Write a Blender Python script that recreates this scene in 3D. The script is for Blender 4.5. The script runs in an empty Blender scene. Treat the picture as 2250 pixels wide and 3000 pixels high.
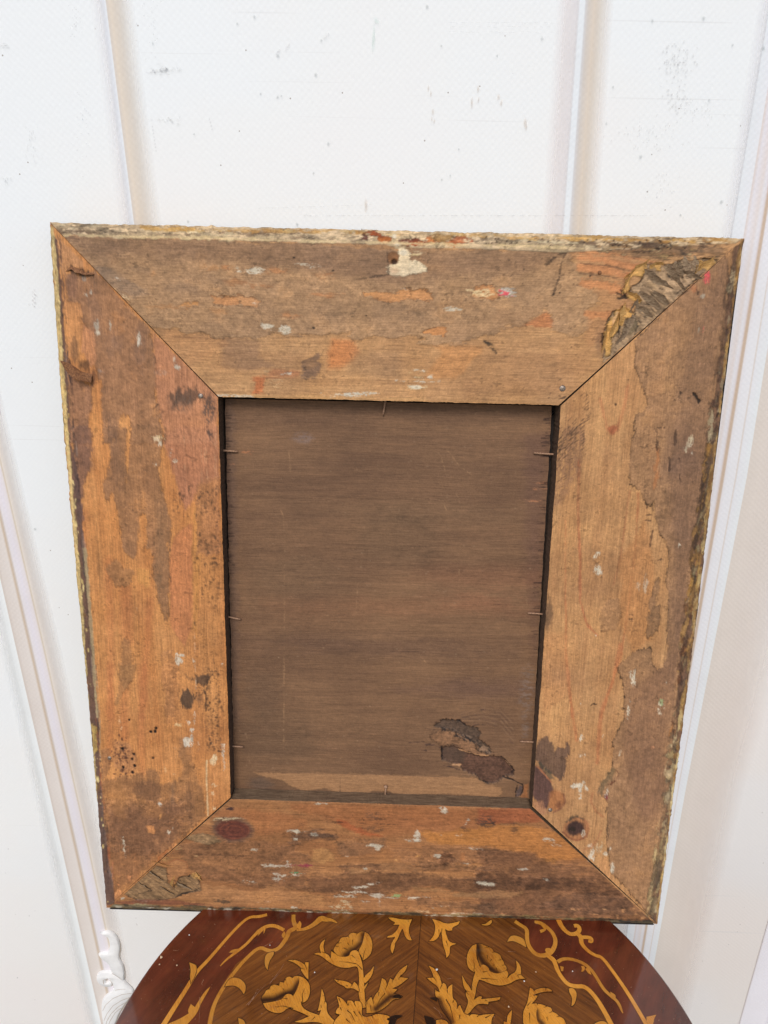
import bpy, bmesh, math, random
import numpy as np
from mathutils import Vector, Matrix
from mathutils.geometry import tessellate_polygon

scene = bpy.context.scene
col = scene.collection
rnd = random.Random(7)

# ---------------------------------------------------------------- camera
FPX, CX, CY = 2080.0, 1125.0, 1500.0
CAM = np.array([0.00174202, -0.56874315, 0.6830594])
RW = np.array([[0.99967489, 0.02342265, -0.010074],
               [0.01767626, -0.35190636, 0.93586829],
               [0.01837541, -0.93574211, -0.35220598]])      # columns: right, down, forward
cam_data = bpy.data.cameras.new('camera')
cam_data.sensor_fit = 'HORIZONTAL'
cam_data.sensor_width = 36.0
cam_data.lens = 36.0 * FPX / 2250.0
cam_data.clip_start = 0.01
cam_data.clip_end = 100.0
cam = bpy.data.objects.new('camera', cam_data)
col.objects.link(cam)
cam.matrix_world = Matrix((
    (RW[0, 0], -RW[0, 1], -RW[0, 2], CAM[0]),
    (RW[1, 0], -RW[1, 1], -RW[1, 2], CAM[1]),
    (RW[2, 0], -RW[2, 1], -RW[2, 2], CAM[2]),
    (0, 0, 0, 1)))
scene.camera = cam

# ---------------------------------------------------------------- light
SUN_EL, SUN_AZ = math.radians(41), math.radians(190)     # azimuth clockwise from +Y (the wall lies towards +Y)
world = bpy.data.worlds.new('World')
scene.world = world
world.use_nodes = True
wn = world.node_tree
bg = wn.nodes['Background']
sky = wn.nodes.new('ShaderNodeTexSky')
sky.sky_type = 'NISHITA'
sky.sun_disc = False
sky.sun_elevation = SUN_EL
sky.sun_rotation = SUN_AZ
sky.dust_density = 1.5
sky.ozone_density = 1.0
sky.air_density = 1.0
wn.links.new(sky.outputs['Color'], bg.inputs['Color'])
bg.inputs['Strength'].default_value = 0.135
sd_ = bpy.data.lights.new('sun', 'SUN')
sd_.energy = 2.0
sd_.angle = math.radians(24)
sd_.color = (1.0, 0.97, 0.925)
sun = bpy.data.objects.new('sun', sd_)
col.objects.link(sun)
sun_dir = Vector((math.sin(SUN_AZ) * math.cos(SUN_EL), math.cos(SUN_AZ) * math.cos(SUN_EL), math.sin(SUN_EL)))
sun.rotation_euler = sun_dir.to_track_quat('Z', 'Y').to_euler()
scene.view_settings.view_transform = 'Standard'
scene.view_settings.look = 'None'
scene.view_settings.exposure = -0.07
scene.view_settings.gamma = 1.0

# ---------------------------------------------------------------- geometry of the place
TILT = math.radians(7.5)
ORG = np.array([-0.3, 0.0, 0.0])
AX = np.array([[1, 0, 0], [0, math.sin(TILT), -math.cos(TILT)], [0, math.cos(TILT), math.sin(TILT)]])  # columns: u (right), v (up the frame), w (off its back)
FW, FH = 0.600, 0.7009
YW = 0.131           # the wall cloth
TZ = -0.0057         # table top
FRAME_MAT = Matrix(((AX[0, 0], AX[0, 1], AX[0, 2], ORG[0]), (AX[1, 0], AX[1, 1], AX[1, 2], ORG[1]),
                    (AX[2, 0], AX[2, 1], AX[2, 2], ORG[2]), (0, 0, 0, 1)))

def rays(px):
    px = np.atleast_2d(np.asarray(px, float))
    d = np.stack([(px[:, 0] - CX) / FPX, (px[:, 1] - CY) / FPX, np.ones(len(px))], 1)
    return d @ RW.T

def on_frame(px, w=0.0):
    """surveyed point -> (u, v) on the plane w of the frame"""
    d = rays(px) @ AX
    c = (CAM - ORG) @ AX
    k = (w - c[2]) / d[:, 2]
    return (c + d * k[:, None])[:, :2]

def on_table(px, z=TZ):
    d = rays(px)
    k = (z - CAM[2]) / d[:, 2]
    return (CAM + d * k[:, None])[:, :2]

def on_wall(px, y=YW):
    d = rays(px)
    k = (y - CAM[1]) / d[:, 1]
    return (CAM + d * k[:, None])[:, [0, 2]]

def to_px(uv, w=0.0):
    uv = np.atleast_2d(uv)
    P = ORG + np.concatenate([uv, np.full((len(uv), 1), w)], 1) @ AX.T
    c = (P - CAM) @ RW
    return np.stack([CX + FPX * c[:, 0] / c[:, 2], CY + FPX * c[:, 1] / c[:, 2]], 1)

def lin(c):
    c = np.asarray(c, float) / 255.0
    return np.where(c <= 0.04045, c / 12.92, ((c + 0.055) / 1.055) ** 2.4)

# ---------------------------------------------------------------- helpers: objects
def tag(o, label=None, cat=None, group=None, kind=None):
    if label: o['label'] = label
    if cat: o['category'] = cat
    if group: o['group'] = group
    if kind: o['kind'] = kind
    return o

def empty(name, mat=None, parent=None):
    o = bpy.data.objects.new(name, None)
    o.empty_display_size = 0.02
    col.objects.link(o)
    if parent: o.parent = parent
    if mat is not None: o.matrix_world = mat
    return o

def link(name, me, mats, parent=None, smooth=False):
    o = bpy.data.objects.new(name, me)
    for m in (mats if isinstance(mats, (list, tuple)) else [mats]):
        me.materials.append(m)
    col.objects.link(o)
    if parent: o.parent = parent
    if smooth:
        me.polygons.foreach_set('use_smooth', np.ones(len(me.polygons), bool))
    return o

def np_mesh(name, verts, quads, colors=None, mat_idx=None):
    me = bpy.data.meshes.new(name)
    verts = np.asarray(verts, np.float32)
    quads = np.asarray(quads, np.int32)
    me.vertices.add(len(verts))
    me.vertices.foreach_set('co', verts.ravel())
    me.loops.add(quads.size)
    me.loops.foreach_set('vertex_index', quads.ravel())
    me.polygons.add(len(quads))
    n = quads.shape[1]
    me.polygons.foreach_set('loop_start', np.arange(0, quads.size, n, dtype=np.int32))
    me.polygons.foreach_set('loop_total', np.full(len(quads), n, np.int32))
    if mat_idx is not None:
        me.polygons.foreach_set('material_index', np.asarray(mat_idx, np.int32))
    me.polygons.foreach_set('use_smooth', np.zeros(len(quads), bool))
    me.update(calc_edges=True)
    if colors is not None:
        a = me.color_attributes.new('Paint', 'FLOAT_COLOR', 'POINT')
        c4 = np.ones((len(verts), 4), np.float32)
        c4[:, :3] = colors
        a.data.foreach_set('color', c4.ravel())
    return me

# ---------------------------------------------------------------- helpers: materials
def nodes(name):
    m = bpy.data.materials.new(name)
    m.use_nodes = True
    nt = m.node_tree
    return m, nt, nt.nodes['Principled BSDF']

def N(nt, typ, **kw):
    n = nt.nodes.new(typ)
    for k, v in kw.items():
        if k in n.inputs: n.inputs[k].default_value = v
        else: setattr(n, k, v)
    return n

def mapping(nt, scale, rot=(0, 0, 0), src='Object'):
    tc = N(nt, 'ShaderNodeTexCoord')
    mp = N(nt, 'ShaderNodeMapping')
    mp.inputs['Scale'].default_value = scale
    if any(rot):          # turn first, stretch afterwards, so that the grain itself is turned
        mr = N(nt, 'ShaderNodeMapping')
        mr.inputs['Rotation'].default_value = rot
        nt.links.new(tc.outputs[src], mr.inputs['Vector'])
        nt.links.new(mr.outputs['Vector'], mp.inputs['Vector'])
    else:
        nt.links.new(tc.outputs[src], mp.inputs['Vector'])
    return mp.outputs['Vector']

def noise(nt, vec, scale=5.0, detail=4.0, rough=0.6):
    n = N(nt, 'ShaderNodeTexNoise')
    n.inputs['Scale'].default_value = scale
    n.inputs['Detail'].default_value = detail
    n.inputs['Roughness'].default_value = rough
    nt.links.new(vec, n.inputs['Vector'])
    return n.outputs['Fac']

def remap(nt, fac, a, b, c, d):
    n = N(nt, 'ShaderNodeMapRange')
    for i, v in enumerate((a, b, c, d)): n.inputs[i + 1].default_value = v
    nt.links.new(fac, n.inputs[0])
    return n.outputs[0]

def ramp(nt, fac, stops):
    n = N(nt, 'ShaderNodeValToRGB')
    els = n.color_ramp.elements
    while len(els) < len(stops): els.new(0.5)
    for e, (p, c) in zip(els, stops):
        e.position = p
        e.color = (*lin(c), 1)
    nt.links.new(fac, n.inputs[0])
    return n.outputs['Color']

def mixc(nt, a, b, fac, mode='MIX'):
    n = N(nt, 'ShaderNodeMix', data_type='RGBA', blend_type=mode)
    for s, v in ((n.inputs[0], fac), (n.inputs[6], a), (n.inputs[7], b)):
        if isinstance(v, (int, float)): s.default_value = v
        elif isinstance(v, tuple): s.default_value = (*v, 1) if len(v) == 3 else v
        else: nt.links.new(v, s)
    return n.outputs[2]

def math_(nt, op, a, b=0.0):
    n = N(nt, 'ShaderNodeMath', operation=op)
    for s, v in ((n.inputs[0], a), (n.inputs[1], b)):
        if isinstance(v, (int, float)): s.default_value = v
        else: nt.links.new(v, s)
    return n.outputs[0]

def bump(nt, bsdf, h, dist, strength=1.0):
    b = N(nt, 'ShaderNodeBump')
    b.inputs['Distance'].default_value = dist
    b.inputs['Strength'].default_value = strength
    nt.links.new(h, b.inputs['Height'])
    nt.links.new(b.outputs['Normal'], bsdf.inputs['Normal'])

def painted_wood(name, scale_fine, rough=0.72, amp=0.22, dist=0.0004, spec=0.3):
    """colour laid on the vertices, with fibres finer than the mesh added here"""
    m, nt, b = nodes(name)
    at = N(nt, 'ShaderNodeVertexColor')
    at.layer_name = 'Paint'
    v = mapping(nt, scale_fine)
    n1 = noise(nt, v, 1.0, 6.0, 0.7)
    v2 = mapping(nt, (900, 900, 900))
    n2 = noise(nt, v2, 1.0, 3.0, 0.6)
    f = math_(nt, 'ADD', remap(nt, n1, 0.3, 0.7, 1 - amp, 1 + amp), remap(nt, n2, 0.3, 0.7, -0.10, 0.10))
    c = mixc(nt, at.outputs['Color'], (1, 1, 1), 1.0, 'MULTIPLY')
    cx = N(nt, 'ShaderNodeCombineColor')
    for i in range(3): nt.links.new(f, cx.inputs[i])
    c = mixc(nt, at.outputs['Color'], cx.outputs[0], 1.0, 'MULTIPLY')
    nt.links.new(c, b.inputs['Base Color'])
    b.inputs['Roughness'].default_value = rough
    b.inputs['Specular IOR Level'].default_value = spec
    h = math_(nt, 'ADD', n1, math_(nt, 'MULTIPLY', n2, 0.5))
    bump(nt, b, h, dist, 0.6)
    return m

def plain(name, stops, scale, rough=0.6, bdist=0.0003, metallic=0.0, detail=5.0, spec=0.4):
    m, nt, b = nodes(name)
    v = mapping(nt, scale)
    n = noise(nt, v, 1.0, detail, 0.65)
    nt.links.new(ramp(nt, n, stops), b.inputs['Base Color'])
    b.inputs['Roughness'].default_value = rough
    b.inputs['Metallic'].default_value = metallic
    b.inputs['Specular IOR Level'].default_value = spec
    if bdist: bump(nt, b, n, bdist)
    return m

# ---------------------------------------------------------------- the worn surfaces, worked out cell by cell (half a millimetre)
CELL = 0.0005
PADC = 12
NXC = int(FW / CELL) + 2 * PADC
NYC = int(FH / CELL) + 2 * PADC
GY, GX = np.mgrid[0:NYC, 0:NXC].astype(np.float32)

def hash_grid(ny, nx, seed):
    return np.random.RandomState(seed).rand(ny, nx).astype(np.float32)

def vn(X, Y, seed, sz=257):
    """value noise at arbitrary coordinates"""
    g = hash_grid(sz, sz, seed)
    xi = np.floor(X).astype(np.int32); yi = np.floor(Y).astype(np.int32)
    fx = X - xi; fy = Y - yi
    fx = fx * fx * (3 - 2 * fx); fy = fy * fy * (3 - 2 * fy)
    x0 = xi % sz; x1 = (xi + 1) % sz; y0 = yi % sz; y1 = (yi + 1) % sz
    return (g[y0, x0] * (1 - fx) + g[y0, x1] * fx) * (1 - fy) + (g[y1, x0] * (1 - fx) + g[y1, x1] * fx) * fy

def fbm(X, Y, sx, sy, octv, seed, gain=0.55):
    s = 0; a = 1; t = 0
    for o in range(octv):
        s = s + a * vn(X / sx * 2 ** o + 17.3 * o, Y / sy * 2 ** o + 5.1 * o, seed + o)
        t += a; a *= gain
    return s / t - 0.5          # about -0.35 .. 0.35

def sstep(x): 
    x = np.clip(x, 0, 1)
    return x * x * (3 - 2 * x)

class Canvas:
    def __init__(s, plane_w):
        s.w = plane_w
        s.C = np.zeros((NYC, NXC, 3), np.float32)
        s.H = np.zeros((NYC, NXC), np.float32)          # millimetres
        s.rag = {'h': fbm(GX, GY, 46, 14, 5, 11, 0.72), 'v': fbm(GX, GY, 14, 46, 5, 23, 0.72), 'i': fbm(GX, GY, 22, 22, 5, 31, 0.7)}
        s.fine = {'h': fbm(GX, GY, 9, 3, 3, 41, 0.8), 'v': fbm(GX, GY, 3, 9, 3, 43, 0.8), 'i': fbm(GX, GY, 4, 4, 3, 47, 0.8)}
        s.clip = None
        s.o = 'h'
    def cells(s, pts):
        uv = on_frame(pts, s.w)
        return np.stack([uv[:, 0] / CELL + PADC, (FH - uv[:, 1]) / CELL + PADC], 1)
    def _apply(s, sd, sl, c, a, soft, rag, edge, hz, sparse, o, mul, fl):
        o = o or s.o
        d = sd + rag * 3.0 * s.rag[o][sl] + min(rag, 5) * 2.2 * s.fine[o][sl]
        m = sstep(0.5 - d / (2 * soft)) * a
        if sparse is not None:
            m = m * sstep((s.fine[o][sl] - sparse) / 0.06 + 0.5)
        if s.clip is not None: m = m * s.clip[sl]
        m3 = m[..., None]
        C = s.C[sl]
        if c is not None:
            cc = lin(c).astype(np.float32)
            if mul: C = C * (1 - m3) + C * cc * m3 / mul
            else:
                var = 1 + fl * (s.fine[o][sl] * 1.2 + s.rag[o][sl] * 0.8)
                C = C * (1 - m3) + cc * var[..., None] * m3
        if edge:
            e = np.exp(-(d / 1.3) ** 2) * edge * (0.35 + sstep(s.rag['i'][sl] * 3 + 0.5))  # dark rim: dirt line plus layer-edge shade, both put into the colour
            if s.clip is not None: e = e * s.clip[sl]
            C = C * (1 - np.clip(e, 0, 0.9))[..., None]
        s.C[sl] = C
        if hz: s.H[sl] += hz * m
    def poly(s, pts, c=None, a=1.0, soft=1.0, rag=5.0, edge=0.0, hz=0.0, sparse=None, o=None, mul=0, fl=0.5):
        q = s.cells(pts)
        mg = 6 + rag * 2.5 + soft * 2
        x0, y0 = np.maximum(np.floor(q.min(0) - mg).astype(int), 0)
        x1, y1 = np.minimum(np.ceil(q.max(0) + mg).astype(int), [NXC, NYC])
        if x1 <= x0 or y1 <= y0: return
        sl = (slice(y0, y1), slice(x0, x1))
        X = GX[sl]; Y = GY[sl]
        dm = np.full(X.shape, 1e9, np.float32); ins = np.zeros(X.shape, bool)
        for i in range(len(q)):
            (ax, ay), (bx, by) = q[i], q[(i + 1) % len(q)]
            ex, ey = bx - ax, by - ay
            t = np.clip(((X - ax) * ex + (Y - ay) * ey) / (ex * ex + ey * ey + 1e-9), 0, 1)
            dm = np.minimum(dm, (X - ax - t * ex) ** 2 + (Y - ay - t * ey) ** 2)
            if ay != by:
                cnd = ((Y < ay) != (Y < by)) & (X < (bx - ax) * (Y - ay) / (by - ay) + ax)
                ins ^= cnd
        d = np.sqrt(dm); d[ins] *= -1
        s._apply(d, sl, c, a, soft, rag, edge, hz, sparse, o, mul, fl)
    def ell(s, cx, cy, rx, ry, c=None, ang=0.0, a=1.0, soft=1.0, rag=3.0, edge=0.0, hz=0.0, sparse=None, o=None, mul=0, fl=0.5):
        q = s.cells([(cx, cy), (cx + rx, cy), (cx, cy + ry)])
        rx = np.hypot(*(q[1] - q[0])); ry = np.hypot(*(q[2] - q[0]))
        cx, cy = q[0]
        r = max(rx, ry) + 6 + rag * 2.5 + soft * 2
        x0, y0 = max(int(cx - r), 0), max(int(cy - r), 0); x1, y1 = min(int(cx + r) + 1, NXC), min(int(cy + r) + 1, NYC)
        if x1 <= x0 or y1 <= y0: return
        sl = (slice(y0, y1), slice(x0, x1))
        X = GX[sl] - cx; Y = GY[sl] - cy
        ca, sa = math.cos(math.radians(ang)), math.sin(math.radians(ang))
        U = (X * ca + Y * sa) / rx; V = (-X * sa + Y * ca) / ry
        d = (np.sqrt(U * U + V * V) - 1) * min(rx, ry)
        s._apply(d, sl, c, a, soft, rag, edge, hz, sparse, o, mul, fl)
    def line(s, pts, width, c=None, a=1.0, soft=0.8, rag=1.0, hz=0.0, sparse=None, o=None, mul=0, edge=0.0, fl=0.4):
        q = s.cells(pts)
        mg = 6 + rag * 2.5 + soft * 2 + width
        x0, y0 = np.maximum(np.floor(q.min(0) - mg).astype(int), 0)
        x1, y1 = np.minimum(np.ceil(q.max(0) + mg).astype(int), [NXC, NYC])
        if x1 <= x0 or y1 <= y0: return
        sl = (slice(y0, y1), slice(x0, x1))
        X = GX[sl]; Y = GY[sl]
        dm = np.full(X.shape, 1e9, np.float32)
        for i in range(len(q) - 1):
            (ax, ay), (bx, by) = q[i], q[i + 1]
            ex, ey = bx - ax, by - ay
            t = np.clip(((X - ax) * ex + (Y - ay) * ey) / (ex * ex + ey * ey + 1e-9), 0, 1)
            dm = np.minimum(dm, (X - ax - t * ex) ** 2 + (Y - ay - t * ey) ** 2)
        d = np.sqrt(dm) - width
        s._apply(d, sl, c, a, soft, rag, edge, hz, sparse, o, mul, fl)

def zoomer(ox, oy, sc):
    return lambda *p: [(ox + p[i] * sc, oy + p[i + 1] * sc) for i in range(0, len(p), 2)]
Z1 = zoomer(0, 600, .67812); Z2 = zoomer(1125, 600, .67812)
Z3 = zoomer(150, 1250, .3918); Z4 = zoomer(1500, 1250, .3918)
Z5 = zoomer(200, 2000, .55756); Z6 = zoomer(1125, 2000, .55756)
Z8 = zoomer(620, 1130, .62086)
Z11 = zoomer(130, 650, .34358); Z12 = zoomer(650, 650, .36166); Z13 = zoomer(1200, 650, .33153); Z14 = zoomer(1700, 680, .32552)
Z15 = zoomer(300, 2330, .36166); Z16 = zoomer(850, 2330, .36166); Z17 = zoomer(1400, 2300, .36166)
Z18 = zoomer(260, 1950, .26522); Z19 = zoomer(1200, 2050, .24111); Z20 = zoomer(1540, 1850, .26522)
def E(cv, Z, x, y, rx, ry, c, **k):          # ellipse given in a survey sheet's units
    (px, py), = Z(x, y)
    (qx, qy), = Z(x + rx, y + ry)
    cv.ell(px, py, qx - px, qy - py, c, **k)

OUT = [(146, 652), (2180, 698), (1926, 2706), (312, 2659)]
RAILS = {   # inner start, inner end, outer start, outer end, grain
    'T': ((640, 1162), (1637, 1187), OUT[0], OUT[1], 'h'),
    'R': ((1643, 1189), (1559, 2362), OUT[1], OUT[2], 'v'),
    'B': ((1553, 2369), (678, 2340), OUT[2], OUT[3], 'h'),
    'L': ((676, 2336), (638, 1164), OUT[3], OUT[0], 'v')}

cv = Canvas(0.0)
masks = {}
for k, (a, b, c_, d_, g_) in RAILS.items():
    cv.C[:] = 0
    cen = {'T': (1640, 1187), 'R': (1640, 1187), 'B': (1556, 2366), 'L': (677, 2337)}
    a2 = {'T': (640, 1163), 'R': (1640, 1187), 'B': (1556, 2366), 'L': (677, 2337)}[k]
    b2 = {'T': (1640, 1187), 'R': (1556, 2366), 'B': (677, 2337), 'L': (640, 1163)}[k]
    g = np.array([1125, 1675.])
    ext = lambda p: tuple(g + (np.array(p) - g) * 1.03)
    ins = lambda p: tuple(g + (np.array(p) - g) * 0.97)
    cv.poly([ins(a2), a2, ext(c_), ext(d_), b2, ins(b2)] if False else [a2, ext(c_), ext(d_), b2, ins(b2), ins(a2)], (255, 255, 255), rag=0, soft=0.5, fl=0)
    masks[k] = cv.C[..., 0].copy() > 0.5
cv.C[:] = 0; cv.H[:] = 0

def streaks(o, seed, L=260, w=2.4):
    X, Y = (GX, GY) if o == 'h' else (GY, GX)
    wob = fbm(X, Y, 160, 60, 2, seed + 90) * 14
    a = fbm(X, Y + wob, L, w, 3, seed, 0.6)
    b = fbm(X, Y + wob, L * 1.6, w * 7, 3, seed + 7, 0.6)
    return a, b, wob

def base(k, c1, c2, o, seed, amp=0.16, band=0.5):
    a, b, wob = streaks(o, seed)
    mott = fbm(GX, GY, 90, 90, 5, seed + 50, 0.65)
    t = np.clip(0.5 + b * 2.2 * band + mott * 1.0, 0, 1)[..., None]
    C = lin(c1) * (1 - t) + lin(c2) * t
    C = C * (1 + a * amp * 2.2 + mott * 0.25)[..., None]
    m = masks[k]
    cv.C[m] = C[m].astype(np.float32)
    cv.H[m] += (a * 0.10)[m]

# grime as a whole-field texture that each patch borrows: fibrous, mottled, slightly crackled
GA, GB, _ = streaks('h', 301, 60, 5)
GV, GW, _ = streaks('v', 331, 60, 5)
MOT = fbm(GX, GY, 30, 30, 6, 351, 0.7)
CRK = np.abs(fbm(GX, GY, 18, 12, 4, 371, 0.6))
GM = np.zeros((NYC, NXC), np.float32)
MOT2 = fbm(GX, GY, 9, 7, 4, 1301, .8); CR2 = np.abs(fbm(GX, GY, 13, 8, 3, 1321, .6))
def grime(pts, c, o='h', rag=7, edge=0.35, a=0.94, hz=0.45, tex=1.0, soft=1.4):
    a *= .9; soft *= 1.5; c = (c[0] + 5, c[1] + 1, c[2] - 3)
    """a skin of old dirt and size, flaked at its rim"""
    before = cv.C.copy()
    cv.o = o
    cv.poly(pts, c, a=a, rag=rag, soft=soft, edge=edge, hz=hz, fl=0.15)
    q = cv.cells(pts)
    x0, y0 = np.maximum(q.min(0) - 30, 0).astype(int); x1, y1 = (q.max(0) + 30).astype(int)
    sl = (slice(y0, min(y1, NYC)), slice(x0, min(x1, NXC)))
    ch = np.clip(np.abs(cv.C[sl] - before[sl]).sum(-1) * 30, 0, 1)
    g1, g2 = (GA, GB) if o == 'h' else (GV, GW)
    GM[sl] = np.maximum(GM[sl] * (1 - ch), ch)
    t = 1.04 + tex * (g1[sl] * 0.22 + g2[sl] * 0.30 + MOT[sl] * 0.55 + MOT2[sl] * .75)
    cr = np.exp(-(CRK[sl] / 0.010) ** 2) * 0.34 * (MOT[sl] > 0.0) + np.exp(-(CR2[sl] / 0.018) ** 2) * 0.30 * sstep(MOT[sl] * 8 + .3)
    t = t * (1 - cr)
    thin = (.62 * sstep((MOT[sl] + g2[sl] * .6 - .13) / .10) * ch)[..., None]      # worn through here and there
    cv.C[sl] *= (1 + (t - 1) * ch)[..., None].astype(np.float32)
    cv.C[sl] = cv.C[sl] * (1 - thin) + (before[sl] * .5 + cv.C[sl] * .5) * thin
    cv.H[sl] += ((MOT[sl] * 0.5 + MOT2[sl] * .35 - cr * .5) * ch).astype(np.float32)

WHT = (212, 203, 184); GES = (222, 200, 160)
def chips(Z, rows, c=WHT, o=None, hz=0.15):
    for r in rows:
        x, y, rx, ry = r[:4]
        k = r[4] if len(r) > 4 else {}
        k = dict(dict(rag=6, soft=0.9, hz=hz, fl=0.5, sparse=-0.14), **k)
        if k['sparse'] > -.05 and 'a' not in k: k['a'] = .75
        k['a'] = k.get('a', 1) * .86
        E(cv, Z, x, y, rx * .85, ry * .8, k.pop('c', c), o=o, **k)

# ================================================================ TOP RAIL
base('T', (176, 132, 90), (192, 149, 104), 'h', 401)
cv.clip = masks['T']; cv.o = 'h'
cv.poly(Z12(900, 950, 1060, 960, 1110, 1050, 1060, 1120, 960, 1180, 860, 1190, 860, 1050), (192, 122, 72), a=0.75, soft=7, rag=3)
cv.poly(Z12(0, 930, 300, 960, 310, 1100, 430, 1170, 250, 1210, 0, 1160), (140, 108, 84), a=0.6, soft=6, rag=6)
cv.poly(Z12(1080, 1050, 1440, 1040, 1440, 1270, 1000, 1250), (150, 118, 88), a=0.45, soft=12, rag=8)
cv.poly(Z11(1000, 900, 1540, 990, 1560, 1050, 1460, 1120, 1250, 1230, 1000, 980), (190, 140, 96), a=0.5, soft=6, rag=3)
cv.poly(Z13(200, 1090, 650, 1100, 640, 1160, 560, 1210, 490, 1320, 400, 1380, 120, 1390, 230, 1240, 290, 1150), (196, 140, 88), a=0.75, soft=5, rag=3)
cv.poly(Z13(650, 1150, 1640, 1120, 1500, 1500, 480, 1560, 520, 1300), (166, 124, 86), a=0.5, soft=10, rag=6)
cv.poly(Z13(1000, 915, 1150, 830, 1210, 780, 1270, 860, 1280, 930), (180, 118, 76), a=0.9, soft=1, rag=3)
cv.poly(Z12(640, 1240, 640, 1170, 720, 1100, 790, 1040, 800, 1080, 770, 1130, 830, 1170, 780, 1240, 650, 1270), (105, 84, 74), a=0.75, soft=3, rag=7)
E(cv, Z12, 715, 1160, 45, 40, (160, 122, 88), a=0.6, soft=5)
cv.poly(Z12(270, 1250, 350, 1250, 345, 1390, 240, 1400), (190, 108, 62), a=0.8, soft=3, rag=5)
cv.poly(Z12(400, 1200, 640, 1200, 620, 1260, 350, 1270), (190, 124, 84), a=0.6, soft=4, rag=4)
for y in (1245, 1300, 1330, 1395): cv.line(Z12(0, y, 800, y + 14, 1659, y + 36), 0.5, (206, 160, 110), a=0.6, soft=1.2, rag=2, sparse=-0.05)
cv.line(Z12(0, 1405, 1659, 1445), 2.2, (205, 160, 108), a=0.7, soft=1.5, rag=3)
cv.line(Z13(0, 1585, 900, 1605, 1250, 1612), 2, (196, 150, 102), a=0.7, soft=1.5, rag=3)
cv.line(Z11(980, 975, 1250, 985, 1600, 992), 0.6, (130, 92, 66), a=0.5, rag=1)
# dirt skin
TOPB = (Z1(245, 125, 640, 520) + Z11(930, 880, 1000, 890, 1090, 905, 1200, 950, 1300, 940, 1380, 950) + Z12(0, 930, 120, 905, 280, 950, 430, 890, 760, 915, 900, 900, 1040, 900, 1060, 950, 1200, 940, 1330, 960, 1659, 940)
        + Z13(60, 1070, 230, 1090, 400, 1075, 540, 1050, 640, 985, 780, 965, 880, 905, 980, 915, 1030, 870, 1140, 810, 1200, 780, 1260, 830, 1280, 950, 1330, 975, 1450, 1000, 1560, 960, 1600, 860, 1560, 810, 1580, 770)
        + Z14(60, 700, 180, 650, 180, 600, 150, 520, 100, 480, 50, 480, 30, 400) + Z13(1560, 530, 1470, 380, 1390, 250) + Z2(800, 190, 0, 185) + Z1(1659, 180, 900, 150))
grime(TOPB, (158, 129, 101), rag=9, edge=0.32, hz=0.45)
cv.poly(Z1(240, 130, 1659, 170) + Z2(0, 190, 760, 205, 600, 300, 0, 330) + Z1(1659, 330, 1000, 240, 420, 230), (118, 90, 72), a=0.5, soft=14, rag=10)
cv.poly(Z12(400, 1200 - 500, 1659, 640, 1659, 800, 1000, 760, 500, 760), (132, 106, 82), a=0.4, soft=14, rag=8)
cv.poly(Z13(600, 880, 1150, 740, 1330, 700, 1180, 800, 1000, 900, 700, 960, 300, 1050, 300, 930), (176, 138, 102), a=0.6, soft=7, rag=6)
# bare islands through the skin
IS = dict(rag=5, edge=0.45, hz=-0.3, fl=0.3)
cv.poly(Z12(0, 590, 150, 585, 260, 605, 320, 640, 290, 690, 180, 690, 150, 660, 60, 670, 0, 700), (190, 140, 96), **IS)
cv.poly(Z11(1430, 640, 1659, 620, 1659, 700, 1560, 730, 1450, 710), (192, 138, 92), **IS)
cv.poly(Z11(1140, 720, 1180, 690, 1300, 680, 1300, 700, 1230, 725), (196, 142, 90), **IS)
cv.poly(Z12(1150, 570, 1270, 550, 1390, 580, 1480, 540, 1659, 545, 1659, 640, 1420, 645, 1330, 635, 1260, 615, 1150, 610), (200, 144, 94), **IS)
cv.poly(Z13(0, 590, 130, 590, 170, 630, 200, 690, 130, 705, 0, 690), (200, 144, 94), **IS)
cv.poly(Z13(540, 660, 580, 590, 640, 565, 730, 560, 760, 610, 795, 665, 740, 680, 640, 675), (196, 140, 92), **IS)
cv.poly(Z13(130, 970, 250, 935, 310, 935, 325, 960, 290, 1000, 200, 985, 130, 985), (200, 140, 88), **IS)
for x, y, rx, ry in ((860, 455, 55, 18), (440, 400, 60, 22), (90, 480, 65, 20), (30, 365, 45, 22), (330, 510, 70, 16), (800, 590, 80, 14), (560, 760, 60, 18)):
    E(cv, Z12, x, y, rx, ry, (188, 132, 88), a=0.8, rag=6, soft=2.5, edge=0.15)
for x, y, rx, ry in ((1450, 390, 90, 22), (1590, 510, 60, 22), (930, 430, 18, 30), (1040, 720, 90, 14), (1500, 760, 60, 30)):
    E(cv, Z11, x, y, rx, ry, (178, 130, 86), a=0.7, rag=6, soft=3)
for x, y, rx, ry in ((830, 830, 70, 60), (400, 730, 90, 14), (1320, 410, 90, 40), (210, 410, 130, 30)):
    E(cv, Z13, x, y, rx, ry, (166, 128, 92), a=0.5, rag=8, soft=6)
for x, y, rx, ry in ((830, 410, 70, 30), (1200, 560, 200, 50), (1480, 500, 120, 30), (500, 420, 60, 40)):
    E(cv, Z11, x, y, rx, ry, (128, 104, 84), a=0.4, rag=9, soft=6)
cv.poly(Z11(380, 380, 560, 400, 700, 480, 900, 620, 760, 640, 560, 560, 420, 450), (140, 120, 104), a=0.45, soft=5, rag=6)
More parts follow.
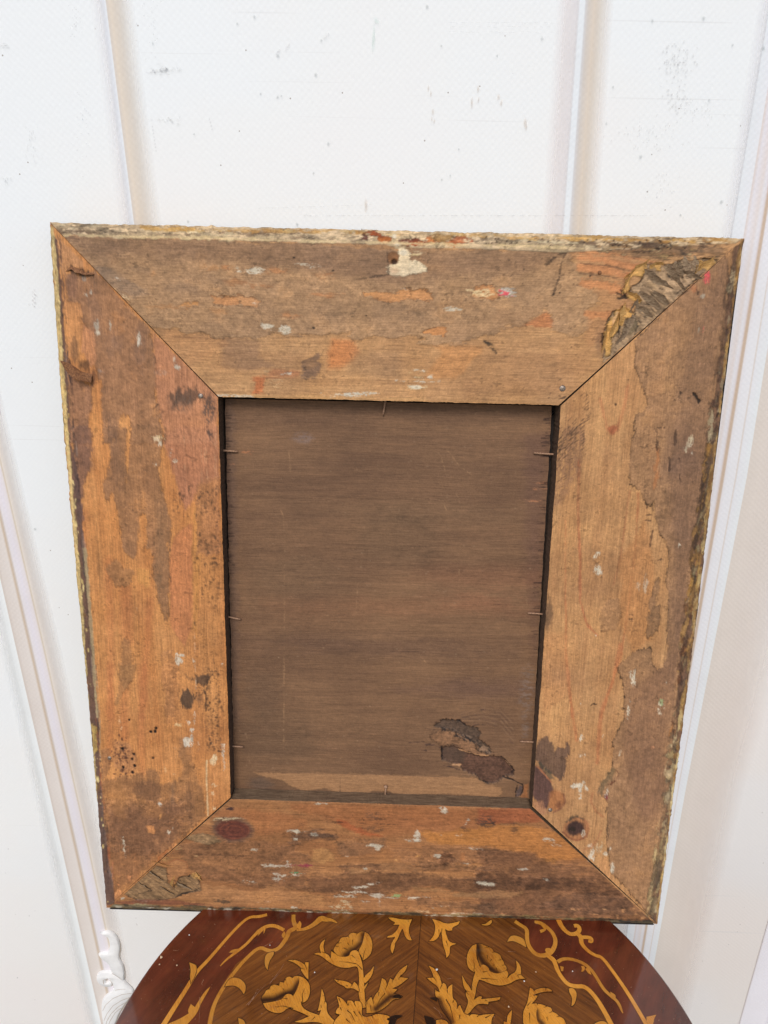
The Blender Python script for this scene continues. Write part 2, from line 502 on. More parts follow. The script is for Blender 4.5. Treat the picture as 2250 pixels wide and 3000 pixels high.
# bare wood round the torn corner, in sweeping stripes
cv.poly(Z2(800, 200, 1000, 215, 1130, 250, 1060, 310, 1035, 380, 1090, 440, 1010, 450, 960, 500, 945, 590, 880, 620, 860, 570, 890, 530, 880, 480, 940, 425, 925, 390, 870, 345, 850, 290, 825, 240), (176, 130, 90), a=0.7, soft=3, rag=4)
for pts, w in ((Z14(0, 230, 200, 250, 500, 320), 9), (Z14(0, 315, 250, 345, 430, 400), 9), (Z14(50, 450, 250, 480, 400, 520), 14), (Z14(60, 740, 250, 745), 9), (Z14(500, 235, 700, 280), 5), (Z14(0, 180, 300, 195, 500, 240), 5)):
    cv.line(pts, w * .62, (196, 134, 88), a=0.85, rag=4, soft=2.5)
for pts in (Z14(0, 280, 250, 300, 480, 360), Z14(0, 370, 200, 390, 420, 430), Z14(150, 170, 420, 215, 640, 300), Z14(300, 150, 700, 190)):
    cv.line(pts, 0.7, (96, 74, 56), a=0.7, rag=2)
cv.line(Z14(0, 400, 200, 430, 380, 470), 4, (152, 122, 88), a=0.7, rag=6, sparse=-0.05)
# dark worn zone along the top at the right, eaten by worm
cv.poly(Z14(0, 100, 600, 110, 1250, 110, 1330, 160, 1240, 240, 1000, 200, 700, 260, 480, 230, 200, 170, 0, 170), (126, 98, 72), a=0.85, soft=3, rag=8, edge=0.2)
for _ in range(60):
    x = rnd.uniform(200, 1280); y = rnd.uniform(120, 150 + 0.12 * x)
    E(cv, Z14, x, y, rnd.uniform(8, 45), rnd.uniform(4, 12), rnd.choice([(86, 66, 50), (178, 146, 100), (160, 118, 78), (100, 80, 62), (196, 168, 124)]), a=0.8, rag=5, soft=1, edge=0.3)
# torn corner: grey fibres
TORN = Z14(590, 290, 700, 270, 780, 290, 900, 250, 1020, 250, 1130, 230, 1240, 250, 1160, 330, 1050, 420, 830, 640, 560, 870, 440, 990, 200, 1180, 215, 1040, 190, 1000, 210, 920, 240, 830, 290, 730, 390, 670, 480, 720, 500, 660, 500, 600, 440, 560, 470, 480, 560, 420)
cv.poly(TORN, (160, 134, 106), a=1, rag=3, soft=0.8, edge=0.7, hz=-1.2, fl=0.3)
(tq0, tq1) = cv.cells(TORN).min(0).astype(int) - 4, cv.cells(TORN).max(0).astype(int) + 4
tm = np.zeros_like(cv.H); sv = cv.C.copy(); sh = cv.H.copy()
tmp = Canvas.__new__(Canvas); tmp.__dict__.update(cv.__dict__); tmp.C = np.zeros_like(cv.C); tmp.H = np.zeros_like(cv.H); tmp.clip = masks['T']
tmp.poly(TORN, (255, 255, 255), rag=3, soft=0.8, fl=0)
TM = tmp.C[..., 0]
cs, sn = math.cos(math.radians(42)), math.sin(math.radians(42))
UX, UY = GX * cs + GY * sn, -GX * sn + GY * cs
fib = fbm(UX, UY, 18, 2.2, 4, 801, 0.7)
lump = fbm(UX, UY, 40, 26, 4, 821, 0.6)
crk = np.abs(fbm(UX, UY, 60, 14, 4, 861, .6))
cv.C *= (1 + TM * (fib * 1.9 + lump * 1.1))[..., None]
cv.C *= (1 - TM * .6 * np.exp(-(crk / .014) ** 2))[..., None]  # crevice shade painted into the torn fibres
pale = (TM * sstep((fib - .13) / .06) * .55)[..., None]
cv.C[:] = cv.C * (1 - pale) + lin((190, 160, 124)) * pale  # painted highlights on the raised fibres
cv.H += TM * (lump * 4.2 + fib * 1.9 - .6 * np.exp(-(crk / .02) ** 2))
for _ in range(90):  # short dark and pale strokes: more fibre shading put into the colour
    k = rnd.random(); x = 330 + 800 * k; y = 900 - 620 * k + rnd.uniform(-250, 60)
    if not (x > 480 or y > 700): continue
    L_ = rnd.uniform(12, 60)
    cv.clip = masks['T'] & (TM > .5)
    cv.line(Z14(x, y, x + L_ * .8, y + L_ * .65), rnd.choice([.5, .5, .9]), rnd.choice([(58, 44, 34), (70, 54, 40), (204, 174, 132), (176, 146, 108)]), a=.8, rag=1.5)
cv.clip = masks['T']
for pts in (Z14(480, 400, 560, 410, 590, 330, 560, 290, 480, 340, 410, 420, 390, 520, 400, 560, 440, 510, 450, 440), Z14(410, 570, 460, 560, 520, 600, 500, 625, 440, 600), Z14(240, 830, 300, 760, 330, 690, 440, 680, 480, 740, 440, 800, 400, 760, 350, 860, 300, 940, 250, 960), Z14(210, 900, 270, 880, 280, 1000, 270, 1100, 225, 1120), Z14(660, 280, 720, 290, 720, 350, 670, 330), Z14(1100, 270, 1220, 260, 1150, 340, 1060, 300), Z14(1050, 250, 1090, 260, 1060, 350, 1020, 330)):
    cv.poly(pts, (208, 162, 94), a=0.95, rag=3, soft=1.2, edge=0.6, hz=0.8, fl=0.7)
cv.poly(Z14(290, 790, 340, 700, 335, 850, 290, 890), (218, 180, 134), a=0.9, rag=2, edge=0.2)
for pts in (Z14(390, 680, 380, 760, 350, 850, 345, 950), Z14(860, 370, 950, 390, 1050, 420, 1100, 380), Z14(1010, 260, 1030, 330, 1020, 400), Z14(780, 370, 820, 430, 850, 400, 830, 340), Z14(850, 340, 870, 400), Z14(920, 280, 930, 350), Z14(840, 600, 880, 540, 980, 480), Z14(500, 800, 510, 850, 490, 930), Z14(330, 550, 400, 580, 430, 610), Z14(360, 520, 420, 590), Z14(340, 600, 410, 600), Z14(590, 600, 640, 650), Z14(680, 500, 760, 520), Z14(450, 640, 500, 700, 490, 770), Z14(430, 780, 450, 860), Z14(200, 920, 190, 1000, 210, 1050)):
    cv.line(pts, 0.9, (40, 32, 26), a=0.9, rag=2, hz=-0.6)
E(cv, Z14, 880, 310, 38, 50, (112, 100, 84), a=0.7, rag=3, edge=0.5); E(cv, Z14, 450, 850, 52, 75, (118, 104, 82), a=0.8, rag=4, edge=0.5)
E(cv, Z14, 170, 1000, 35, 90, (126, 98, 78), a=0.6, soft=6)
for x, y, rx, ry in ((800, 400, 30, 12), (1090, 170, 26, 18), (630, 620, 26, 16), (820, 290, 60, 20), (940, 200, 50, 12)):
    E(cv, Z14, x, y, rx, ry, (62, 54, 48), a=0.8, rag=4, soft=2, ang=35)
# plaster splash under the hanging hole, chips of paint
cv.poly(Z12(1380, 170, 1450, 165, 1500, 215, 1530, 250, 1520, 310, 1600, 320, 1659, 370, 1659, 400, 1560, 425, 1480, 440, 1350, 420, 1350, 360, 1430, 330, 1430, 240), (224, 204, 170), rag=4, edge=0.3, hz=0.3, fl=0.3)
cv.poly(Z13(0, 345, 70, 345, 130, 400, 155, 440, 60, 465, 0, 465), (226, 208, 176), rag=3, edge=0.3, hz=0.3, fl=0.3)
E(cv, Z12, 1390, 395, 30, 20, (206, 164, 130), a=0.5, soft=4)
E(cv, Z12, 1385, 290, 46, 46, (140, 96, 60), a=0.9, soft=2, rag=2, edge=0.5)
E(cv, Z12, 1395, 325, 22, 20, (52, 30, 18), a=0.95, soft=1.5, rag=1, hz=-1.5)
chips(Z12, [(270, 395, 58, 28), (130, 388, 18, 16), (365, 850, 50, 26), (510, 865, 48, 34), (690, 352, 50, 12), (270, 655, 26, 22, {'sparse': 0.0}), (985, 478, 20, 7, {'c': (224, 176, 140)}), (1590, 262, 40, 14, {'c': (216, 196, 160)}), (1480, 545, 24, 6),
            (350, 1205, 60, 22, {'c': (216, 186, 140), 'sparse': 0.02}), (440, 1310, 100, 50, {'c': (214, 184, 140), 'sparse': 0.06}), (540, 1225, 20, 8), (960, 1403, 80, 8), (1040, 1395, 40, 4), (1240, 1385, 25, 5), (60, 1412, 120, 3), (1560, 1255, 60, 8, {'ang': 12}), (1570, 1340, 40, 10, {'c': (218, 194, 150)}), (1500, 1225, 40, 10, {'c': (214, 184, 136)})])
chips(Z13, [(500, 532, 30, 12), (560, 535, 22, 10), (350, 780, 14, 5), (860, 628, 62, 38, {'c': (206, 200, 188), 'sparse': -0.3, 'edge': .3}), (640, 645, 80, 18, {'c': (230, 206, 160)}), (650, 608, 60, 6, {'c': (230, 206, 160)}), (180, 1370, 26, 18), (50, 1365, 50, 10, {'ang': 14, 'c': (216, 180, 124)}), (50, 1460, 36, 12), (80, 1408, 110, 3), (70, 290, 30, 8, {'c': (220, 200, 150)}), (850, 1606, 40, 4), (60, 1310, 20, 4)])
chips(Z13, [(845, 625, 24, 8, {'c': (222, 70, 84), 'ang': 20}), (848, 645, 18, 5, {'c': (222, 70, 84)})])
chips(Z11, [(622, 482, 18, 14, {'c': (206, 190, 172)}), (600, 590, 34, 10, {'c': (220, 178, 130), 'ang': 40}), (690, 650, 70, 14, {'c': (220, 190, 150), 'ang': 22}), (686, 678, 12, 8, {'c': (170, 80, 90)}), (1645, 400, 14, 18)])
# flaws
for pts in (Z13(660, 1060, 710, 1110, 770, 1160), Z13(670, 1060, 730, 1100, 765, 1150), Z13(690, 1080, 740, 1140)): cv.line(pts, 0.9, (70, 58, 46), a=0.8, rag=3, soft=1)
for pts in (Z13(1390, 250, 1340, 360, 1320, 500, 1270, 640, 1210, 750), Z13(1390, 250, 1300, 300, 1210, 380), Z13(1340, 360, 1400, 350), Z13(1270, 1500, 1450, 1500), Z13(1230, 1560, 1245, 1510, 1280, 1495), Z13(1310, 1520, 1340, 1560, 1380, 1540), Z13(1270, 1330, 1310, 1310, 1380, 1330), Z13(1320, 1400, 1350, 1380, 1400, 1390), Z13(1320, 1570, 1390, 1550), Z12(0, 130, 10, 140), Z12(1340, 250, 1350, 420), Z12(1000, 480, 1350, 430)):
    cv.line(pts, 0.5, (70, 54, 42), a=0.75, rag=3, sparse=-0.2)
for x, y in ((585, 290), (1170, 760), (900, 395), (745, 860)): E(cv, Z12, x, y, 9, 7, (36, 26, 22), rag=1)
for x, y in ((1010, 420), (895, 480), (1000, 545), (1270, 638), (1325, 628), (1450, 548), (1595, 480), (1428, 1108), (1295, 1145), (880, 340), (445, 470)): E(cv, Z13, x, y, 6, 5, (48, 36, 28), rag=1)
# the strip along the upper edge: gesso and remains of gilding
STRIP = Z1(212, 70, 1659, 100) + Z2(0, 105, 1560, 140, 1520, 165, 1100, 190, 760, 205, 400, 190, 60, 186) + Z1(1659, 172, 900, 150, 245, 128)
cv.poly(STRIP, (192, 168, 134), rag=1.2, soft=0.7, edge=0.35, fl=0.9)
for i in range(420):
    t = rnd.random(); x = 170 + t * 1960
    ytop = 655 + (x - 146) * 0.0226
    y = ytop + rnd.uniform(3, 34)
    c = rnd.choice([(150, 126, 98), (206, 184, 146), (170, 146, 114), (120, 96, 74), (196, 172, 136), (214, 196, 160), (206, 180, 144)])
    if x > 1750: c = rnd.choice([(120, 92, 66), (150, 116, 78), (94, 70, 52), (176, 140, 92)])
    cv.ell(x, y, rnd.uniform(4, 30), rnd.uniform(1.5, 6), c, a=rnd.uniform(.4, .9), rag=4, soft=1, edge=0.2, hz=rnd.uniform(-.3, .3))
for i in range(70):
    x = rnd.uniform(430, 2150); ytop = 655 + (x - 146) * 0.0226
    cv.ell(x, ytop + rnd.uniform(3, 11), rnd.uniform(8, 36), rnd.uniform(2, 4), rnd.choice([(196, 154, 88), (180, 132, 70), (206, 172, 112)]), a=0.6, rag=4, soft=1)
for (x, y, rx, ry, c) in ((1160, 130, 45, 22, (104, 62, 50)), (1320, 145, 50, 35, (168, 96, 40)), (1240, 95, 45, 15, (166, 84, 40)), (1560, 160, 130, 32, (122, 66, 44)), (1600, 165, 60, 14, (178, 104, 44)), (1500, 155, 20, 12, (92, 42, 34))):
    E(cv, Z12, x, y, rx, ry, c, rag=5, soft=1.5, edge=0.3, fl=.8)
for (x, y, rx, ry, c) in ((60, 190, 70, 25, (172, 84, 36)), (40, 160, 60, 12, (132, 70, 44)), (200, 160, 70, 26, (178, 104, 50)), (380, 195, 60, 24, (200, 112, 40)), (450, 170, 90, 34, (172, 96, 54)), (540, 175, 30, 20, (184, 88, 44)), (290, 140, 80, 30, (150, 116, 68))):
    E(cv, Z13, x, y, rx, ry, c, a=.9, rag=6, soft=1.5, edge=0.2, fl=.8)
chips(Z12, [(1400, 110, 24, 26), (1420, 180, 30, 14), (1470, 250, 40, 30)])
for i in range(60):
    x = rnd.uniform(1420, 2060); ytop = 655 + (x - 146) * 0.0226
    cv.ell(x, ytop + rnd.uniform(8, 38), 2.4, 2.2, (44, 32, 26), rag=.6, hz=-.5)
cv.line([(150, 660), (175, 690), (230, 700)], 2, (110, 84, 66), a=.8)
for i in range(26):   # a paler lip under the gesso
    x = 200 + i * 58; y = 688 + (x - 172) * 0.0245
    cv.ell(x, y, 34, 3.5, (206, 182, 138), a=0.75, rag=3, soft=1)

# ================================================================ LEFT RAIL
cv.clip = None
base('L', (184, 122, 70), (200, 142, 86), 'v', 501, amp=0.15)
cv.clip = masks['L']; cv.o = 'v'
for pts, w in ((Z3(430, 1000, 445, 1500, 440, 2169), 8), (Z18(235, 0, 240, 500, 235, 950), 7), (Z3(740, 1300, 710, 1700, 680, 2169), 7), (Z18(395, 200, 385, 780), 10), (Z18(600, 0, 575, 500, 590, 1230), 7), (Z3(560, 1200, 570, 1600), 12), (Z3(245, 640, 260, 1200), 5)):
    cv.line(pts, w, (178, 106, 66), a=0.38, soft=7, rag=4)
cv.poly(Z3(950, 0, 1250, 0, 1255, 380, 1120, 430, 1060, 560, 1000, 640, 900, 300, 830, 100), (166, 112, 84), a=0.85, soft=4, rag=4)
cv.poly(Z3(980, 750, 1060, 720, 1065, 1450, 1000, 1650, 890, 1500, 880, 1000, 920, 830), (188, 122, 80), a=0.8, soft=2, rag=3, edge=.1)
cv.poly(Z3(1060, 620, 1120, 560, 1110, 1200, 1090, 1600, 1060, 1500), (196, 138, 76), a=0.7, soft=4, rag=4)
cv.poly(Z11(930, 940, 1480, 1480, 1475, 1892, 1040, 1892, 960, 1550, 940, 1300), (178, 124, 92), a=0.85, soft=4, rag=4)
cv.poly(Z3(640, 1060, 740, 1060, 740, 1200, 650, 1180), (206, 148, 84), a=0.7, soft=3)
for i in range(16):
    x = rnd.uniform(900, 1240)
    cv.line(Z3(x, rnd.uniform(0, 300), x + 12, rnd.uniform(300, 700)), 0.4, rnd.choice([(204, 166, 130), (130, 86, 62)]), a=.5, sparse=-.05)
# grime
G1 = (142, 110, 84)
grime(Z11(180, 450, 350, 450, 430, 430, 900, 930, 940, 1200, 940, 1450, 990, 1640, 1000, 1892, 740, 1892, 740, 1640, 680, 1640, 640, 1800, 560, 1892, 500, 1892, 490, 1400, 440, 1250, 420, 1150, 400, 1020, 360, 900, 310, 800, 305, 700, 190, 680), (148, 112, 86), 'v', rag=5, edge=0.3)
grime(Z11(200, 1330, 300, 1360, 400, 1400, 400, 1550, 370, 1700, 380, 1892, 190, 1892), (138, 104, 84), 'v', rag=5, edge=0.2)
grime(Z3(440, 0, 560, 0, 560, 420, 600, 0, 840, 0, 830, 200, 800, 300, 830, 420, 870, 620, 905, 700, 880, 900, 885, 1100, 880, 1400, 850, 1480, 790, 1250, 770, 1100, 750, 950, 705, 900, 705, 660, 660, 660, 650, 900, 630, 985, 590, 990, 540, 940, 510, 700, 480, 560, 450, 480, 410, 560, 395, 430, 440, 300, 430, 150), (144, 108, 80), 'v', rag=5, edge=0.3)
grime(Z3(150, 0, 300, 0, 310, 130, 290, 330, 250, 430, 235, 560, 245, 700, 200, 760, 160, 300), (118, 88, 76), 'v', rag=4, edge=0.15)
grime(Z3(420, 1060, 490, 980, 540, 1060, 620, 1080, 610, 1160, 560, 1200, 470, 1180), (150, 110, 76), 'v', rag=6, edge=.2)
grime(Z3(520, 1560, 590, 1590, 600, 1900, 560, 1980, 520, 1900, 515, 1800), (158, 116, 80), 'v', rag=6, a=.8, edge=.15)
grime(Z3(820, 1700, 900, 1660, 940, 1800, 920, 2000, 930, 2169, 860, 2169, 840, 1900), (160, 116, 80), 'v', rag=6, a=.8, edge=.15)
grime(Z3(1080, 430, 1255, 380, 1275, 700, 1280, 950, 1100, 950, 1080, 700), (150, 106, 76), 'v', rag=8, a=.75, edge=.1)
grime(Z18(120, 1270, 620, 1180, 640, 1130, 780, 1170, 790, 1290, 980, 1280, 1060, 1100, 990, 1000, 1010, 800, 1130, 900, 1160, 1100, 1230, 1260, 1280, 1330, 1290, 1660, 860, 2074, 130, 2074), (142, 104, 72), 'v', rag=8, edge=0.12, soft=3)
grime(Z18(130, 1500, 700, 1560, 1000, 1500, 1150, 1750, 860, 2074, 130, 2074), (120, 88, 66), 'v', rag=10, edge=0, soft=14, a=.75)
grime(Z15(20, 100, 700, 60, 620, 370, 400, 590, 160, 790, 90, 850, 20, 500), (116, 84, 64), 'v', rag=8, edge=0, soft=14, a=.8)
grime(Z18(780, 0, 1000, 0, 1010, 250, 1000, 500, 1020, 600, 870, 640, 850, 500, 870, 300), (176, 124, 82), 'v', rag=8, a=.6, edge=.1)
grime(Z18(330, 0, 500, 0, 480, 190, 430, 180, 380, 350, 300, 420, 330, 200), (160, 120, 82), 'v', rag=8, a=.7, edge=.1)
grime(Z18(280, 820, 440, 880, 520, 1000, 520, 1200, 420, 1200, 280, 1130, 260, 960), (168, 120, 84), 'v', rag=6, a=.8, edge=.15)
grime(Z18(140, 920, 220, 920, 240, 1100, 200, 1250, 140, 1250), (138, 100, 72), 'v', rag=5, a=.8, edge=.1)
for Z, x, y, rx, ry, c, a in ((Z11, 230, 560, 60, 110, (112, 86, 78), .7), (Z11, 440, 800, 50, 200, (128, 104, 92), .5), (Z11, 590, 1000, 60, 160, (120, 100, 92), .5), (Z11, 830, 1080, 60, 160, (112, 92, 84), .55), (Z11, 320, 760, 20, 110, (108, 84, 76), .6), (Z11, 560, 1780, 30, 110, (98, 82, 76), .55),
                              (Z3, 490, 260, 50, 190, (100, 80, 72), .6), (Z3, 250, 160, 50, 190, (112, 88, 82), .5), (Z3, 590, 620, 60, 200, (124, 94, 74), .4), (Z3, 830, 860, 45, 260, (112, 92, 76), .55), (Z3, 800, 1120, 30, 90, (92, 80, 68), .6), (Z3, 360, 1060, 18, 110, (96, 76, 60), .5), (Z3, 740, 380, 70, 110, (120, 90, 70), .5),
                              (Z18, 660, 1380, 150, 120, (94, 72, 62), .8), (Z18, 700, 1210, 80, 70, (128, 96, 72), .6), (Z18, 1105, 1440, 50, 130, (96, 74, 62), .6), (Z18, 1130, 1600, 45, 110, (92, 72, 60), .6), (Z18, 925, 1390, 30, 60, (100, 88, 80), .7), (Z18, 640, 1640, 40, 70, (96, 74, 62), .5), (Z18, 480, 1300, 60, 40, (110, 80, 60), .6),
                              (Z18, 780, 1860, 50, 130, (96, 72, 58), .6), (Z18, 330, 1500, 90, 200, (150, 110, 72), .5), (Z18, 700, 1620, 120, 80, (150, 108, 70), .5)):
    E(cv, Z, x, y, rx, ry, (c[0] + 12, c[1] + 4, c[2] - 4), a=a * .78, soft=7, rag=10)
E(cv, Z18, 1085, 370, 85, 95, (62, 54, 48), a=.85, soft=3, rag=11); E(cv, Z18, 1215, 360, 45, 60, (110, 80, 58), a=.6, soft=3, rag=8)
E(cv, Z18, 1240, 150, 100, 48, (72, 60, 52), a=.8, soft=3, rag=11)
E(cv, Z11, 1230, 1490, 110, 60, (78, 62, 52), a=.75, soft=4, rag=12); E(cv, Z11, 1400, 1640, 60, 110, (76, 66, 62), a=.8, sparse=-.02, soft=4, rag=10); E(cv, Z11, 1410, 1810, 24, 50, (66, 58, 56), a=.8, soft=2, rag=6)
E(cv, Z11, 1180, 1540, 100, 70, (96, 80, 68), a=.6, soft=6, rag=9, sparse=-.03)
# pepper of dirt
for (a0, b0, c0, d0), n in (((1080, 450, 1270, 900), 200), ((1070, 900, 1290, 2169), 300), ((900, 440, 1060, 700), 80), ((700, 700, 900, 1200), 50)):
    for _ in range(n):
        x, y = rnd.uniform(a0, c0), rnd.uniform(b0, d0)
        E(cv, Z3, x, y, rnd.uniform(2, 8), rnd.uniform(2, 9), (88, 64, 46), a=rnd.uniform(.25, .7), rag=2, soft=1.2)
for _ in range(300):
    x, y = rnd.uniform(1280, 1460), rnd.uniform(60, 950)
    E(cv, Z18, x, y, rnd.uniform(4, 13), rnd.uniform(4, 13), (86, 62, 46), a=rnd.uniform(.25, .7), rag=2, soft=1.2)
for _ in range(90):
    x, y = rnd.gauss(360, 50), rnd.gauss(1020, 90)
    E(cv, Z18, x, y, rnd.uniform(4, 14), rnd.uniform(4, 12), (104, 68, 50), a=.8, rag=2)
for x, y in ((368, 918), (380, 1118), (495, 975), (480, 1030), (710, 1020), (510, 1105), (488, 1180), (450, 600), (685, 730), (735, 725), (745, 690)):
    E(cv, Z18, x, y, 14, 15, (30, 20, 14), rag=1.5, hz=-.8)
# paint flecks
chips(Z3, [(955, 1745, 22, 36), (965, 1710, 30, 12), (925, 258, 15, 9), (800, 80, 30, 22, {'c': (214, 190, 146)}), (815, 130, 16, 26), (780, 285, 10, 14), (888, 200, 5, 20), (640, 1360, 12, 20, {'sparse': .05}), (1285, 1770, 8, 14), (1296, 740, 4, 14, {'c': (210, 206, 200)}), (910, 1120, 5, 18)])
chips(Z11, [(565, 890, 14, 50, {'c': (190, 178, 160)}), (440, 880, 16, 28, {'c': (190, 178, 160)}), (455, 950, 14, 12), (345, 620, 10, 10), (395, 600, 12, 12), (345, 490, 12, 18, {'c': (150, 140, 128)}), (1105, 1160, 12, 35, {'c': (212, 196, 176)}), (1130, 1240, 20, 12), (960, 1850, 24, 40, {'c': (216, 192, 160)}), (805, 1000, 8, 20), (480, 1270, 26, 18, {'c': (170, 150, 136), 'a': .6}), (1010, 1290, 50, 40, {'a': .35, 'c': (200, 170, 150)})], o='v')
chips(Z18, [(1100, 628, 34, 46), (1085, 840, 44, 62), (1140, 840, 12, 45), (1145, 712, 24, 26), (1175, 540, 12, 60), (1165, 630, 12, 30), (1185, 210, 8, 60, {'sparse': -.02}), (1172, 60, 6, 60, {'sparse': 0.0}), (1365, 1060, 46, 60, {'c': GES, 'sparse': 0.0}), (1385, 1020, 26, 44, {'c': GES}), (1380, 1320, 40, 30, {'c': GES, 'sparse': .05}), (1370, 1440, 44, 70, {'c': GES, 'sparse': .07}), (1380, 1580, 36, 40, {'c': GES, 'sparse': -.02}), (1370, 880, 44, 40, {'c': GES, 'sparse': .12}), (795, 1530, 26, 16, {'c': (200, 196, 186)}), (890, 1840, 22, 26), (890, 1920, 18, 26), (930, 1785, 8, 20), (845, 1150, 18, 60, {'c': (220, 180, 130), 'sparse': 0.0}), (955, 930, 12, 90, {'c': (222, 184, 140), 'sparse': .03}), (940, 1200, 60, 14, {'c': (222, 190, 150), 'sparse': .02}), (1215, 860, 30, 130, {'c': (210, 180, 150), 'sparse': .1}), (355, 650, 16, 80, {'c': (222, 190, 150), 'sparse': .08}), (1048, 1735, 20, 14, {'c': (226, 178, 122)}), (380, 1975, 12, 36), (390, 2040, 6, 26), (1495, 1020, 6, 60), (990, 655, 34, 8, {'c': (226, 190, 140)})], o='v')
cv.line(Z18(1305, 1050, 1300, 1250, 1318, 1660), 1.3, (226, 196, 150), a=.85, rag=1, soft=.8)
cv.line(Z3(1072, 1540, 1080, 1950), .7, (218, 190, 160), a=.7, rag=1, sparse=-.02)
for pts, c in ((Z18(640, 1770, 720, 1760, 735, 1860, 660, 1850), (190, 130, 80)), (Z18(770, 1640, 810, 1640, 800, 1700, 780, 1700), (184, 130, 80)), (Z15(205, 650, 230, 655, 225, 700, 210, 690), (206, 140, 92)), (Z15(120, 760, 155, 760, 160, 800, 95, 850, 95, 810), (206, 142, 92)), (Z15(115, 715, 140, 715, 135, 745), (200, 134, 86)), (Z15(440, 500, 560, 415, 600, 390, 500, 480, 450, 540), (176, 112, 66)), (Z15(75, 540, 92, 540, 92, 690, 80, 700), (176, 116, 78))):
    cv.poly(pts, c, rag=3, edge=.2, hz=-.2)
cv.line(Z11(918, 1605, 945, 1580, 970, 1555), .8, (40, 28, 22), rag=1, a=.9)
cv.poly(Z11(100, 130, 200, 220, 320, 340, 340, 400, 210, 380, 180, 440, 140, 460), (196, 142, 96), a=.9, rag=3, soft=2)
cv.poly(Z11(150, 500, 190, 560, 190, 680, 310, 700, 330, 810, 290, 820, 330, 900, 300, 1000, 290, 1120, 200, 1160, 180, 900, 160, 650), (196, 138, 88), a=.85, rag=4, soft=1.5, edge=.2)
cv.poly(Z11(330, 880, 420, 930, 440, 1050, 450, 1170, 400, 1250, 320, 1100), (188, 132, 94), a=.8, rag=4, soft=2, edge=.15)
E(cv, Z11, 290, 420, 70, 22, (72, 50, 34), a=.8, soft=3, rag=4, ang=12); E(cv, Z11, 260, 1110, 18, 90, (110, 84, 64), a=.5, soft=3, rag=6)
E(cv, Z11, 350, 1220, 40, 40, (84, 58, 40), a=.75, soft=4, rag=6); E(cv, Z11, 400, 1330, 40, 60, (110, 72, 50), a=.7, soft=5, rag=5)
# outer strips: dark channel, pale line of gesso, gilding
DK = Z11(70, 110, 110, 150, 130, 330, 150, 600, 180, 1000, 200, 1330, 230, 1892) + Z3(215, 400, 245, 900, 262, 1000, 290, 1400, 330, 1900, 360, 2169) + Z18(80, 0, 110, 500, 130, 1200, 190, 1900, 210, 2074) + Z15(85, 700, 100, 880, 30, 900) + Z18(100, 2074, 60, 1500, 20, 900, 0, 400) + Z3(240, 1700, 190, 1000, 140, 300) + Z11(180, 1892, 150, 1300, 100, 700, 40, 120)
cv.poly(DK, (92, 70, 64), a=.9, rag=2, soft=1.5)
for _ in range(90):
    t = rnd.random(); px = 165 + 158 * t + rnd.uniform(-2, 10); py = 690 + t * 1950
    cv.ell(px, py, rnd.uniform(1, 3), rnd.uniform(6, 40), rnd.choice([(150, 124, 110), (70, 50, 46), (120, 86, 60), (60, 50, 46), (170, 96, 56) if t > .5 else (110, 86, 80)]), a=.6, rag=3, soft=1)
cv.line(Z3(252, 920, 270, 1130, 300, 1500, 325, 1900, 345, 2169), 2.8, (170, 150, 116), a=.85, rag=2)
cv.line(Z18(85, 60, 110, 400, 125, 700, 125, 1050), 1.3, (176, 148, 116), a=.75, rag=2, sparse=-.1)
for pts, w in ((Z11(60, 60, 98, 500, 132, 1100, 165, 1500, 196, 1892), 4.6), (Z3(112, 0, 152, 500, 195, 1000, 228, 1500, 255, 1850), 4.6), (Z3(255, 1850, 275, 2169) + Z18(45, 720, 66, 1100, 85, 1500), 2.6)):
    cv.line(pts, w, (208, 182, 124), a=.92, rag=2.6, soft=.9, edge=.2, fl=1.1)
cv.poly(Z18(20, 620, 80, 680, 90, 800, 100, 930, 60, 1000, 40, 900), (180, 150, 84), a=.9, rag=4, fl=.9)
for i in range(80):
    t = rnd.random(); px = 150 + 165 * t; py = 690 + t * 1960
    cv.ell(px + rnd.uniform(0, 8), py, 2, rnd.uniform(2, 7), rnd.choice([(236, 214, 150), (130, 94, 50), (90, 66, 44), (226, 200, 130)]), a=.8, rag=2, soft=.8)

# ================================================================ RIGHT RAIL
cv.clip = None
base('R', (172, 126, 84), (190, 145, 98), 'v', 601, amp=0.13)
cv.clip = masks['R']; cv.o = 'v'
for pts, w, c in ((Z4(500, 250, 495, 700, 510, 1000, 508, 1300, 560, 1480, 640, 1560), 1.6, (172, 92, 62)), (Z4(400, 700, 400, 1300, 405, 1700, 450, 2169), 1.4, (176, 104, 66)), (Z4(880, 480, 850, 700, 820, 930, 760, 1180), 1.2, (150, 88, 60)), (Z4(945, 500, 930, 800, 910, 1060), 1.4, (170, 100, 64)), (Z4(900, 1100, 860, 1400, 820, 1700), 1.3, (170, 98, 62)), (Z4(820, 1700, 720, 2000, 670, 2169), 3, (186, 120, 74)), (Z20(440, 200, 460, 500, 520, 900, 560, 1200), 3, (178, 112, 72)), (Z20(1050, 150, 960, 550, 830, 900, 790, 1450), 4, (178, 110, 72)), (Z14(430, 1380, 400, 1550, 340, 1750, 290, 1810, 240, 1760, 180, 1500), 2.5, (180, 116, 78))):
    cv.line(pts, w, c, a=.6, soft=2.5, rag=2)
cv.poly(Z4(550, 900, 800, 950, 760, 1250, 560, 1300), (160, 118, 80), a=.6, soft=12, rag=6)
cv.poly(Z4(440, 400, 860, 350, 840, 700, 500, 730), (168, 126, 86), a=.5, soft=14, rag=6)
E(cv, Z4, 745, 20, 30, 30, (160, 92, 60), a=.8, soft=3); E(cv, Z14, 290, 1780, 40, 40, (164, 98, 66), a=.6, soft=4)
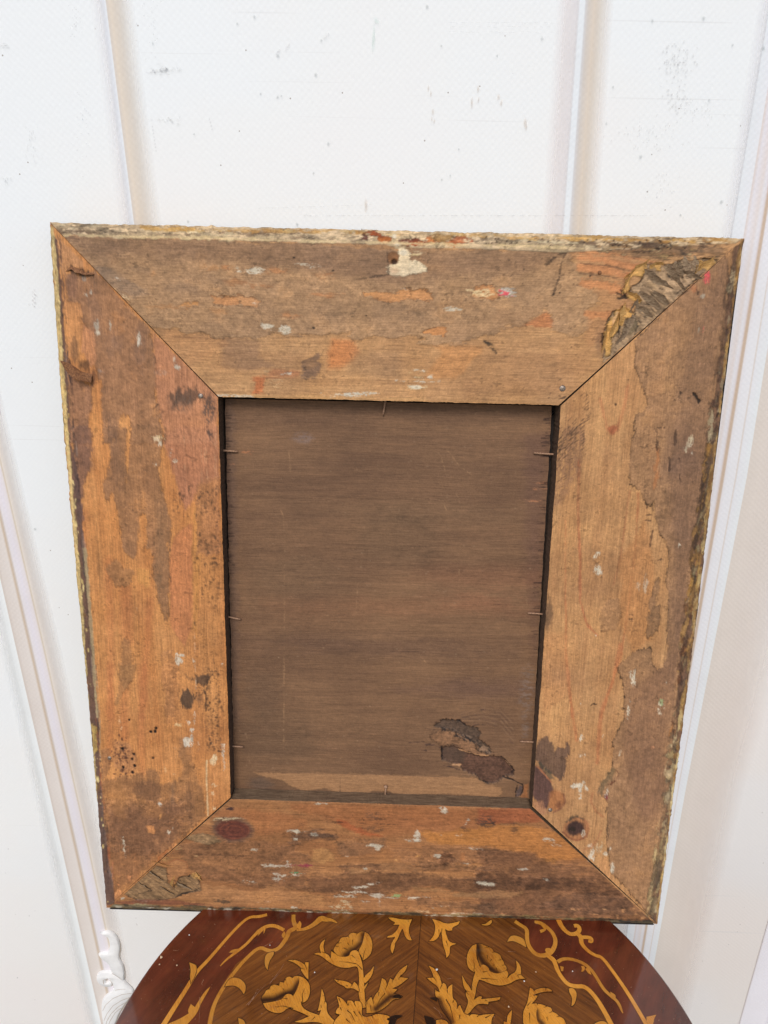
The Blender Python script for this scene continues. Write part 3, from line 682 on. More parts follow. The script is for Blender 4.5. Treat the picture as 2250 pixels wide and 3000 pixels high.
cv.poly(Z4(800, 1000, 1000, 700, 1080, 1100, 1050, 1600, 900, 1680, 820, 1500), (186, 130, 80), a=.6, soft=6, rag=6)
cv.poly(Z20(200, 60, 460, 0, 480, 700, 190, 900), (184, 132, 88), a=.5, soft=6, rag=5)
cv.poly(Z4(340, 20, 560, 0, 520, 300, 430, 500, 330, 600, 300, 620, 320, 300), (140, 104, 78), a=.65, soft=5, rag=8, sparse=-.1)
for i in range(90):      # saw marks near the rebate
    x, y = rnd.uniform(330, 500), rnd.uniform(-60, 620)
    if x > 500 - (y + 60) * .24: continue
    cv.line(Z4(x, y, x + rnd.uniform(14, 50), y - rnd.uniform(14, 50)), .5, (88, 66, 52), a=.7, rag=1, soft=.6)
for i in range(40):
    x, y = rnd.uniform(0, 75), rnd.uniform(1450, 2050)
    cv.line(Z14(x, y, x + 30, y - 25), .6, (96, 70, 54), a=.7, rag=1)
GR = (Z14(1300, 160, 1240, 240, 1050, 430, 830, 640, 470, 990, 500, 1050, 490, 1180, 530, 1320, 580, 1450, 600, 1560, 590, 1620, 500, 1650, 470, 1850)
      + Z4(880, 250, 880, 430, 960, 470, 1010, 610, 1060, 560, 1070, 690, 1100, 790, 1160, 860, 1170, 1000, 1140, 1160, 1170, 1250, 1160, 1600, 1180, 1660, 1130, 1800, 1080, 1830, 1050, 1780, 1040, 1640, 900, 1700, 790, 1800)
      + Z20(1010, 420, 1050, 500, 1080, 640, 1100, 700, 1080, 850, 1080, 970, 1030, 1090, 960, 1200, 960, 1500, 830, 1700, 780, 1780, 880, 1820, 900, 1900, 870, 1950, 900, 2074) + Z17(1060, 300, 1040, 480, 1080, 700, 1400, 1070, 1500, 400, 1580, 0) + [(2010, 2000), (2080, 1500), (2150, 900)])
grime(GR, (146, 114, 87), 'v', rag=4, edge=.65)
cv.poly(Z14(1340, 200, 1230, 1300, 1150, 2212, 700, 2212, 900, 1200, 1100, 600), (124, 95, 76), a=.5, soft=18, rag=10)
cv.poly(Z4(1300, 0, 1450, 300, 1350, 1000, 1280, 1500, 1220, 2169, 1180, 2100, 1200, 900, 1180, 300), (118, 90, 74), a=.5, soft=14, rag=10)
cv.poly(Z20(1180, 600, 1640, 300, 1560, 1800, 1480, 2074, 1250, 2074, 1100, 1500, 1080, 1200), (128, 94, 74), a=.5, soft=18, rag=10)
grime(Z4(650, 1530, 660, 1400, 700, 1300, 790, 1290, 815, 1390, 770, 1510, 690, 1530), (148, 114, 84), 'v', rag=4, edge=.3, a=.85)
for pts in (Z4(1060, 1180, 1090, 1100, 1100, 1200, 1080, 1350, 1040, 1450, 1030, 1300), Z4(1060, 1340, 1110, 1340, 1110, 1480, 1050, 1560, 1000, 1600, 1010, 1450)):
    grime(pts, (138, 108, 82), 'v', rag=4, edge=.4, a=.9)
for pts in (Z4(1080, 150, 1110, 240, 1100, 380, 1060, 480, 1050, 440, 1080, 300), Z14(690, 2000, 700, 1960, 720, 2050, 700, 2150, 680, 2212, 660, 2150)):
    cv.poly(pts, (180, 122, 78), a=.8, rag=4, edge=.2, soft=1.5)
E(cv, Z14, 1020, 510, 36, 38, (168, 112, 76), a=.8, rag=5); E(cv, Z14, 1060, 720, 26, 20, (190, 136, 100), a=.7, rag=4, sparse=-.05)
for pts in (Z4(1000, 660, 1050, 660), Z4(1000, 700, 1040, 705), Z4(1095, 930, 1120, 935), Z4(1090, 1000, 1120, 990), Z4(880, 1405, 910, 1410), Z4(880, 1440, 905, 1440), Z4(1250, 240, 1255, 400), Z4(1050, 780, 1035, 900), Z4(1070, 20, 1090, 60), Z4(1180, 230, 1170, 330), Z14(680, 1760, 760, 1760), Z14(690, 1760, 690, 1960), Z14(860, 1780, 850, 1920), Z14(900, 2040, 890, 2160), Z14(1050, 1420 - 900, 1060, 560)):
    cv.line(pts, 1.0, (74, 54, 42), a=.8, rag=2.5, soft=1, hz=-.4)
cv.poly(Z14(1010, 1440, 1040, 1450, 1085, 1520, 1060, 1550, 1040, 1500, 1010, 1460), (36, 28, 24), a=.95, rag=1, soft=.7, hz=-1.2)
cv.line(Z20(715, 822, 740, 800, 780, 805), 1.2, (56, 40, 30), a=.9, rag=1.5)
for (x, y) in ((900, 1447), (850, 1510), (430, 1327), (317, 1552), (575, 1430), (860, 1640)): E(cv, Z14, x, y, 7, 7, (52, 38, 30), a=.9, rag=3)
# stains, knots at the bottom
cv.poly(Z20(150, 1200, 190, 1190, 240, 1160, 270, 1240, 320, 1320, 340, 1270, 430, 1290, 460, 1240, 490, 1320, 440, 1400, 430, 1550, 370, 1640, 300, 1600, 180, 1480, 100, 1400), (98, 76, 66), a=.85, rag=6, soft=1.5)
cv.poly(Z20(130, 1430, 290, 1560, 330, 1640, 260, 1640, 190, 1560), (80, 76, 64), a=.7, soft=3, rag=5)
cv.poly(Z20(90, 1480, 160, 1500, 290, 1660, 310, 1760, 280, 1840, 240, 1960, 200, 1960, 100, 1850, 70, 1800), (92, 66, 62), a=.95, rag=2, soft=2.5, edge=.2)
cv.line(Z20(130, 1490, 210, 1580, 300, 1680), 1.5, (178, 118, 80), a=.8, soft=1.5)
cv.poly(Z20(60, 1880, 180, 1880, 260, 2010, 150, 2030), (168, 120, 90), a=.7, soft=3)
cv.poly(Z20(260, 1780, 330, 1740, 430, 1800, 440, 1900, 380, 1960, 300, 1990, 250, 1940), (166, 108, 66), a=.8, soft=4, rag=3)
cv.line(Z20(420, 1800, 440, 1880, 390, 1960, 300, 2000), 1.6, (120, 76, 60), a=.8, soft=2); E(cv, Z20, 370, 1920, 34, 30, (122, 78, 56), a=.7, soft=3)
cv.poly(Z20(800, 1760, 850, 1640, 900, 1540, 960, 1500, 1010, 1530, 960, 1600, 900, 1700, 830, 1790), (104, 90, 66), a=.7, soft=5, rag=8)
cv.line(Z20(1010, 1540, 1030, 1580, 980, 1660, 930, 1690), 2.4, (110, 66, 46), a=.85, rag=3); E(cv, Z20, 895, 1830, 14, 36, (132, 62, 66), a=.85, rag=3)
cv.line(Z20(740, 1790, 720, 1880, 780, 1990, 860, 2050), 2, (170, 112, 74), a=.7, soft=2.5)
E(cv, Z17, 800, 355, 105, 98, (158, 100, 66), a=.75, soft=3, rag=1); E(cv, Z17, 795, 350, 88, 82, (182, 128, 84), a=.6, soft=4, rag=1); E(cv, Z17, 792, 350, 72, 60, (64, 46, 44), a=.96, soft=4, rag=2)
E(cv, Z17, 780, 360, 22, 12, (50, 40, 32), a=.9, rag=5); cv.line(Z17(720, 300, 760, 265, 800, 255, 850, 275), 2.2, (84, 76, 62), a=.8, soft=2.5, rag=3)
cv.line(Z17(690, 380, 740, 430, 810, 450, 880, 420, 905, 350), 1, (128, 76, 56), a=.8, soft=1.5); cv.line(Z17(850, 530, 920, 500, 960, 450, 1000, 370), 1.6, (168, 106, 74), a=.6, soft=2)
chips(Z4, [(638, 1075, 28, 42), (655, 1100, 18, 20), (630, 965, 12, 16), (650, 945, 8, 12), (1335, 120, 22, 44, {'c': (196, 182, 158)}), (1300, 170, 16, 30, {'c': (190, 176, 150)}), (1345, 200, 10, 18), (1255, 890, 9, 16), (1115, 2110, 34, 60, {'sparse': .02}), (1125, 2060, 14, 20, {'c': (150, 164, 120)}), (510, 2075, 12, 20, {'sparse': 0.}), (865, 2110, 8, 34), (905, 1890, 6, 24), (1155, 1910, 6, 34), (635, 1560, 8, 8), (1000, 1180, 10, 40, {'a': .5}), (940, 1190, 10, 30, {'a': .4})])
chips(Z20, [(555, 1710, 40, 22), (600, 1730, 22, 44), (640, 1690, 12, 22), (670, 1730, 12, 20), (600, 1800, 8, 14), (600, 1842, 16, 12), (600, 800, 16, 20, {'sparse': 0.}), (610, 1190, 5, 14), (630, 1370, 34, 30, {'sparse': .06}), (1050, 1320, 14, 16), (1035, 1365, 8, 16), (1410, 1280, 26, 10, {'c': (206, 146, 106)}), (900, 1770, 8, 30), (840, 1330, 10, 120, {'sparse': .08}), (1120, 860, 12, 40), (1185, 520, 10, 36, {'ang': -20})])
chips(Z17, [(990, 510, 32, 60, {'sparse': 0.0, 'c': (206, 188, 158)}), (1035, 560, 26, 20), (915, 570, 16, 38), (935, 600, 8, 14), (900, 490, 20, 22, {'sparse': 0.0}), (855, 385, 12, 20), (905, 405, 30, 12, {'sparse': -.02}), (1090, 660, 8, 24), (780, 12, 22, 18), (1060, 740, 14, 20, {'c': (214, 160, 110)}), (1235, 880, 14, 22, {'c': (206, 150, 104), 'ang': 0}), (1205, 850, 10, 12), (1070, 520, 16, 16)])
cv.poly(Z17(980, 590, 1050, 580, 1060, 680, 1050, 740, 990, 690), (190, 140, 94), a=.8, rag=3, soft=1.5); cv.line(Z17(1045, 280, 1050, 400, 1030, 500), 1.8, (80, 62, 48), a=.7, rag=4, sparse=-.05)
chips(Z14, [(1140, 370, 18, 26, {'c': (228, 84, 92)}), (1132, 420, 14, 26, {'c': (224, 92, 96)}), (1124, 450, 7, 12, {'c': (224, 100, 100)}), (1108, 870, 12, 34, {'c': (196, 100, 90), 'sparse': .0}), (1098, 905, 12, 8, {'c': (206, 120, 100)}), (1000, 1860, 22, 30, {'c': (190, 174, 146)}), (970, 1910, 26, 36, {'c': (186, 168, 140), 'sparse': -.04}), (945, 1970, 14, 22, {'c': (186, 168, 140)}), (1005, 1990, 10, 20), (992, 650, 5, 34, {'c': (186, 166, 140)}), (945, 800, 8, 28, {'c': (180, 160, 134)}), (1105, 575, 16, 8, {'c': (170, 158, 140)}), (1090, 1190, 14, 12, {'c': (186, 140, 110)}), (1070, 860, 6, 30, {'c': (170, 156, 136)})], o='v')
E(cv, Z4, 270, 1410, 30, 100, (92, 72, 58), a=.7, soft=3)
# outer strips
RS = Z14(1380, 140, 1350, 400, 1320, 700, 1270, 1000, 1230, 1300, 1180, 1700, 1150, 2212) + Z4(1475, 0, 1440, 300, 1390, 700, 1340, 1200, 1290, 1600, 1240, 1950) + Z17(1580, 0, 1500, 300, 1460, 600, 1400, 1060, 1440, 1110, 1520, 500, 1620, 0) + [(2010, 2100), (2110, 1400), (2190, 705)]
cv.poly(RS, (122, 90, 68), rag=1.6, soft=.8, edge=.35, fl=.7)
for i in range(420):
    t = rnd.random() ** .8
    y = 740 + t * 1945
    xo = 2180 + (y - 698) * -0.1266
    wdt = 30 if y < 1400 else 34
    x = xo - rnd.uniform(3, wdt)
    if y < 1300: c = rnd.choice([(110, 80, 60), (96, 70, 54), (136, 102, 76), (168, 148, 116), (88, 62, 50)])
    elif y < 1750: c = rnd.choice([(110, 84, 62), (150, 112, 64), (84, 62, 48), (160, 140, 104), (190, 140, 70)])
    elif y < 2150: c = rnd.choice([(170, 116, 68), (104, 74, 56), (96, 70, 56), (150, 126, 94), (196, 150, 90), (110, 70, 46)])
    else: c = rnd.choice([(206, 180, 132), (180, 154, 110), (136, 112, 86), (206, 182, 142), (112, 92, 72), (192, 158, 112)])
    cv.ell(x, y, rnd.uniform(2, 8), rnd.uniform(5, 34 if y < 1900 else 20), c, a=rnd.uniform(.5, .95), rag=4, soft=1, edge=0.25, hz=rnd.uniform(-.4, .5), ang=7)
chips(Z14, [(1370, 400, 28, 50, {'c': (170, 150, 118)}), (1190, 1700, 18, 110, {'c': (176, 158, 128)}), (1220, 1400, 12, 60, {'c': (160, 144, 118)})], o='v')
for i in range(150):
    t = rnd.random(); y = 720 + t * 1500
    x = 2180 + (y - 698) * -0.1266 - rnd.uniform(1.5, 10)
    cv.ell(x, y, rnd.uniform(2, 4.5), rnd.uniform(5, 26), rnd.choice([(196, 156, 92), (170, 128, 72), (214, 186, 130), (140, 102, 58)]), a=.75, rag=3, soft=.9, fl=.9)
for i in range(60):
    y = rnd.uniform(2200, 2690); x = 2180 + (y - 698) * -0.1266 - rnd.uniform(1, 5)
    cv.ell(x, y, 2, rnd.uniform(5, 18), rnd.choice([(214, 174, 104), (236, 214, 160), (170, 120, 60)]), a=.8, rag=2)

# ================================================================ BOTTOM RAIL
cv.clip = None
base('B', (158, 108, 68), (178, 126, 80), 'h', 701, amp=0.22, band=.9)
cv.clip = masks['B']; cv.o = 'h'
cv.poly(Z16(0, 60, 1659, 110, 1659, 330, 1000, 300, 700, 340, 300, 180, 0, 120), (168, 108, 66), a=.7, soft=8, rag=6)
cv.poly(Z17(0, 190, 430, 190, 560, 300, 0, 310), (170, 98, 62), a=.85, soft=4, rag=5)
cv.poly(Z16(380, 200, 460, 210, 600, 290, 750, 330, 620, 330, 450, 270), (182, 98, 58), a=.7, soft=3, rag=5)
cv.poly(Z16(1040, 300, 1659, 270, 1659, 420, 1400, 410, 1150, 390), (194, 130, 66), a=.85, soft=3, rag=7)
cv.poly(Z17(0, 330, 560, 330, 850, 560, 870, 600, 500, 600, 300, 540, 0, 490), (192, 128, 68), a=.85, soft=3, rag=7)
cv.poly(Z17(430, 600, 630, 600, 620, 640, 440, 635), (196, 134, 72), a=.85, soft=2, rag=5)
cv.poly(Z15(1000, 100, 1400, 120, 1659, 200, 1659, 260, 1250, 320, 1200, 230, 1100, 180, 880, 170), (178, 116, 72), a=.6, soft=6, rag=6)
# old dark skin in horizontal smears
for pts, c, a in ((Z15(650, 380, 1250, 370, 1500, 420, 1659, 480, 1659, 780, 1300, 760, 900, 700, 700, 600, 560, 420), (132, 96, 70), .8),
                  (Z16(0, 300, 370, 310, 380, 370, 0, 380), (112, 84, 66), .85), (Z16(360, 370, 780, 350, 740, 480, 420, 490), (122, 92, 70), .8), (Z16(400, 560, 740, 545, 740, 600, 420, 600), (108, 80, 62), .85),
                  (Z16(140, 660, 500, 620, 1000, 640, 1659, 700, 1659, 860, 1200, 740, 700, 800, 300, 800, 120, 740), (108, 78, 58), .85),
                  (Z16(1000, 560, 1300, 540, 1659, 560, 1659, 620, 1100, 600), (112, 84, 64), .7), (Z16(760, 420, 1659, 420, 1659, 560, 900, 560), (150, 110, 80), .6),
                  (Z17(0, 520, 450, 560, 620, 640, 900, 640, 1060, 760, 1380, 1070, 1380, 1100, 0, 1080), (114, 82, 62), .9), (Z17(0, 690, 300, 720, 1000, 780, 1200, 900, 600, 860, 0, 860), (92, 66, 50), .7),
                  (Z17(700, 860, 1250, 920, 1380, 1060, 800, 1060, 500, 980), (96, 74, 62), .6), (Z16(1050, 820, 1659, 870, 1659, 960, 1000, 900), (112, 84, 64), .7), (Z16(1220, 480, 1300, 480, 1300, 540, 1230, 540), (96, 66, 48), .8)):
    grime(pts, c, 'h', rag=12, edge=0.05, a=a, soft=4, tex=1.5)
for pts, c in ((Z16(180, 440, 290, 420, 340, 470, 360, 540, 240, 560, 190, 520), (188, 138, 86)), (Z16(0, 770, 100, 780, 260, 820, 290, 920, 0, 850), (184, 132, 84)), (Z15(800, 700, 900, 740, 980, 715, 1020, 750, 1280, 770, 1350, 740, 1600, 770, 1659, 860, 1200, 870, 900, 840, 580, 830, 700, 800, 800, 770), (184, 132, 86)), (Z17(0, 850, 380, 860, 400, 890, 250, 915, 0, 905), (168, 124, 84)), (Z16(980, 740, 1200, 750, 1300, 790, 1000, 780), (166, 122, 80)), (Z16(720, 540, 900, 540, 1050, 600, 760, 620), (166, 120, 80)), (Z16(480, 590, 640, 590, 620, 620, 500, 620), (172, 126, 84)), (Z16(1300, 780, 1659, 800, 1659, 830, 1350, 830), (160, 120, 82))):
    cv.poly(pts, c, a=.85, rag=8, soft=2, edge=.15)
cv.poly(Z15(540, 540, 620, 510, 690, 540, 690, 640, 620, 650, 560, 730, 510, 660), (178, 126, 84), a=.85, rag=5, edge=.2); cv.line(Z15(535, 550, 600, 515, 680, 540, 690, 590), 1, (168, 100, 62), a=.6)
# knot
E(cv, Z15, 1060, 275, 172, 100, (104, 80, 68), a=.8, soft=5, rag=5); E(cv, Z15, 1060, 280, 140, 78, (108, 58, 46), a=.95, soft=4, rag=2)
for r in (118, 92, 66, 40): 
    pts = [(1070 + r * math.cos(t), 285 + r * .56 * math.sin(t)) for t in np.linspace(0, 6.28, 22)]
    cv.line(sum([Z15(x, y) for x, y in pts], []), .8, (150, 84, 58) if r % 4 else (74, 42, 38), a=.6, soft=1.6, rag=2, sparse=-.12)
chips(Z15, [(1000, 192, 60, 8, {'c': (206, 186, 150)}), (1080, 186, 40, 6, {'c': (200, 180, 146)})]); E(cv, Z15, 1035, 105, 30, 14, (56, 40, 44), a=.9, rag=3)
grime(Z15(680, 330, 800, 310, 900, 330, 960, 380, 860, 400, 700, 370), (146, 122, 92), 'h', rag=6, edge=.2, tex=1.8)
# torn patch at the left mitre
TB = Z15(170, 800, 330, 640, 430, 560, 520, 590, 530, 700, 580, 760, 610, 680, 720, 640, 790, 700, 800, 770, 640, 800, 590, 830, 440, 850, 300, 850)
cv.poly(TB, (150, 118, 84), rag=3, soft=1, edge=.6, hz=-.8)
tmp.C = np.zeros_like(cv.C); tmp.clip = masks['B']; tmp.poly(TB, (255, 255, 255), rag=3, soft=1, fl=0)
TM2 = tmp.C[..., 0]
cs, sn = math.cos(math.radians(38)), math.sin(math.radians(38))
fib2 = fbm(GX * cs + GY * sn, -GX * sn + GY * cs, 16, 2.2, 4, 841, .7)
cv.C *= (1 + TM2 * (fib2 * 1.7 + lump * .6))[..., None]; cv.H += TM2 * (fib2 * 1.2 + lump * 2)
chips(Z15, [(470, 565, 50, 10, {'c': (214, 160, 92), 'ang': 12}), (770, 660, 24, 30, {'c': (206, 160, 92)}), (735, 640, 14, 16, {'c': (206, 160, 92)}), (580, 700, 12, 26, {'c': (196, 140, 74)}), (305, 690, 18, 8, {'c': (206, 160, 104)}), (355, 690, 12, 8, {'c': (196, 160, 110)}), (505, 520, 24, 14, {'c': (190, 150, 96)}), (600, 430, 40, 20, {'c': (206, 170, 116), 'sparse': -.02}), (755, 490, 26, 6, {'c': (224, 186, 130), 'ang': 30})])
for pts in (Z15(440, 590, 540, 640), Z15(575, 690, 580, 740), Z15(775, 700, 778, 760), Z15(790, 760, 640, 800, 590, 830), Z15(290, 800, 330, 790, 400, 770), Z15(710, 640, 700, 660)): cv.line(pts, .9, (44, 34, 28), a=.85, rag=2)
# paint
chips(Z15, [(1440, 572, 80, 10), (1500, 545, 14, 22), (1510, 560, 50, 10), (1540, 638, 80, 14), (1470, 650, 40, 14), (1425, 680, 30, 10), (1560, 290, 40, 8), (1575, 312, 10, 12), (1560, 355, 14, 6), (1200, 695, 60, 24, {'sparse': .06}), (1230, 440, 12, 5), (300, 868, 60, 14, {'sparse': .03}), (160, 838, 16, 14), (1325, 918, 40, 5), (1550, 912, 20, 8), (1240, 870, 60, 12, {'sparse': .03, 'c': (214, 176, 146)}), (1340, 860, 60, 14, {'sparse': .04, 'c': (214, 176, 146)})])
chips(Z16, [(200, 318, 30, 16), (55, 300, 20, 14), (40, 355, 12, 6), (670, 403, 60, 12), (712, 440, 20, 12), (500, 785, 70, 8), (600, 742, 46, 10, {'ang': -8}), (670, 718, 36, 8, {'ang': -10}), (700, 815, 56, 22), (725, 860, 10, 20), (500, 822, 80, 9), (870, 835, 90, 10), (1000, 828, 80, 7, {'ang': -4}), (1260, 892, 40, 12), (1165, 915, 18, 6), (1030, 330, 22, 40), (1020, 365, 30, 8), (1250, 118, 34, 26), (1370, 318, 36, 14, {'sparse': -.02}), (1258, 318, 18, 5), (1415, 562, 24, 6), (1190, 492, 16, 10), (1500, 430, 60, 12, {'sparse': 0.}), (460, 498, 8, 6), (600, 590, 10, 6), (1430, 215, 8, 20, {'ang': 30}), (235, 70, 30, 4), (860, 525, 28, 18, {'c': (206, 156, 100)}), (1035, 495, 26, 14, {'c': (206, 150, 90)}), (1400, 500, 24, 60, {'c': (176, 116, 70), 'sparse': 0.}),
            (410, 900, 130, 50, {'sparse': .03, 'c': (206, 190, 158)}), (450, 870, 90, 30, {'sparse': -.02, 'c': (210, 194, 160)}), (600, 860, 60, 14, {'sparse': .04}), (980, 945, 60, 14, {'sparse': 0., 'c': (222, 180, 140)}), (1120, 942, 56, 12, {'c': (222, 184, 140)}), (1320, 950, 30, 16, {'sparse': -.02, 'c': (216, 168, 130)}), (560, 968, 300, 8, {'sparse': .03}), (1300, 960, 300, 12, {'sparse': .07})])
chips(Z15, [(1560, 566, 56, 6, {'c': (150, 60, 70)}), (1555, 628, 34, 9, {'c': (84, 140, 96)})]); chips(Z16, [(858, 818, 42, 16, {'c': (156, 186, 124)}), (60, 566, 46, 6, {'c': (160, 70, 80)}), (40, 628, 36, 9, {'c': (84, 140, 96)})])
chips(Z17, [(765, 1005, 46, 14, {'c': (206, 152, 104)}), (200, 1048, 30, 14, {'c': (196, 136, 92)}), (1025, 1005, 14, 12, {'c': (206, 156, 110)}), (1175, 1022, 14, 20, {'c': (206, 150, 100)}), (1175, 985, 8, 10, {'c': (206, 150, 100)}), (1270, 998, 16, 12, {'c': (206, 150, 100)}), (940, 1052, 12, 14, {'c': (206, 150, 100)}), (970, 1068, 16, 20, {'c': (206, 150, 100)}), (1055, 1075, 16, 18, {'c': (206, 150, 100)}), (1130, 1075, 16, 20, {'c': (206, 150, 100)}), (1190, 1080, 26, 10, {'c': (206, 150, 100)}), (1225, 1068, 16, 20, {'c': (206, 150, 100)}), (1272, 1068, 12, 22, {'c': (206, 150, 100)}), (1325, 1080, 26, 14, {'c': (206, 150, 100)}), (570, 1070, 14, 8, {'c': (190, 140, 100)}), (640, 480, 60, 24, {'sparse': .04}), (560, 440, 30, 5), (60, 435, 70, 8, {'sparse': 0.}), (400, 465, 60, 10, {'sparse': .03}), (360, 680, 14, 6), (545, 765, 14, 6), (65, 800, 20, 4)])
for x, y, rx, ry in ((700, 275, 60, 18), (1580, 200, 80, 50), (660, 160, 40, 20), (200, 330, 150, 26), (1420, 270, 30, 16), (110, 235, 16, 8)):
    E(cv, Z16, x, y, rx, ry, (86, 66, 54), a=.65, soft=3, rag=10, sparse=-.05)
for x, y, rx, ry in ((70, 320, 60, 40), (300, 350, 26, 50), (560, 350, 60, 30), (60, 270, 50, 16)):
    E(cv, Z17, x, y, rx, ry, (86, 66, 54), a=.6, soft=3, rag=10, sparse=-.05)
E(cv, Z15, 980, 858, 40, 12, (60, 56, 48), a=.7, rag=8)
for pts in (Z15(560, 470, 900, 480, 1300, 500), Z15(700, 600, 1200, 610, 1659, 600), Z16(300, 215, 900, 240, 1659, 225), Z16(0, 150, 600, 200, 1200, 190), Z17(0, 320, 500, 310), Z16(380, 580, 740, 560), Z17(480, 790, 1020, 800), Z16(1000, 680, 1659, 690), Z16(900, 585, 1280, 570)):
    cv.line(pts, .6, (74, 52, 40), a=.7, rag=3, sparse=-.06)
# lower lip
BS = Z15(60, 890, 1659, 950) + Z16(0, 950, 1659, 985) + Z17(0, 1085, 1400, 1105, 1450, 1125, 0, 1110) + Z16(1659, 1010, 0, 975) + Z15(1659, 980, 30, 925)
cv.poly(Z15(100, 855, 560, 850, 900, 890, 560, 890, 380, 900, 90, 880), (132, 80, 60), a=.8, rag=4, soft=2)
cv.poly(BS, (122, 104, 76), rag=1.5, soft=1, edge=.3, fl=.9)
for i in range(260):
    x = rnd.uniform(330, 1920); y = 2659 + (x - 312) * .0291 - rnd.uniform(1, 11)
    cv.ell(x, y, rnd.uniform(5, 40), rnd.uniform(1.2, 3.2), rnd.choice([(70, 60, 48), (176, 160, 112), (140, 116, 72), (96, 80, 60), (56, 46, 42), (190, 172, 128)]), a=rnd.uniform(.4, .9), rag=3, soft=1)
for i in range(34):
    x = rnd.choice([rnd.uniform(900, 1010), rnd.uniform(1240, 1320), rnd.uniform(340, 1900)]); y = 2659 + (x - 312) * .0291 - rnd.uniform(1, 5)
    cv.ell(x, y, rnd.uniform(4, 14), rnd.uniform(1.5, 3.2), (236, 226, 204), rag=3)
cv.clip = None
# a last coat of handling: pits, dust in the grain, small shifts of hue
f1 = fbm(GX, GY, 3.2, 2.6, 3, 1101, .8); f2 = fbm(GX, GY, 11, 9, 4, 1121, .75); f3 = fbm(GX, GY, 130, 130, 5, 1141, .7); f4 = fbm(GX, GY, 60, 60, 4, 1161, .7)
gh, _, _ = streaks('h', 1181, 90, 1.7); gv, _, _ = streaks('v', 1201, 90, 1.7)
g_ = np.where(masks['T'] | masks['B'], gh, gv)
F = 1 + f1 * .6 + f2 * .5 + f3 * .45 + g_ * (.62 - .42 * GM)
F *= 1 - .42 * sstep((f2 - .17) / .05) * sstep(f4 * 4 + .6)
F *= 1 - .30 * (1 - GM * .7) * sstep((g_ - .20) / .06)
F *= 1 + .22 * sstep((-f1 - .24) / .04)
cv.C[:] = cv.C * np.array([1.02, .965, .89], np.float32)
cv.C[masks['B']] *= .84; cv.C[masks['T']] *= .97
_l = cv.C.mean(-1, keepdims=True); cv.C[:] = cv.C * .97 + _l * .03 * np.array([1.12, 1.0, .86], np.float32)
hue = f4 * .35 + f3 * .25
cv.C *= (np.clip(F, .35, 1.6)[..., None] * np.stack([1 + hue * .12, 1 + hue * .02, 1 - hue * .35], -1)).astype(np.float32)
cv.H += (f2 * .25 + f1 * .12).astype(np.float32)
np.clip(cv.C, 0.004, 0.92, out=cv.C)
RAILC, RAILH = cv.C, cv.H

# ================================================================ BACKING BOARD
cp = Canvas(-0.019)
cp.o = 'h'
a, b, _ = streaks('h', 901, 120, 2.0)
a2, b2, _ = streaks('h', 931, 300, 9)
mott = fbm(GX, GY, 160, 120, 5, 951, .6)
t = np.clip(.5 + b * .8 + mott * 1.5 + b2 * .35, 0, 1)[..., None]
cp.C[:] = (lin((104, 78, 58)) * (1 - t) + lin((126, 96, 70)) * t) * (1 + a * .30 + a2 * .06)[..., None]
cp.H[:] = a * .12
def S(Z, x, y, rx, ry, c, **k): E(cp, Z, x, y, rx, ry, c, **k)
cp.poly(Z8(60, 60, 1600, 95, 1600, 190, 900, 150, 60, 190), (96, 72, 56), a=.35, soft=16, rag=10)  # shade under the upper rail, painted into the board's colour
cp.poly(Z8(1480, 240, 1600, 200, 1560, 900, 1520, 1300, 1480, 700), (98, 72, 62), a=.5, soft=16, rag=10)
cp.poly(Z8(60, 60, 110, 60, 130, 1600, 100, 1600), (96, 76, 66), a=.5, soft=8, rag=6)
for x, y, rx, ry, c in ((1300, 900, 330, 60, (128, 90, 66)), (900, 1050, 500, 40, (130, 92, 66)), (1250, 1020, 120, 30, (140, 96, 70)), (500, 1100, 250, 50, (126, 94, 68)), (800, 1230, 500, 40, (90, 68, 56)), (760, 820, 700, 40, (96, 72, 54)), (300, 1650, 200, 120, (94, 74, 56)), (700, 1600, 400, 60, (118, 90, 66)), (400, 900, 220, 90, (118, 92, 68)), (1000, 600, 400, 60, (118, 92, 68)), (1300, 1430, 300, 40, (98, 74, 64)), (240, 1450, 90, 100, (92, 72, 56)), (880, 720, 200, 130, (100, 78, 58))):
    S(Z8, x, y, rx, ry, c, a=.45, soft=18, rag=14)
E(cp, Z8, 440, 250, 42, 24, (122, 108, 104), a=.5, soft=6, rag=6, sparse=-.1)
for x, y in ((140, 1550),): 
    for r in (34, 22, 10): cp.line(Z8(*sum([[x + r * math.cos(q), y + r * .7 * math.sin(q)] for q in np.linspace(0, 6.28, 14)], [])), .6, (84, 64, 58), a=.5, soft=1.5, sparse=-.1)
for i in range(240):
    x, y = rnd.uniform(70, 1560), rnd.uniform(90, 1800); L_ = rnd.uniform(20, 160)
    cp.line(Z8(x, y, x + L_, y + rnd.uniform(-3, 10)), .45, rnd.choice([(70, 52, 42), (84, 62, 48), (142, 108, 82)]), a=rnd.uniform(.3, .7), rag=1.2, sparse=-.05)
for pts in (Z8(470, 1215, 540, 1160, 610, 1115, 655, 1105), Z8(545, 1085, 595, 1075), Z8(1080, 330, 1110, 430, 1170, 440, 1190, 470), Z8(1110, 300, 1170, 380, 1240, 430), Z8(1155, 510, 1175, 560, 1200, 610), Z8(1080, 500, 1100, 570, 1110, 590), Z8(1145, 780, 1160, 830), Z8(365, 310, 372, 420), Z8(340, 1720, 345, 700), Z8(125, 320, 130, 400), Z8(160, 1600, 180, 1780), Z8(980, 1270, 1040, 1340), Z8(1170, 860, 1160, 1000), Z8(690, 940, 680, 1080), Z8(300, 520, 340, 620, 340, 700), Z8(1480, 960, 1490, 1040)):
    cp.line(pts, .5, (160, 126, 92), a=.55, rag=2, sparse=-.04, o='i')
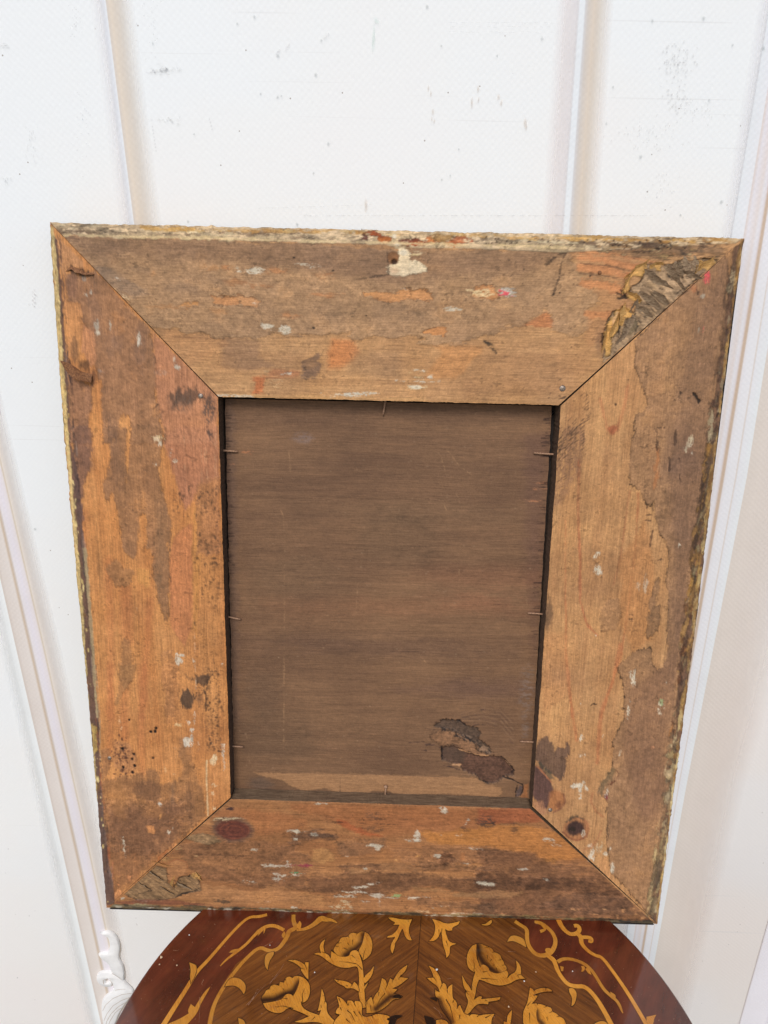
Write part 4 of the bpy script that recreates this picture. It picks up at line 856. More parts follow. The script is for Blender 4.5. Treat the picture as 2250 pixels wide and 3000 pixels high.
for i in range(320):
    x, y = rnd.uniform(70, 1560), rnd.uniform(80, 1850)
    S(Z8, x, y, rnd.uniform(1, 3.5), rnd.uniform(1, 2.5), (150, 124, 98), a=rnd.uniform(.3, .8), rag=.5)
for x, y, rx in ((1570, 460, 30), (1555, 490, 46), (1550, 545, 60), (1560, 570, 40), (85, 370, 20)):
    S(Z8, x, y, rx, 6, (160, 112, 80), a=.8, rag=5, sparse=-.02, soft=1)
S(Z8, 160, 315, 24, 8, (166, 112, 76), a=.8, rag=4)
for x in range(1530, 1600, 4):
    y = 240 + (1600 - x) * 0
for i in range(60):
    y = rnd.uniform(150, 1300); xe = 1603 - (y - 90) * .052
    cp.line(Z8(xe, y, xe - rnd.uniform(8, 40), y + rnd.uniform(-2, 4)), .7, (58, 40, 34), a=.8, rag=1)
    y = rnd.uniform(100, 900); xe = 62 + (y - 60) * .024
    cp.line(Z8(xe, y, xe + rnd.uniform(6, 30), y + rnd.uniform(-2, 3)), .7, (58, 40, 34), a=.7, rag=1)
S(Z8, 1490, 1440, 36, 120, (120, 106, 98), a=.5, soft=7, rag=8, sparse=.0); S(Z8, 1480, 1620, 14, 60, (120, 106, 98), a=.45, soft=5, rag=5, sparse=0.)
# pale strip where a bar used to be glued
cp.poly(Z8(190, 1820, 600, 1828, 1250, 1845, 1290, 1880, 1370, 1895, 1370, 1930, 1330, 1950, 1100, 1925, 900, 1935, 820, 1915, 690, 1920, 600, 1920, 540, 1900, 440, 1915, 380, 1895, 330, 1865, 260, 1850), (152, 115, 81), a=.9, rag=4, soft=1.6, edge=.25, fl=.4)
cp.line(Z8(210, 1822, 600, 1830, 1100, 1845), .8, (110, 84, 64), a=.7)
cp.line(Z8(606, 1850, 606, 1915), .6, (78, 60, 48), a=.7)
S(Z8, 230, 1880, 60, 30, (88, 74, 64), a=.6, soft=6, rag=6)
# torn knot
for pts in (Z19(0, 520, 170, 510), Z19(180, 350, 380, 375), Z19(190, 540, 300, 550, 370, 580), Z19(380, 790, 520, 820, 600, 850), Z19(640, 215, 740, 205, 830, 170), Z19(770, 320, 830, 300, 900, 305), Z19(860, 120, 930, 125), Z19(100, 600, 200, 620)): cp.line(pts, .7, (62, 46, 42), a=.8, rag=2, o='i')
for k in range(9):
    yy = 60 + k * 16
    cp.line(Z19(600, 160 + k * 14, 900, 70 + k * 26, 1100, 100 + k * 30, 1260, 260 + k * 34), .6, (140, 110, 84) if k % 2 else (92, 70, 58), a=.45, rag=2, soft=1.2, o='i')
for pts, c, hz in ((Z19(240, 430, 400, 350, 580, 380, 700, 440, 800, 520, 830, 600, 950, 670, 900, 690, 640, 620, 560, 540, 400, 560, 280, 500), (126, 94, 68), .1),
                   (Z19(300, 300, 380, 245, 440, 235, 600, 255, 680, 310, 760, 340, 820, 340, 860, 400, 850, 470, 960, 550, 1010, 640, 920, 640, 820, 560, 700, 460, 560, 400, 420, 350, 320, 330), (84, 67, 54), -.6),
                   (Z19(400, 580, 540, 555, 640, 620, 800, 660, 900, 690, 1000, 680, 1110, 700, 1200, 780, 1270, 860, 1240, 910, 1120, 940, 1060, 1000, 960, 1015, 840, 960, 800, 905, 700, 880, 630, 790, 520, 760, 400, 730), (92, 66, 52), -1.0)):
    cp.poly(pts, c, rag=4.5, soft=1.3, edge=.6, hz=hz * 1.5, fl=1.1, o='i')
cp.poly(Z19(400, 580, 540, 555, 640, 620, 700, 650, 650, 780, 520, 760, 400, 730), (80, 64, 52), a=.7, soft=5, rag=3, o='v')
for i in range(46):
    x, y = rnd.uniform(320, 900), 0
    y = 270 + (x - 320) * .55 + rnd.uniform(-40, 50)
    cp.line(Z19(x, y, x + 60, y + 24, x + 110, y + 60), .5, rnd.choice([(44, 36, 32), (44, 36, 32), (128, 106, 88)]), a=.75, rag=3, o='i')
for pts, w in ((Z19(1110, 690, 1180, 740, 1240, 810, 1270, 860, 1240, 900), 1.2), (Z19(300, 290, 380, 240, 600, 255, 690, 320), .8), (Z19(1140, 940, 1250, 970, 1320, 1010, 1370, 1030, 1385, 1080, 1350, 1160), 1.3), (Z19(1310, 1040, 1290, 1120, 1290, 1190), 1), (Z19(390, 570, 395, 725), 1.6), (Z19(800, 910, 840, 970, 960, 1020), 1)):
    cp.line(pts, w, (34, 26, 24), a=.95, rag=1.2, hz=-.5, o='i')
cp.poly(Z19(1330, 1040, 1370, 1060, 1350, 1150, 1300, 1190, 1300, 1120, 1330, 1080), (88, 74, 72), a=.9, rag=1, o='i'); cp.poly(Z19(1385, 1020, 1440, 1020, 1440, 1200, 1340, 1195, 1380, 1120), (146, 98, 62), a=.9, rag=3, o='v')
cp.poly(Z19(860, 560, 900, 540, 960, 580, 950, 630, 840, 630, 810, 600), (140, 112, 88), a=.8, rag=4, edge=.5, o='i')
for pts in (Z19(600, 610, 720, 640, 860, 670, 950, 680), Z19(530, 790, 620, 800)): cp.line(pts, 1.4, (186, 142, 102), a=.8, rag=2)
cp.C *= (np.array([1.10, 1.04, .99])) * ((1.0) * (1 + f1 * .4 + gh * .3 + f2 * .2))[..., None]
np.clip(cp.C, 0.004, 0.9, out=cp.C)

def sample(arr, uv):
    x = uv[:, 0] / CELL + PADC; y = (FH - uv[:, 1]) / CELL + PADC
    xi = np.clip(x, 0, NXC - 2); yi = np.clip(y, 0, NYC - 2)
    x0 = xi.astype(int); y0 = yi.astype(int); fx = xi - x0; fy = yi - y0
    if arr.ndim == 3: fx = fx[:, None]; fy = fy[:, None]
    return (arr[y0, x0] * (1 - fx) + arr[y0, x0 + 1] * fx) * (1 - fy) + (arr[y0 + 1, x0] * (1 - fx) + arr[y0 + 1, x0 + 1] * fx) * fy

CF = (CAM - ORG) @ AX                       # camera in frame coordinates
def sink(uv, w):
    """point seen at (u, v) of the back plane, lying at depth w"""
    k = (CF[2] - w) / CF[2]
    return CF[:2] + (uv - CF[:2]) * k[:, None]

# materials
M_RAILH = painted_wood('weathered pine, grain across', (60, 1400, 900))
M_RAILV = painted_wood('weathered pine, grain upright', (1400, 60, 900))
M_BOARD = painted_wood('brown backing board', (50, 1500, 900), rough=0.66, amp=0.26)
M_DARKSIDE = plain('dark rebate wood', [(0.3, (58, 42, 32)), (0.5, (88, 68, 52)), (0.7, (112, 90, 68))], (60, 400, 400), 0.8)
M_LEDGE = plain('dusty ledge wood', [(0.3, (84, 64, 48)), (0.5, (112, 90, 68)), (0.7, (140, 116, 90))], (60, 700, 500), 0.85)
M_GILT = plain('worn gilding', [(0.3, (120, 84, 40)), (0.5, (196, 152, 76)), (0.7, (222, 184, 110))], (300, 300, 300), 0.45, metallic=0.5)
M_GAPSHADE = plain('moulding darkened as gap shade', [(0.3, (22, 16, 12)), (0.6, (36, 27, 21))], (300, 300, 300), 0.8)  # near-black colour stands in for deep shade in the rebate gap
M_RUST = plain('rusty wire', [(0.3, (110, 82, 64)), (0.5, (160, 124, 98)), (0.7, (190, 152, 122))], (900, 900, 900), 0.6, metallic=0.3)
M_STEEL = plain('dull nail head', [(0.3, (90, 76, 66)), (0.5, (146, 130, 116)), (0.7, (190, 180, 170))], (700, 700, 700), 0.4, metallic=0.6)
M_SPLIT = plain('split pine', [(0.3, (92, 60, 38)), (0.5, (126, 84, 54)), (0.7, (168, 122, 78))], (900, 60, 900), 0.75)

frame = tag(empty('picture_frame', FRAME_MAT),
            'old wide pine picture frame seen from the back, leaning upright on the inlaid table', 'picture frame')

STEP = 0.00072
BEV = {'T': 0.0118, 'R': 0.0100, 'B': 0.0042, 'L': 0.0090}
for key in 'TRBL':
    a, b, c, d, g = RAILS[key]
    A, B, C_, D = on_frame([a, b, c, d])
    ls = np.hypot(*(D - C_)); lt = np.hypot(*((C_ + D) / 2 - (A + B) / 2))
    ns, nt_ = int(ls / STEP) + 1, int(lt / STEP) + 1
    s = np.linspace(0, 1, ns); t = np.linspace(0, 1, nt_)
    Sg, Tg = np.meshgrid(s, t)                      # rows: t
    inn = A + (B - A) * Sg[..., None]; out = C_ + (D - C_) * Sg[..., None]
    if key in 'LR':      # the long outer edges are not quite straight
        ed = C_ + (D - C_) * s[:, None]; pe = to_px(ed)
        bow = np.interp(pe[:, 1], [652, 830, 993, 1250, 1642, 2056, 2659], [0, -5, -7, -8.5, -7.5, -2, 0]) if key == 'L' else np.interp(pe[:, 1], [698, 840, 983, 1250, 1400, 1750, 2300, 2706], [0, -4, -6, -5, -1, 1.5, 0, 0])
        pe[:, 0] += bow; out = out + (on_frame(pe) - ed)[None]
    uv = inn + (out - inn) * Tg[..., None]
    nrm = (C_ + D) / 2 - (A + B) / 2; nrm = nrm / np.hypot(*nrm)
    # the edges wander a little
    r_ = np.random.RandomState(ord(key))
    def wander(n, k, amp):
        q = np.interp(np.linspace(0, k, n), np.arange(k + 1), r_.randn(k + 1)) * amp
        return q
    wo = wander(ns, 60, 0.0003) + wander(ns, 260, 0.00022)
    wi = wander(ns, 40, 0.00015) + wander(ns, 200, 0.00012)
    wo[[0, -1]] = 0; wi[[0, -1]] = 0
    wt = np.clip((Tg - 0.93) / 0.07, 0, 1); wi_t = np.clip((0.03 - Tg) / 0.03, 0, 1)
    uv = uv + nrm * (wo[None, :] * wt + wi[None, :] * wi_t)[..., None]
    cuv = uv.reshape(-1, 2)
    colr = sample(RAILC, cuv); hgt = np.clip(sample(RAILH, cuv), -2.2, 1.2)
    hgt *= np.clip(((1 - Tg) * lt).reshape(-1) / .004, .25, 1)
    dist = ((1 - Tg) * lt).reshape(-1)
    bev = BEV[key]
    f = np.clip(1 - dist / bev, 0, 1)
    w = -0.0012 * sstep(f * 8) - f ** 1.3 * 0.009 + hgt * 0.001 * np.where(f > 0, 1.6, 1.0)
    rim = np.clip(1 - (Tg.reshape(-1) * lt) / 0.0012, 0, 1)
    w -= rim ** 2 * 0.0006
    # a slight hollow where each mitre closes
    P = sink(cuv, w)
    V = np.concatenate([P, w[:, None]], 1)
    idx = np.arange(ns * nt_).reshape(nt_, ns)
    q = np.stack([idx[:-1, :-1], idx[:-1, 1:], idx[1:, 1:], idx[1:, :-1]], -1).reshape(-1, 4)
    # sides: inner wall down to the rebate, outer wall, ends
    nv = len(V); extra = []; eq = []; em = []
    def wall(line, depth, mat, shift=None):
        global nv
        base_ = V[line].copy(); n = len(line)
        low = base_.copy(); low[:, 2] = depth
        if shift is not None: low[:, :2] += shift
        extra.append(low)
        lo = np.arange(nv, nv + n); nv += n
        eq.append(np.stack([line[:-1], line[1:], lo[1:], lo[:-1]], 1)); em.append(np.full(n - 1, mat))
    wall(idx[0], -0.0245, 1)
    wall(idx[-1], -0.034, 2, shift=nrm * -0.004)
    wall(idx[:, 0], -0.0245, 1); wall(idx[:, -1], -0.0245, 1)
    Vall = np.concatenate([V] + extra)
    call = np.concatenate([colr, np.full((len(Vall) - len(V), 3), 0.1)])
    # bring the orientation round so that the normals face the viewer
    e1 = V[idx[0, 1]] - V[idx[0, 0]]; e2 = V[idx[1, 0]] - V[idx[0, 0]]
    if np.cross(e1, e2)[2] < 0: q = q[:, ::-1]
    quads = np.concatenate([q] + eq)
    mi = np.concatenate([np.zeros(len(q), int)] + em)
    me = np_mesh('frame_rail', Vall, quads, call, mi)
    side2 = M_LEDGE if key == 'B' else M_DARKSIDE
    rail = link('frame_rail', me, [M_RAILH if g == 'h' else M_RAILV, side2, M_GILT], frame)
    sm = np.zeros(len(quads), bool); sm[:len(q)] = True
    me.polygons.foreach_set('use_smooth', sm)
    rail['label'] = {'T': 'upper rail with a torn right corner and a hanging hole', 'R': 'right rail, pale bare pine inside and brown dirt outside',
                     'B': 'lower rail streaked with dark dirt and flecks of paint', 'L': 'left rail of orange pine with two lifted splinters'}[key]
    # front moulding (faces the wall, closes the rebate)
    a3 = sink(np.array([A, B, C_, D]), np.full(4, -0.03))
    inn2 = a3[:2] - nrm * 0.012; o2 = a3[2:] - nrm * 0.003
    sgn = (a3[1] - a3[0]) / np.hypot(*(a3[1] - a3[0])) * 0.012
    prof = [(0.0, -0.0247), (0.0, -0.029), (0.12, -0.033), (0.35, -0.031), (0.6, -0.033), (0.85, -0.0385), (1.0, -0.0385), (1.0, -0.0247)]
    vs = []
    for (tt, ww) in prof:
        p0 = inn2[0] + sgn * 1 + (o2[0] + sgn * .5 - inn2[0] - sgn) * tt; p1 = inn2[1] - sgn + (o2[1] - sgn * .5 - inn2[1] + sgn) * tt
        vs += [(p0[0], p0[1], ww), (p1[0], p1[1], ww)]
    n = len(prof)
    fs = [(2 * i, 2 * i + 1, 2 * ((i + 1) % n) + 1, 2 * ((i + 1) % n)) for i in range(n)]
    link('front_moulding', np_mesh('front_moulding', vs, fs), M_GAPSHADE, frame)

# backing board
PB = on_frame([(659, 1168), (1617, 1189), (1551, 2341), (687, 2316)], -0.019)
ns, nt_ = int(0.31 / STEP), int(0.42 / STEP)
s, t = np.meshgrid(np.linspace(0, 1, ns), np.linspace(0, 1, nt_))
s = s[..., None]; t = t[..., None]
P = (PB[0] * (1 - s) + PB[1] * s) * (1 - t) + (PB[3] * (1 - s) + PB[2] * s) * t
r_ = np.random.RandomState(3)
je = lambda n, k, a: np.interp(np.linspace(0, k, n), np.arange(k + 1), r_.randn(k + 1)) * a
jl = je(nt_, 90, .00028); jr = je(nt_, 90, .00028); jb = je(ns, 70, .0002)
P[..., 0] += jl[:, None] * np.clip(1 - s[..., 0] * 60, 0, 1) + jr[:, None] * np.clip(1 - (1 - s[..., 0]) * 60, 0, 1)
P[..., 1] += jb[None, :] * np.clip(1 - (1 - t[..., 0]) * 60, 0, 1)
uv = P.reshape(-1, 2)
# board canvas was laid out on the plane w = -0.019
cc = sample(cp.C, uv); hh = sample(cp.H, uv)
w = -0.019 + hh * 0.001
V = np.concatenate([uv, w[:, None]], 1)
idx = np.arange(ns * nt_).reshape(nt_, ns)
q = np.stack([idx[:-1, :-1], idx[1:, :-1], idx[1:, 1:], idx[:-1, 1:]], -1).reshape(-1, 4)
ring = np.concatenate([idx[0, :], idx[1:, -1], idx[-1, ::-1][1:], idx[::-1, 0][1:-1]])
low = V[ring].copy(); low[:, 2] = -0.0238
lo = np.arange(len(V), len(V) + len(ring))
wq = np.stack([ring, lo, np.roll(lo, -1), np.roll(ring, -1)], 1)
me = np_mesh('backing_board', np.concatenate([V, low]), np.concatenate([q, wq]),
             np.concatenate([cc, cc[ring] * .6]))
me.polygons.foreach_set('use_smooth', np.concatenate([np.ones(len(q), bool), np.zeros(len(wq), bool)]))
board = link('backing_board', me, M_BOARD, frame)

# ---- wires and nails
def tube_mesh(name, pts, radii, seg=10, cap=True):
    pts = [Vector(p) for p in pts]
    bm = bmesh.new(); rings = []
    for i, p in enumerate(pts):
        d = (pts[min(i + 1, len(pts) - 1)] - pts[max(i - 1, 0)]).normalized()
        x = d.orthogonal().normalized() if i == 0 else (x - d * x.dot(d)).normalized()
        y = d.cross(x)
        rings.append([bm.verts.new(p + (x * math.cos(2 * math.pi * k / seg) + y * math.sin(2 * math.pi * k / seg)) * radii[i]) for k in range(seg)])
    for r0, r1 in zip(rings, rings[1:]):
        for k in range(seg): bm.faces.new((r0[k], r0[(k + 1) % seg], r1[(k + 1) % seg], r1[k]))
    if cap:
        bm.faces.new(rings[0][::-1]); bm.faces.new(rings[-1])
    me = bpy.data.meshes.new(name); bm.to_mesh(me); bm.free()
    return me

def wire(p, q, tip=0, bend=0.0):
    a = on_frame([p], -0.0168)[0]; b = on_frame([q], -0.0168)[0]
    d = b - a; a = a - d / np.hypot(*d) * 0.003
    pts = []; 
    for k in np.linspace(0, 1, 7):
        m = a + (b - a) * k
        pts.append((m[0] + bend * math.sin(k * 3.1), m[1] + bend * math.sin(k * 3.1), -0.0160 - 0.0008 * k))
    rad = [0.0010, 0.0010, 0.00105, 0.0010, 0.0010, 0.00095, 0.0008]
    return link('panel_nail', tube_mesh('panel_nail', pts, rad), M_RUST, frame, True)
for p, q in (((648, 1319), (696, 1323)), ((662, 1805), (705, 1815)), ((675, 2185), (713, 2188)), ((1623, 1331), (1564, 1327)), ((1589, 1798), (1546, 1796)), ((1568, 2173), (1523, 2172)), ((1129, 1176), (1122, 1216))):
    wire(p, q)
o = wire((1128, 2340), (1130, 2308)); a = on_frame([(1130, 2305)], -0.0165)[0]
o['label'] = 'nail with a flattened head at the foot of the board'
link('nail_head', tube_mesh('nail_head', [(a[0], a[1] - .001, -0.0178), (a[0], a[1], -0.0165), (a[0], a[1] + .0004, -0.0158)], [.0018, .0022, .0014]), M_RUST, o, True)

def rail_of(key): return {o.get('label', '')[:4]: o for o in frame.children if o.name.startswith('frame_rail')}[key]
def nail_head(px, r, parent, name='nail_head', mat=None):
    a = on_frame([px], 0.0)[0]
    pts = [(a[0], a[1], -.003), (a[0], a[1], .0001), (a[0], a[1], .0006), (a[0], a[1], .0009)]
    o = link(name, tube_mesh(name, pts, [r, r, r * .85, r * .4], 16), mat or M_STEEL, parent, True)
    return o
nail_head((588, 1160), .0024, rail_of('left'))
nail_head((1648, 1138), .0029, rail_of('uppe'))
nail_head((1612, 2373), .0023, rail_of('righ'))
nail_head((321, 2221), .0022, rail_of('left'))
nail_head((1757, 799), .0018, rail_of('uppe'), 'wood_plug', M_SPLIT)

def sheet(name, pts3, thick, mat, parent):
    """a curled sliver: rows of points, given thickness"""
    n, m = len(pts3), len(pts3[0])
    bm = bmesh.new()
    top = [[bm.verts.new(p) for p in row] for row in pts3]
    bot = [[bm.verts.new((p[0], p[1], p[2] - thick)) for p in row] for row in pts3]
    for i in range(n - 1):
        for j in range(m - 1):
            bm.faces.new((top[i][j], top[i][j + 1], top[i + 1][j + 1], top[i + 1][j]))
            bm.faces.new((bot[i][j], bot[i + 1][j], bot[i + 1][j + 1], bot[i][j + 1]))
    rim = [(i, 0) for i in range(n)] + [(n - 1, j) for j in range(1, m)] + [(i, m - 1) for i in range(n - 2, -1, -1)] + [(0, j) for j in range(m - 2, 0, -1)]
    for (i, j), (k, l) in zip(rim, rim[1:] + rim[:1]):
        bm.faces.new((top[i][j], top[k][l], bot[k][l], bot[i][j]))
    bmesh.ops.recalc_face_normals(bm, faces=bm.faces)
    me = bpy.data.meshes.new(name); bm.to_mesh(me); bm.free()
    return link(name, me, mat, parent, False)

left = rail_of('left')
def sliver(edge_a, edge_b, lift, seed):
    """edge_a: foot line on the wood, edge_b: raised free edge (survey points)"""
    r = random.Random(seed); rows = []
    n = len(edge_a)
    for k in np.linspace(0, 1, 7):
        row = []
        for i in range(n):
            za = 0.0002; zb = lift * math.sin(math.pi * min(i / (n - 1) * .8 + .1, 1)) + .0006
            z = za + (zb - za) * k ** .8
            pa = on_frame([edge_a[i]], za)[0]; pb = on_frame([edge_b[i]], zb)[0]
            m = pa + (pb - pa) * k
            row.append((m[0] + r.uniform(-1, 1) * .0002, m[1] + r.uniform(-1, 1) * .0002, z + r.uniform(-1, 1) * .0002))
        rows.append(row)
    return sheet('splinter', rows, .0006, M_SPLIT, left)
sliver(Z11(135, 1180, 170, 1190, 215, 1210, 260, 1235, 310, 1270, 360, 1290, 410, 1300), Z11(140, 1195, 165, 1240, 205, 1300, 255, 1335, 300, 1352, 350, 1362, 400, 1370), .011, 4)['label'] = 'larger splinter of wood lifted from the left edge'
sliver(Z11(180, 425, 220, 380, 260, 385, 300, 400, 340, 425, 380, 435, 425, 440), Z11(225, 405, 240, 412, 262, 430, 300, 440, 330, 450, 350, 452, 420, 450), .004, 5)

# torn wood standing up in the broken corner: curled flakes, each its own piece
M_FLAKEG = plain('grey torn fibre', [(0.3, (104, 82, 62)), (0.5, (146, 122, 96)), (0.7, (182, 158, 128))], (300, 1600, 600), .85, .0006)
M_FLAKEY = plain('fresh pine break', [(0.3, (156, 108, 58)), (0.5, (198, 152, 88)), (0.7, (220, 180, 120))], (300, 1600, 600), .7, .0005)
upper = rail_of('uppe'); lower = rail_of('lowe')
def flake(cx, cy, L_, W_, ang, lift, mat, parent, seed, Z=Z14):
    r = random.Random(seed)
    (px, py), = Z(cx, cy); c = on_frame([(px, py)], 0.0)[0]
    a = math.radians(ang); ca, sa = math.cos(a), math.sin(a)
    rows = []; prof = [r.uniform(.75, 1.1) for _ in range(9)]
    for i in range(6):
        t_ = i / 5; row = []
        for j in range(9):
            s_ = j / 8 - .5
            lx = s_ * L_; ly = (t_ - .3) * W_ * prof[j] * (1 - abs(s_) * .9)
            z = -.0012 + lift * t_ ** 1.6 * (1 - (2 * s_) ** 2 * .55) + r.uniform(-1, 1) * .00012
            row.append((c[0] + lx * ca - ly * sa, c[1] + lx * sa + ly * ca, z))
        rows.append(row)
    o = sheet('wood_flake', rows, .0004, mat, parent)
    return o
for k_, (x, y, L_, W_, ang, lift, m_) in enumerate((
        (520, 350, .026, .007, 38, .0045, 1), (440, 450, .022, .006, 68, .005, 1), (470, 590, .017, .006, -28, .005, 1), (400, 740, .020, .008, 80, .004, 1), (320, 850, .026, .006, 74, .0035, 1),
        (235, 960, .024, .006, 82, .005, 1), (690, 310, .012, .006, 12, .004, 1), (1150, 295, .018, .006, 42, .003, 1), (1075, 320, .012, .006, 70, .004, 1),
        (640, 400, .020, .006, -30, .004, 0), (720, 470, .024, .006, -26, .004, 0), (820, 390, .020, .007, -52, .006, 0), (870, 350, .016, .006, -60, .005, 0), (930, 320, .018, .008, -70, .004, 0),
        (620, 620, .024, .006, -34, .004, 0), (560, 720, .020, .006, -30, .004, 0), (720, 600, .018, .005, -36, .004, 0), (980, 400, .022, .006, -20, .005, 0), (870, 470, .018, .005, -40, .004, 0), (450, 840, .018, .009, 66, .0045, 0),
        (1010, 290, .014, .007, -80, .004, 0), (380, 960, .014, .006, 50, .004, 0), (500, 660, .014, .005, 60, .004, 0))):
    flake(x, y, L_, W_, ang, lift, (M_FLAKEG, M_FLAKEY)[m_], upper, 40 + k_)
for k_, (x, y, L_, W_, ang, lift, m_) in enumerate(((480, 565, .022, .005, -16, .0035, 1), (765, 660, .012, .007, -60, .004, 1), (580, 700, .010, .005, 80, .004, 1), (430, 660, .018, .005, -38, .003, 0), (330, 740, .016, .005, -36, .003, 0), (650, 740, .018, .006, -30, .003, 0), (520, 780, .016, .005, -34, .003, 0))):
    flake(x, y, L_ * 1.1, W_, ang, lift, (M_FLAKEG, M_FLAKEY)[m_], lower, 80 + k_, Z15)

# ---------------------------------------------------------------- the table
table_c = Vector((0.0286, -0.1578)); TR_ = 0.2776
M_TOPEDGE, nt, bs = nodes('mahogany border, polished')
v = mapping(nt, (34, 9, 9), (0, 0, math.radians(28)))
n1 = noise(nt, v, 1.0, 6, .62)
v2 = mapping(nt, (700, 90, 200), (0, 0, math.radians(34)))
n2 = noise(nt, v2, 1.0, 4, .7)
c1 = ramp(nt, n1, [(0.28, (62, 22, 12)), (0.45, (88, 36, 19)), (0.58, (108, 48, 27)), (0.72, (134, 68, 34))])
c2 = mixc(nt, c1, ramp(nt, n2, [(0.3, (88, 34, 20)), (0.5, (150, 120, 110)), (0.7, (196, 160, 140))]), 0.22, 'OVERLAY')
nt.links.new(c2, bs.inputs['Base Color'])
bs.inputs['Roughness'].default_value = 0.22
bs.inputs['Coat Weight'].default_value = 1.0
bs.inputs['Coat Roughness'].default_value = 0.06
wv = noise(nt, mapping(nt, (16, 16, 16)), 1.0, 2, .5)
bump(nt, bs, wv, 0.0012, 0.25)

def veneer(name, ang):
    m, nt, b = nodes(name)
    v = mapping(nt, (14, 260, 40), (0, 0, ang)); n1 = noise(nt, v, 1.0, 5, .7)
    v = mapping(nt, (60, 1500, 300), (0, 0, ang)); n2 = noise(nt, v, 1.0, 4, .7)
    v = mapping(nt, (9, 22, 9), (0, 0, ang)); n3 = noise(nt, v, 1.0, 3, .5)
    f = math_(nt, 'ADD', math_(nt, 'MULTIPLY', n1, .5), math_(nt, 'ADD', math_(nt, 'MULTIPLY', n2, .25), math_(nt, 'MULTIPLY', n3, .25)))
    c = ramp(nt, f, [(0.36, (70, 36, 12)), (0.46, (104, 58, 21)), (0.54, (128, 75, 27)), (0.64, (150, 93, 37))])
    pv = noise(nt, mapping(nt, (90, 2200, 400), (0, 0, ang)), 1.0, 2, .5)
    c = mixc(nt, c, (0.018, 0.008, 0.004), remap(nt, pv, 0.60, 0.70, 0, .5))
    nt.links.new(c, b.inputs['Base Color'])
    b.inputs['Roughness'].default_value = 0.25
    b.inputs['Coat Weight'].default_value = 1.0; b.inputs['Coat Roughness'].default_value = 0.07
    bump(nt, b, n2, 0.0001, .3)
    return m
M_VL = veneer('walnut veneer, left leaf', math.radians(-38)); M_VR = veneer('walnut veneer, right leaf', math.radians(38))
def inlay_mat(name, light, dark, speck=.5):
    m, nt, b = nodes(name)
    n1 = noise(nt, mapping(nt, (120, 900, 300), (0, 0, 1.1)), 1.0, 4, .65)
    n3 = noise(nt, mapping(nt, (30, 30, 30)), 1.0, 3, .6)
    f = math_(nt, 'ADD', math_(nt, 'MULTIPLY', n1, .5), math_(nt, 'MULTIPLY', n3, .5))
    c = ramp(nt, f, [(0.36, dark), (0.5, light), (0.64, tuple(min(255, x + 16) for x in light))])
    oi = N(nt, 'ShaderNodeObjectInfo')          # every piece was cut from its own bit of veneer
    hs = N(nt, 'ShaderNodeHueSaturation'); nt.links.new(c, hs.inputs['Color'])
    nt.links.new(remap(nt, oi.outputs['Random'], 0, 1, .82, 1.14), hs.inputs['Value'])
    c = hs.outputs['Color']
    gr = noise(nt, mapping(nt, (70, 1500, 300), (0, 0, .9)), 1.0, 3, .6)
    c = mixc(nt, c, (.42, .22, .07), remap(nt, gr, .52, .72, 0, .55))
    sp = noise(nt, mapping(nt, (500, 1300, 500), (0, 0, -.3)), 1.0, 2, .5)
    c = mixc(nt, c, (0.05, 0.015, 0.004), remap(nt, sp, 0.66, 0.72, 0, speck))
    at = N(nt, 'ShaderNodeVertexColor'); at.layer_name = 'Paint'
    c = mixc(nt, c, at.outputs['Color'], 1.0, 'MULTIPLY')
    nt.links.new(c, b.inputs['Base Color'])
    b.inputs['Roughness'].default_value = 0.28
    b.inputs['Coat Weight'].default_value = 1.0; b.inputs['Coat Roughness'].default_value = 0.07
    return m
M_INLAY = inlay_mat('boxwood inlay', (214, 142, 44), (174, 100, 24), .7)
M_BAND = inlay_mat('boxwood stringing', (206, 138, 46), (176, 104, 28), .3)
M_INK = plain('engraved line filler', [(0.3, (26, 14, 8)), (0.6, (44, 26, 14))], (200, 200, 200), .35, 0)
M_CHIP = plain('paint fleck', [(0.3, (220, 214, 204)), (0.6, (236, 230, 222))], (200, 200, 200), .7, 0)
M_PLASTER = plain('plaster crumb', [(0.3, (206, 170, 130)), (0.6, (226, 196, 160))], (400, 400, 400), .8, 0)

tbl = tag(empty('inlaid_table', Matrix.Translation((table_c.x, table_c.y, TZ))),
          'round mahogany table top with pale floral marquetry under the frame', 'table')
def disc(name, rings, seg, mat):
    bm = bmesh.new(); rr = []
    for r, z in rings:
        rr.append([bm.verts.new((r * math.cos(2 * math.pi * k / seg), r * math.sin(2 * math.pi * k / seg), z)) for k in range(seg)])
    bm.faces.new(rr[0])
    for a_, b_ in zip(rr, rr[1:]):
        for k in range(seg): bm.faces.new((a_[k], b_[k], b_[(k + 1) % seg], a_[(k + 1) % seg]))
    bm.faces.new(rr[-1][::-1])
    bmesh.ops.recalc_face_normals(bm, faces=bm.faces)
    me = bpy.data.meshes.new(name); bm.to_mesh(me); bm.free()
    return link(name, me, mat, tbl)
disc('table_top', [(TR_ - .0016, 0), (TR_ - .0005, -.0004), (TR_, -.0016), (TR_, -.016), (TR_ - .003, -.018), (TR_ - .012, -.020)], 220, M_TOPEDGE)
disc('table_apron', [(TR_ - .02, -.0202), (TR_ - .02, -.075), (TR_ - .03, -.078)], 160, M_TOPEDGE)

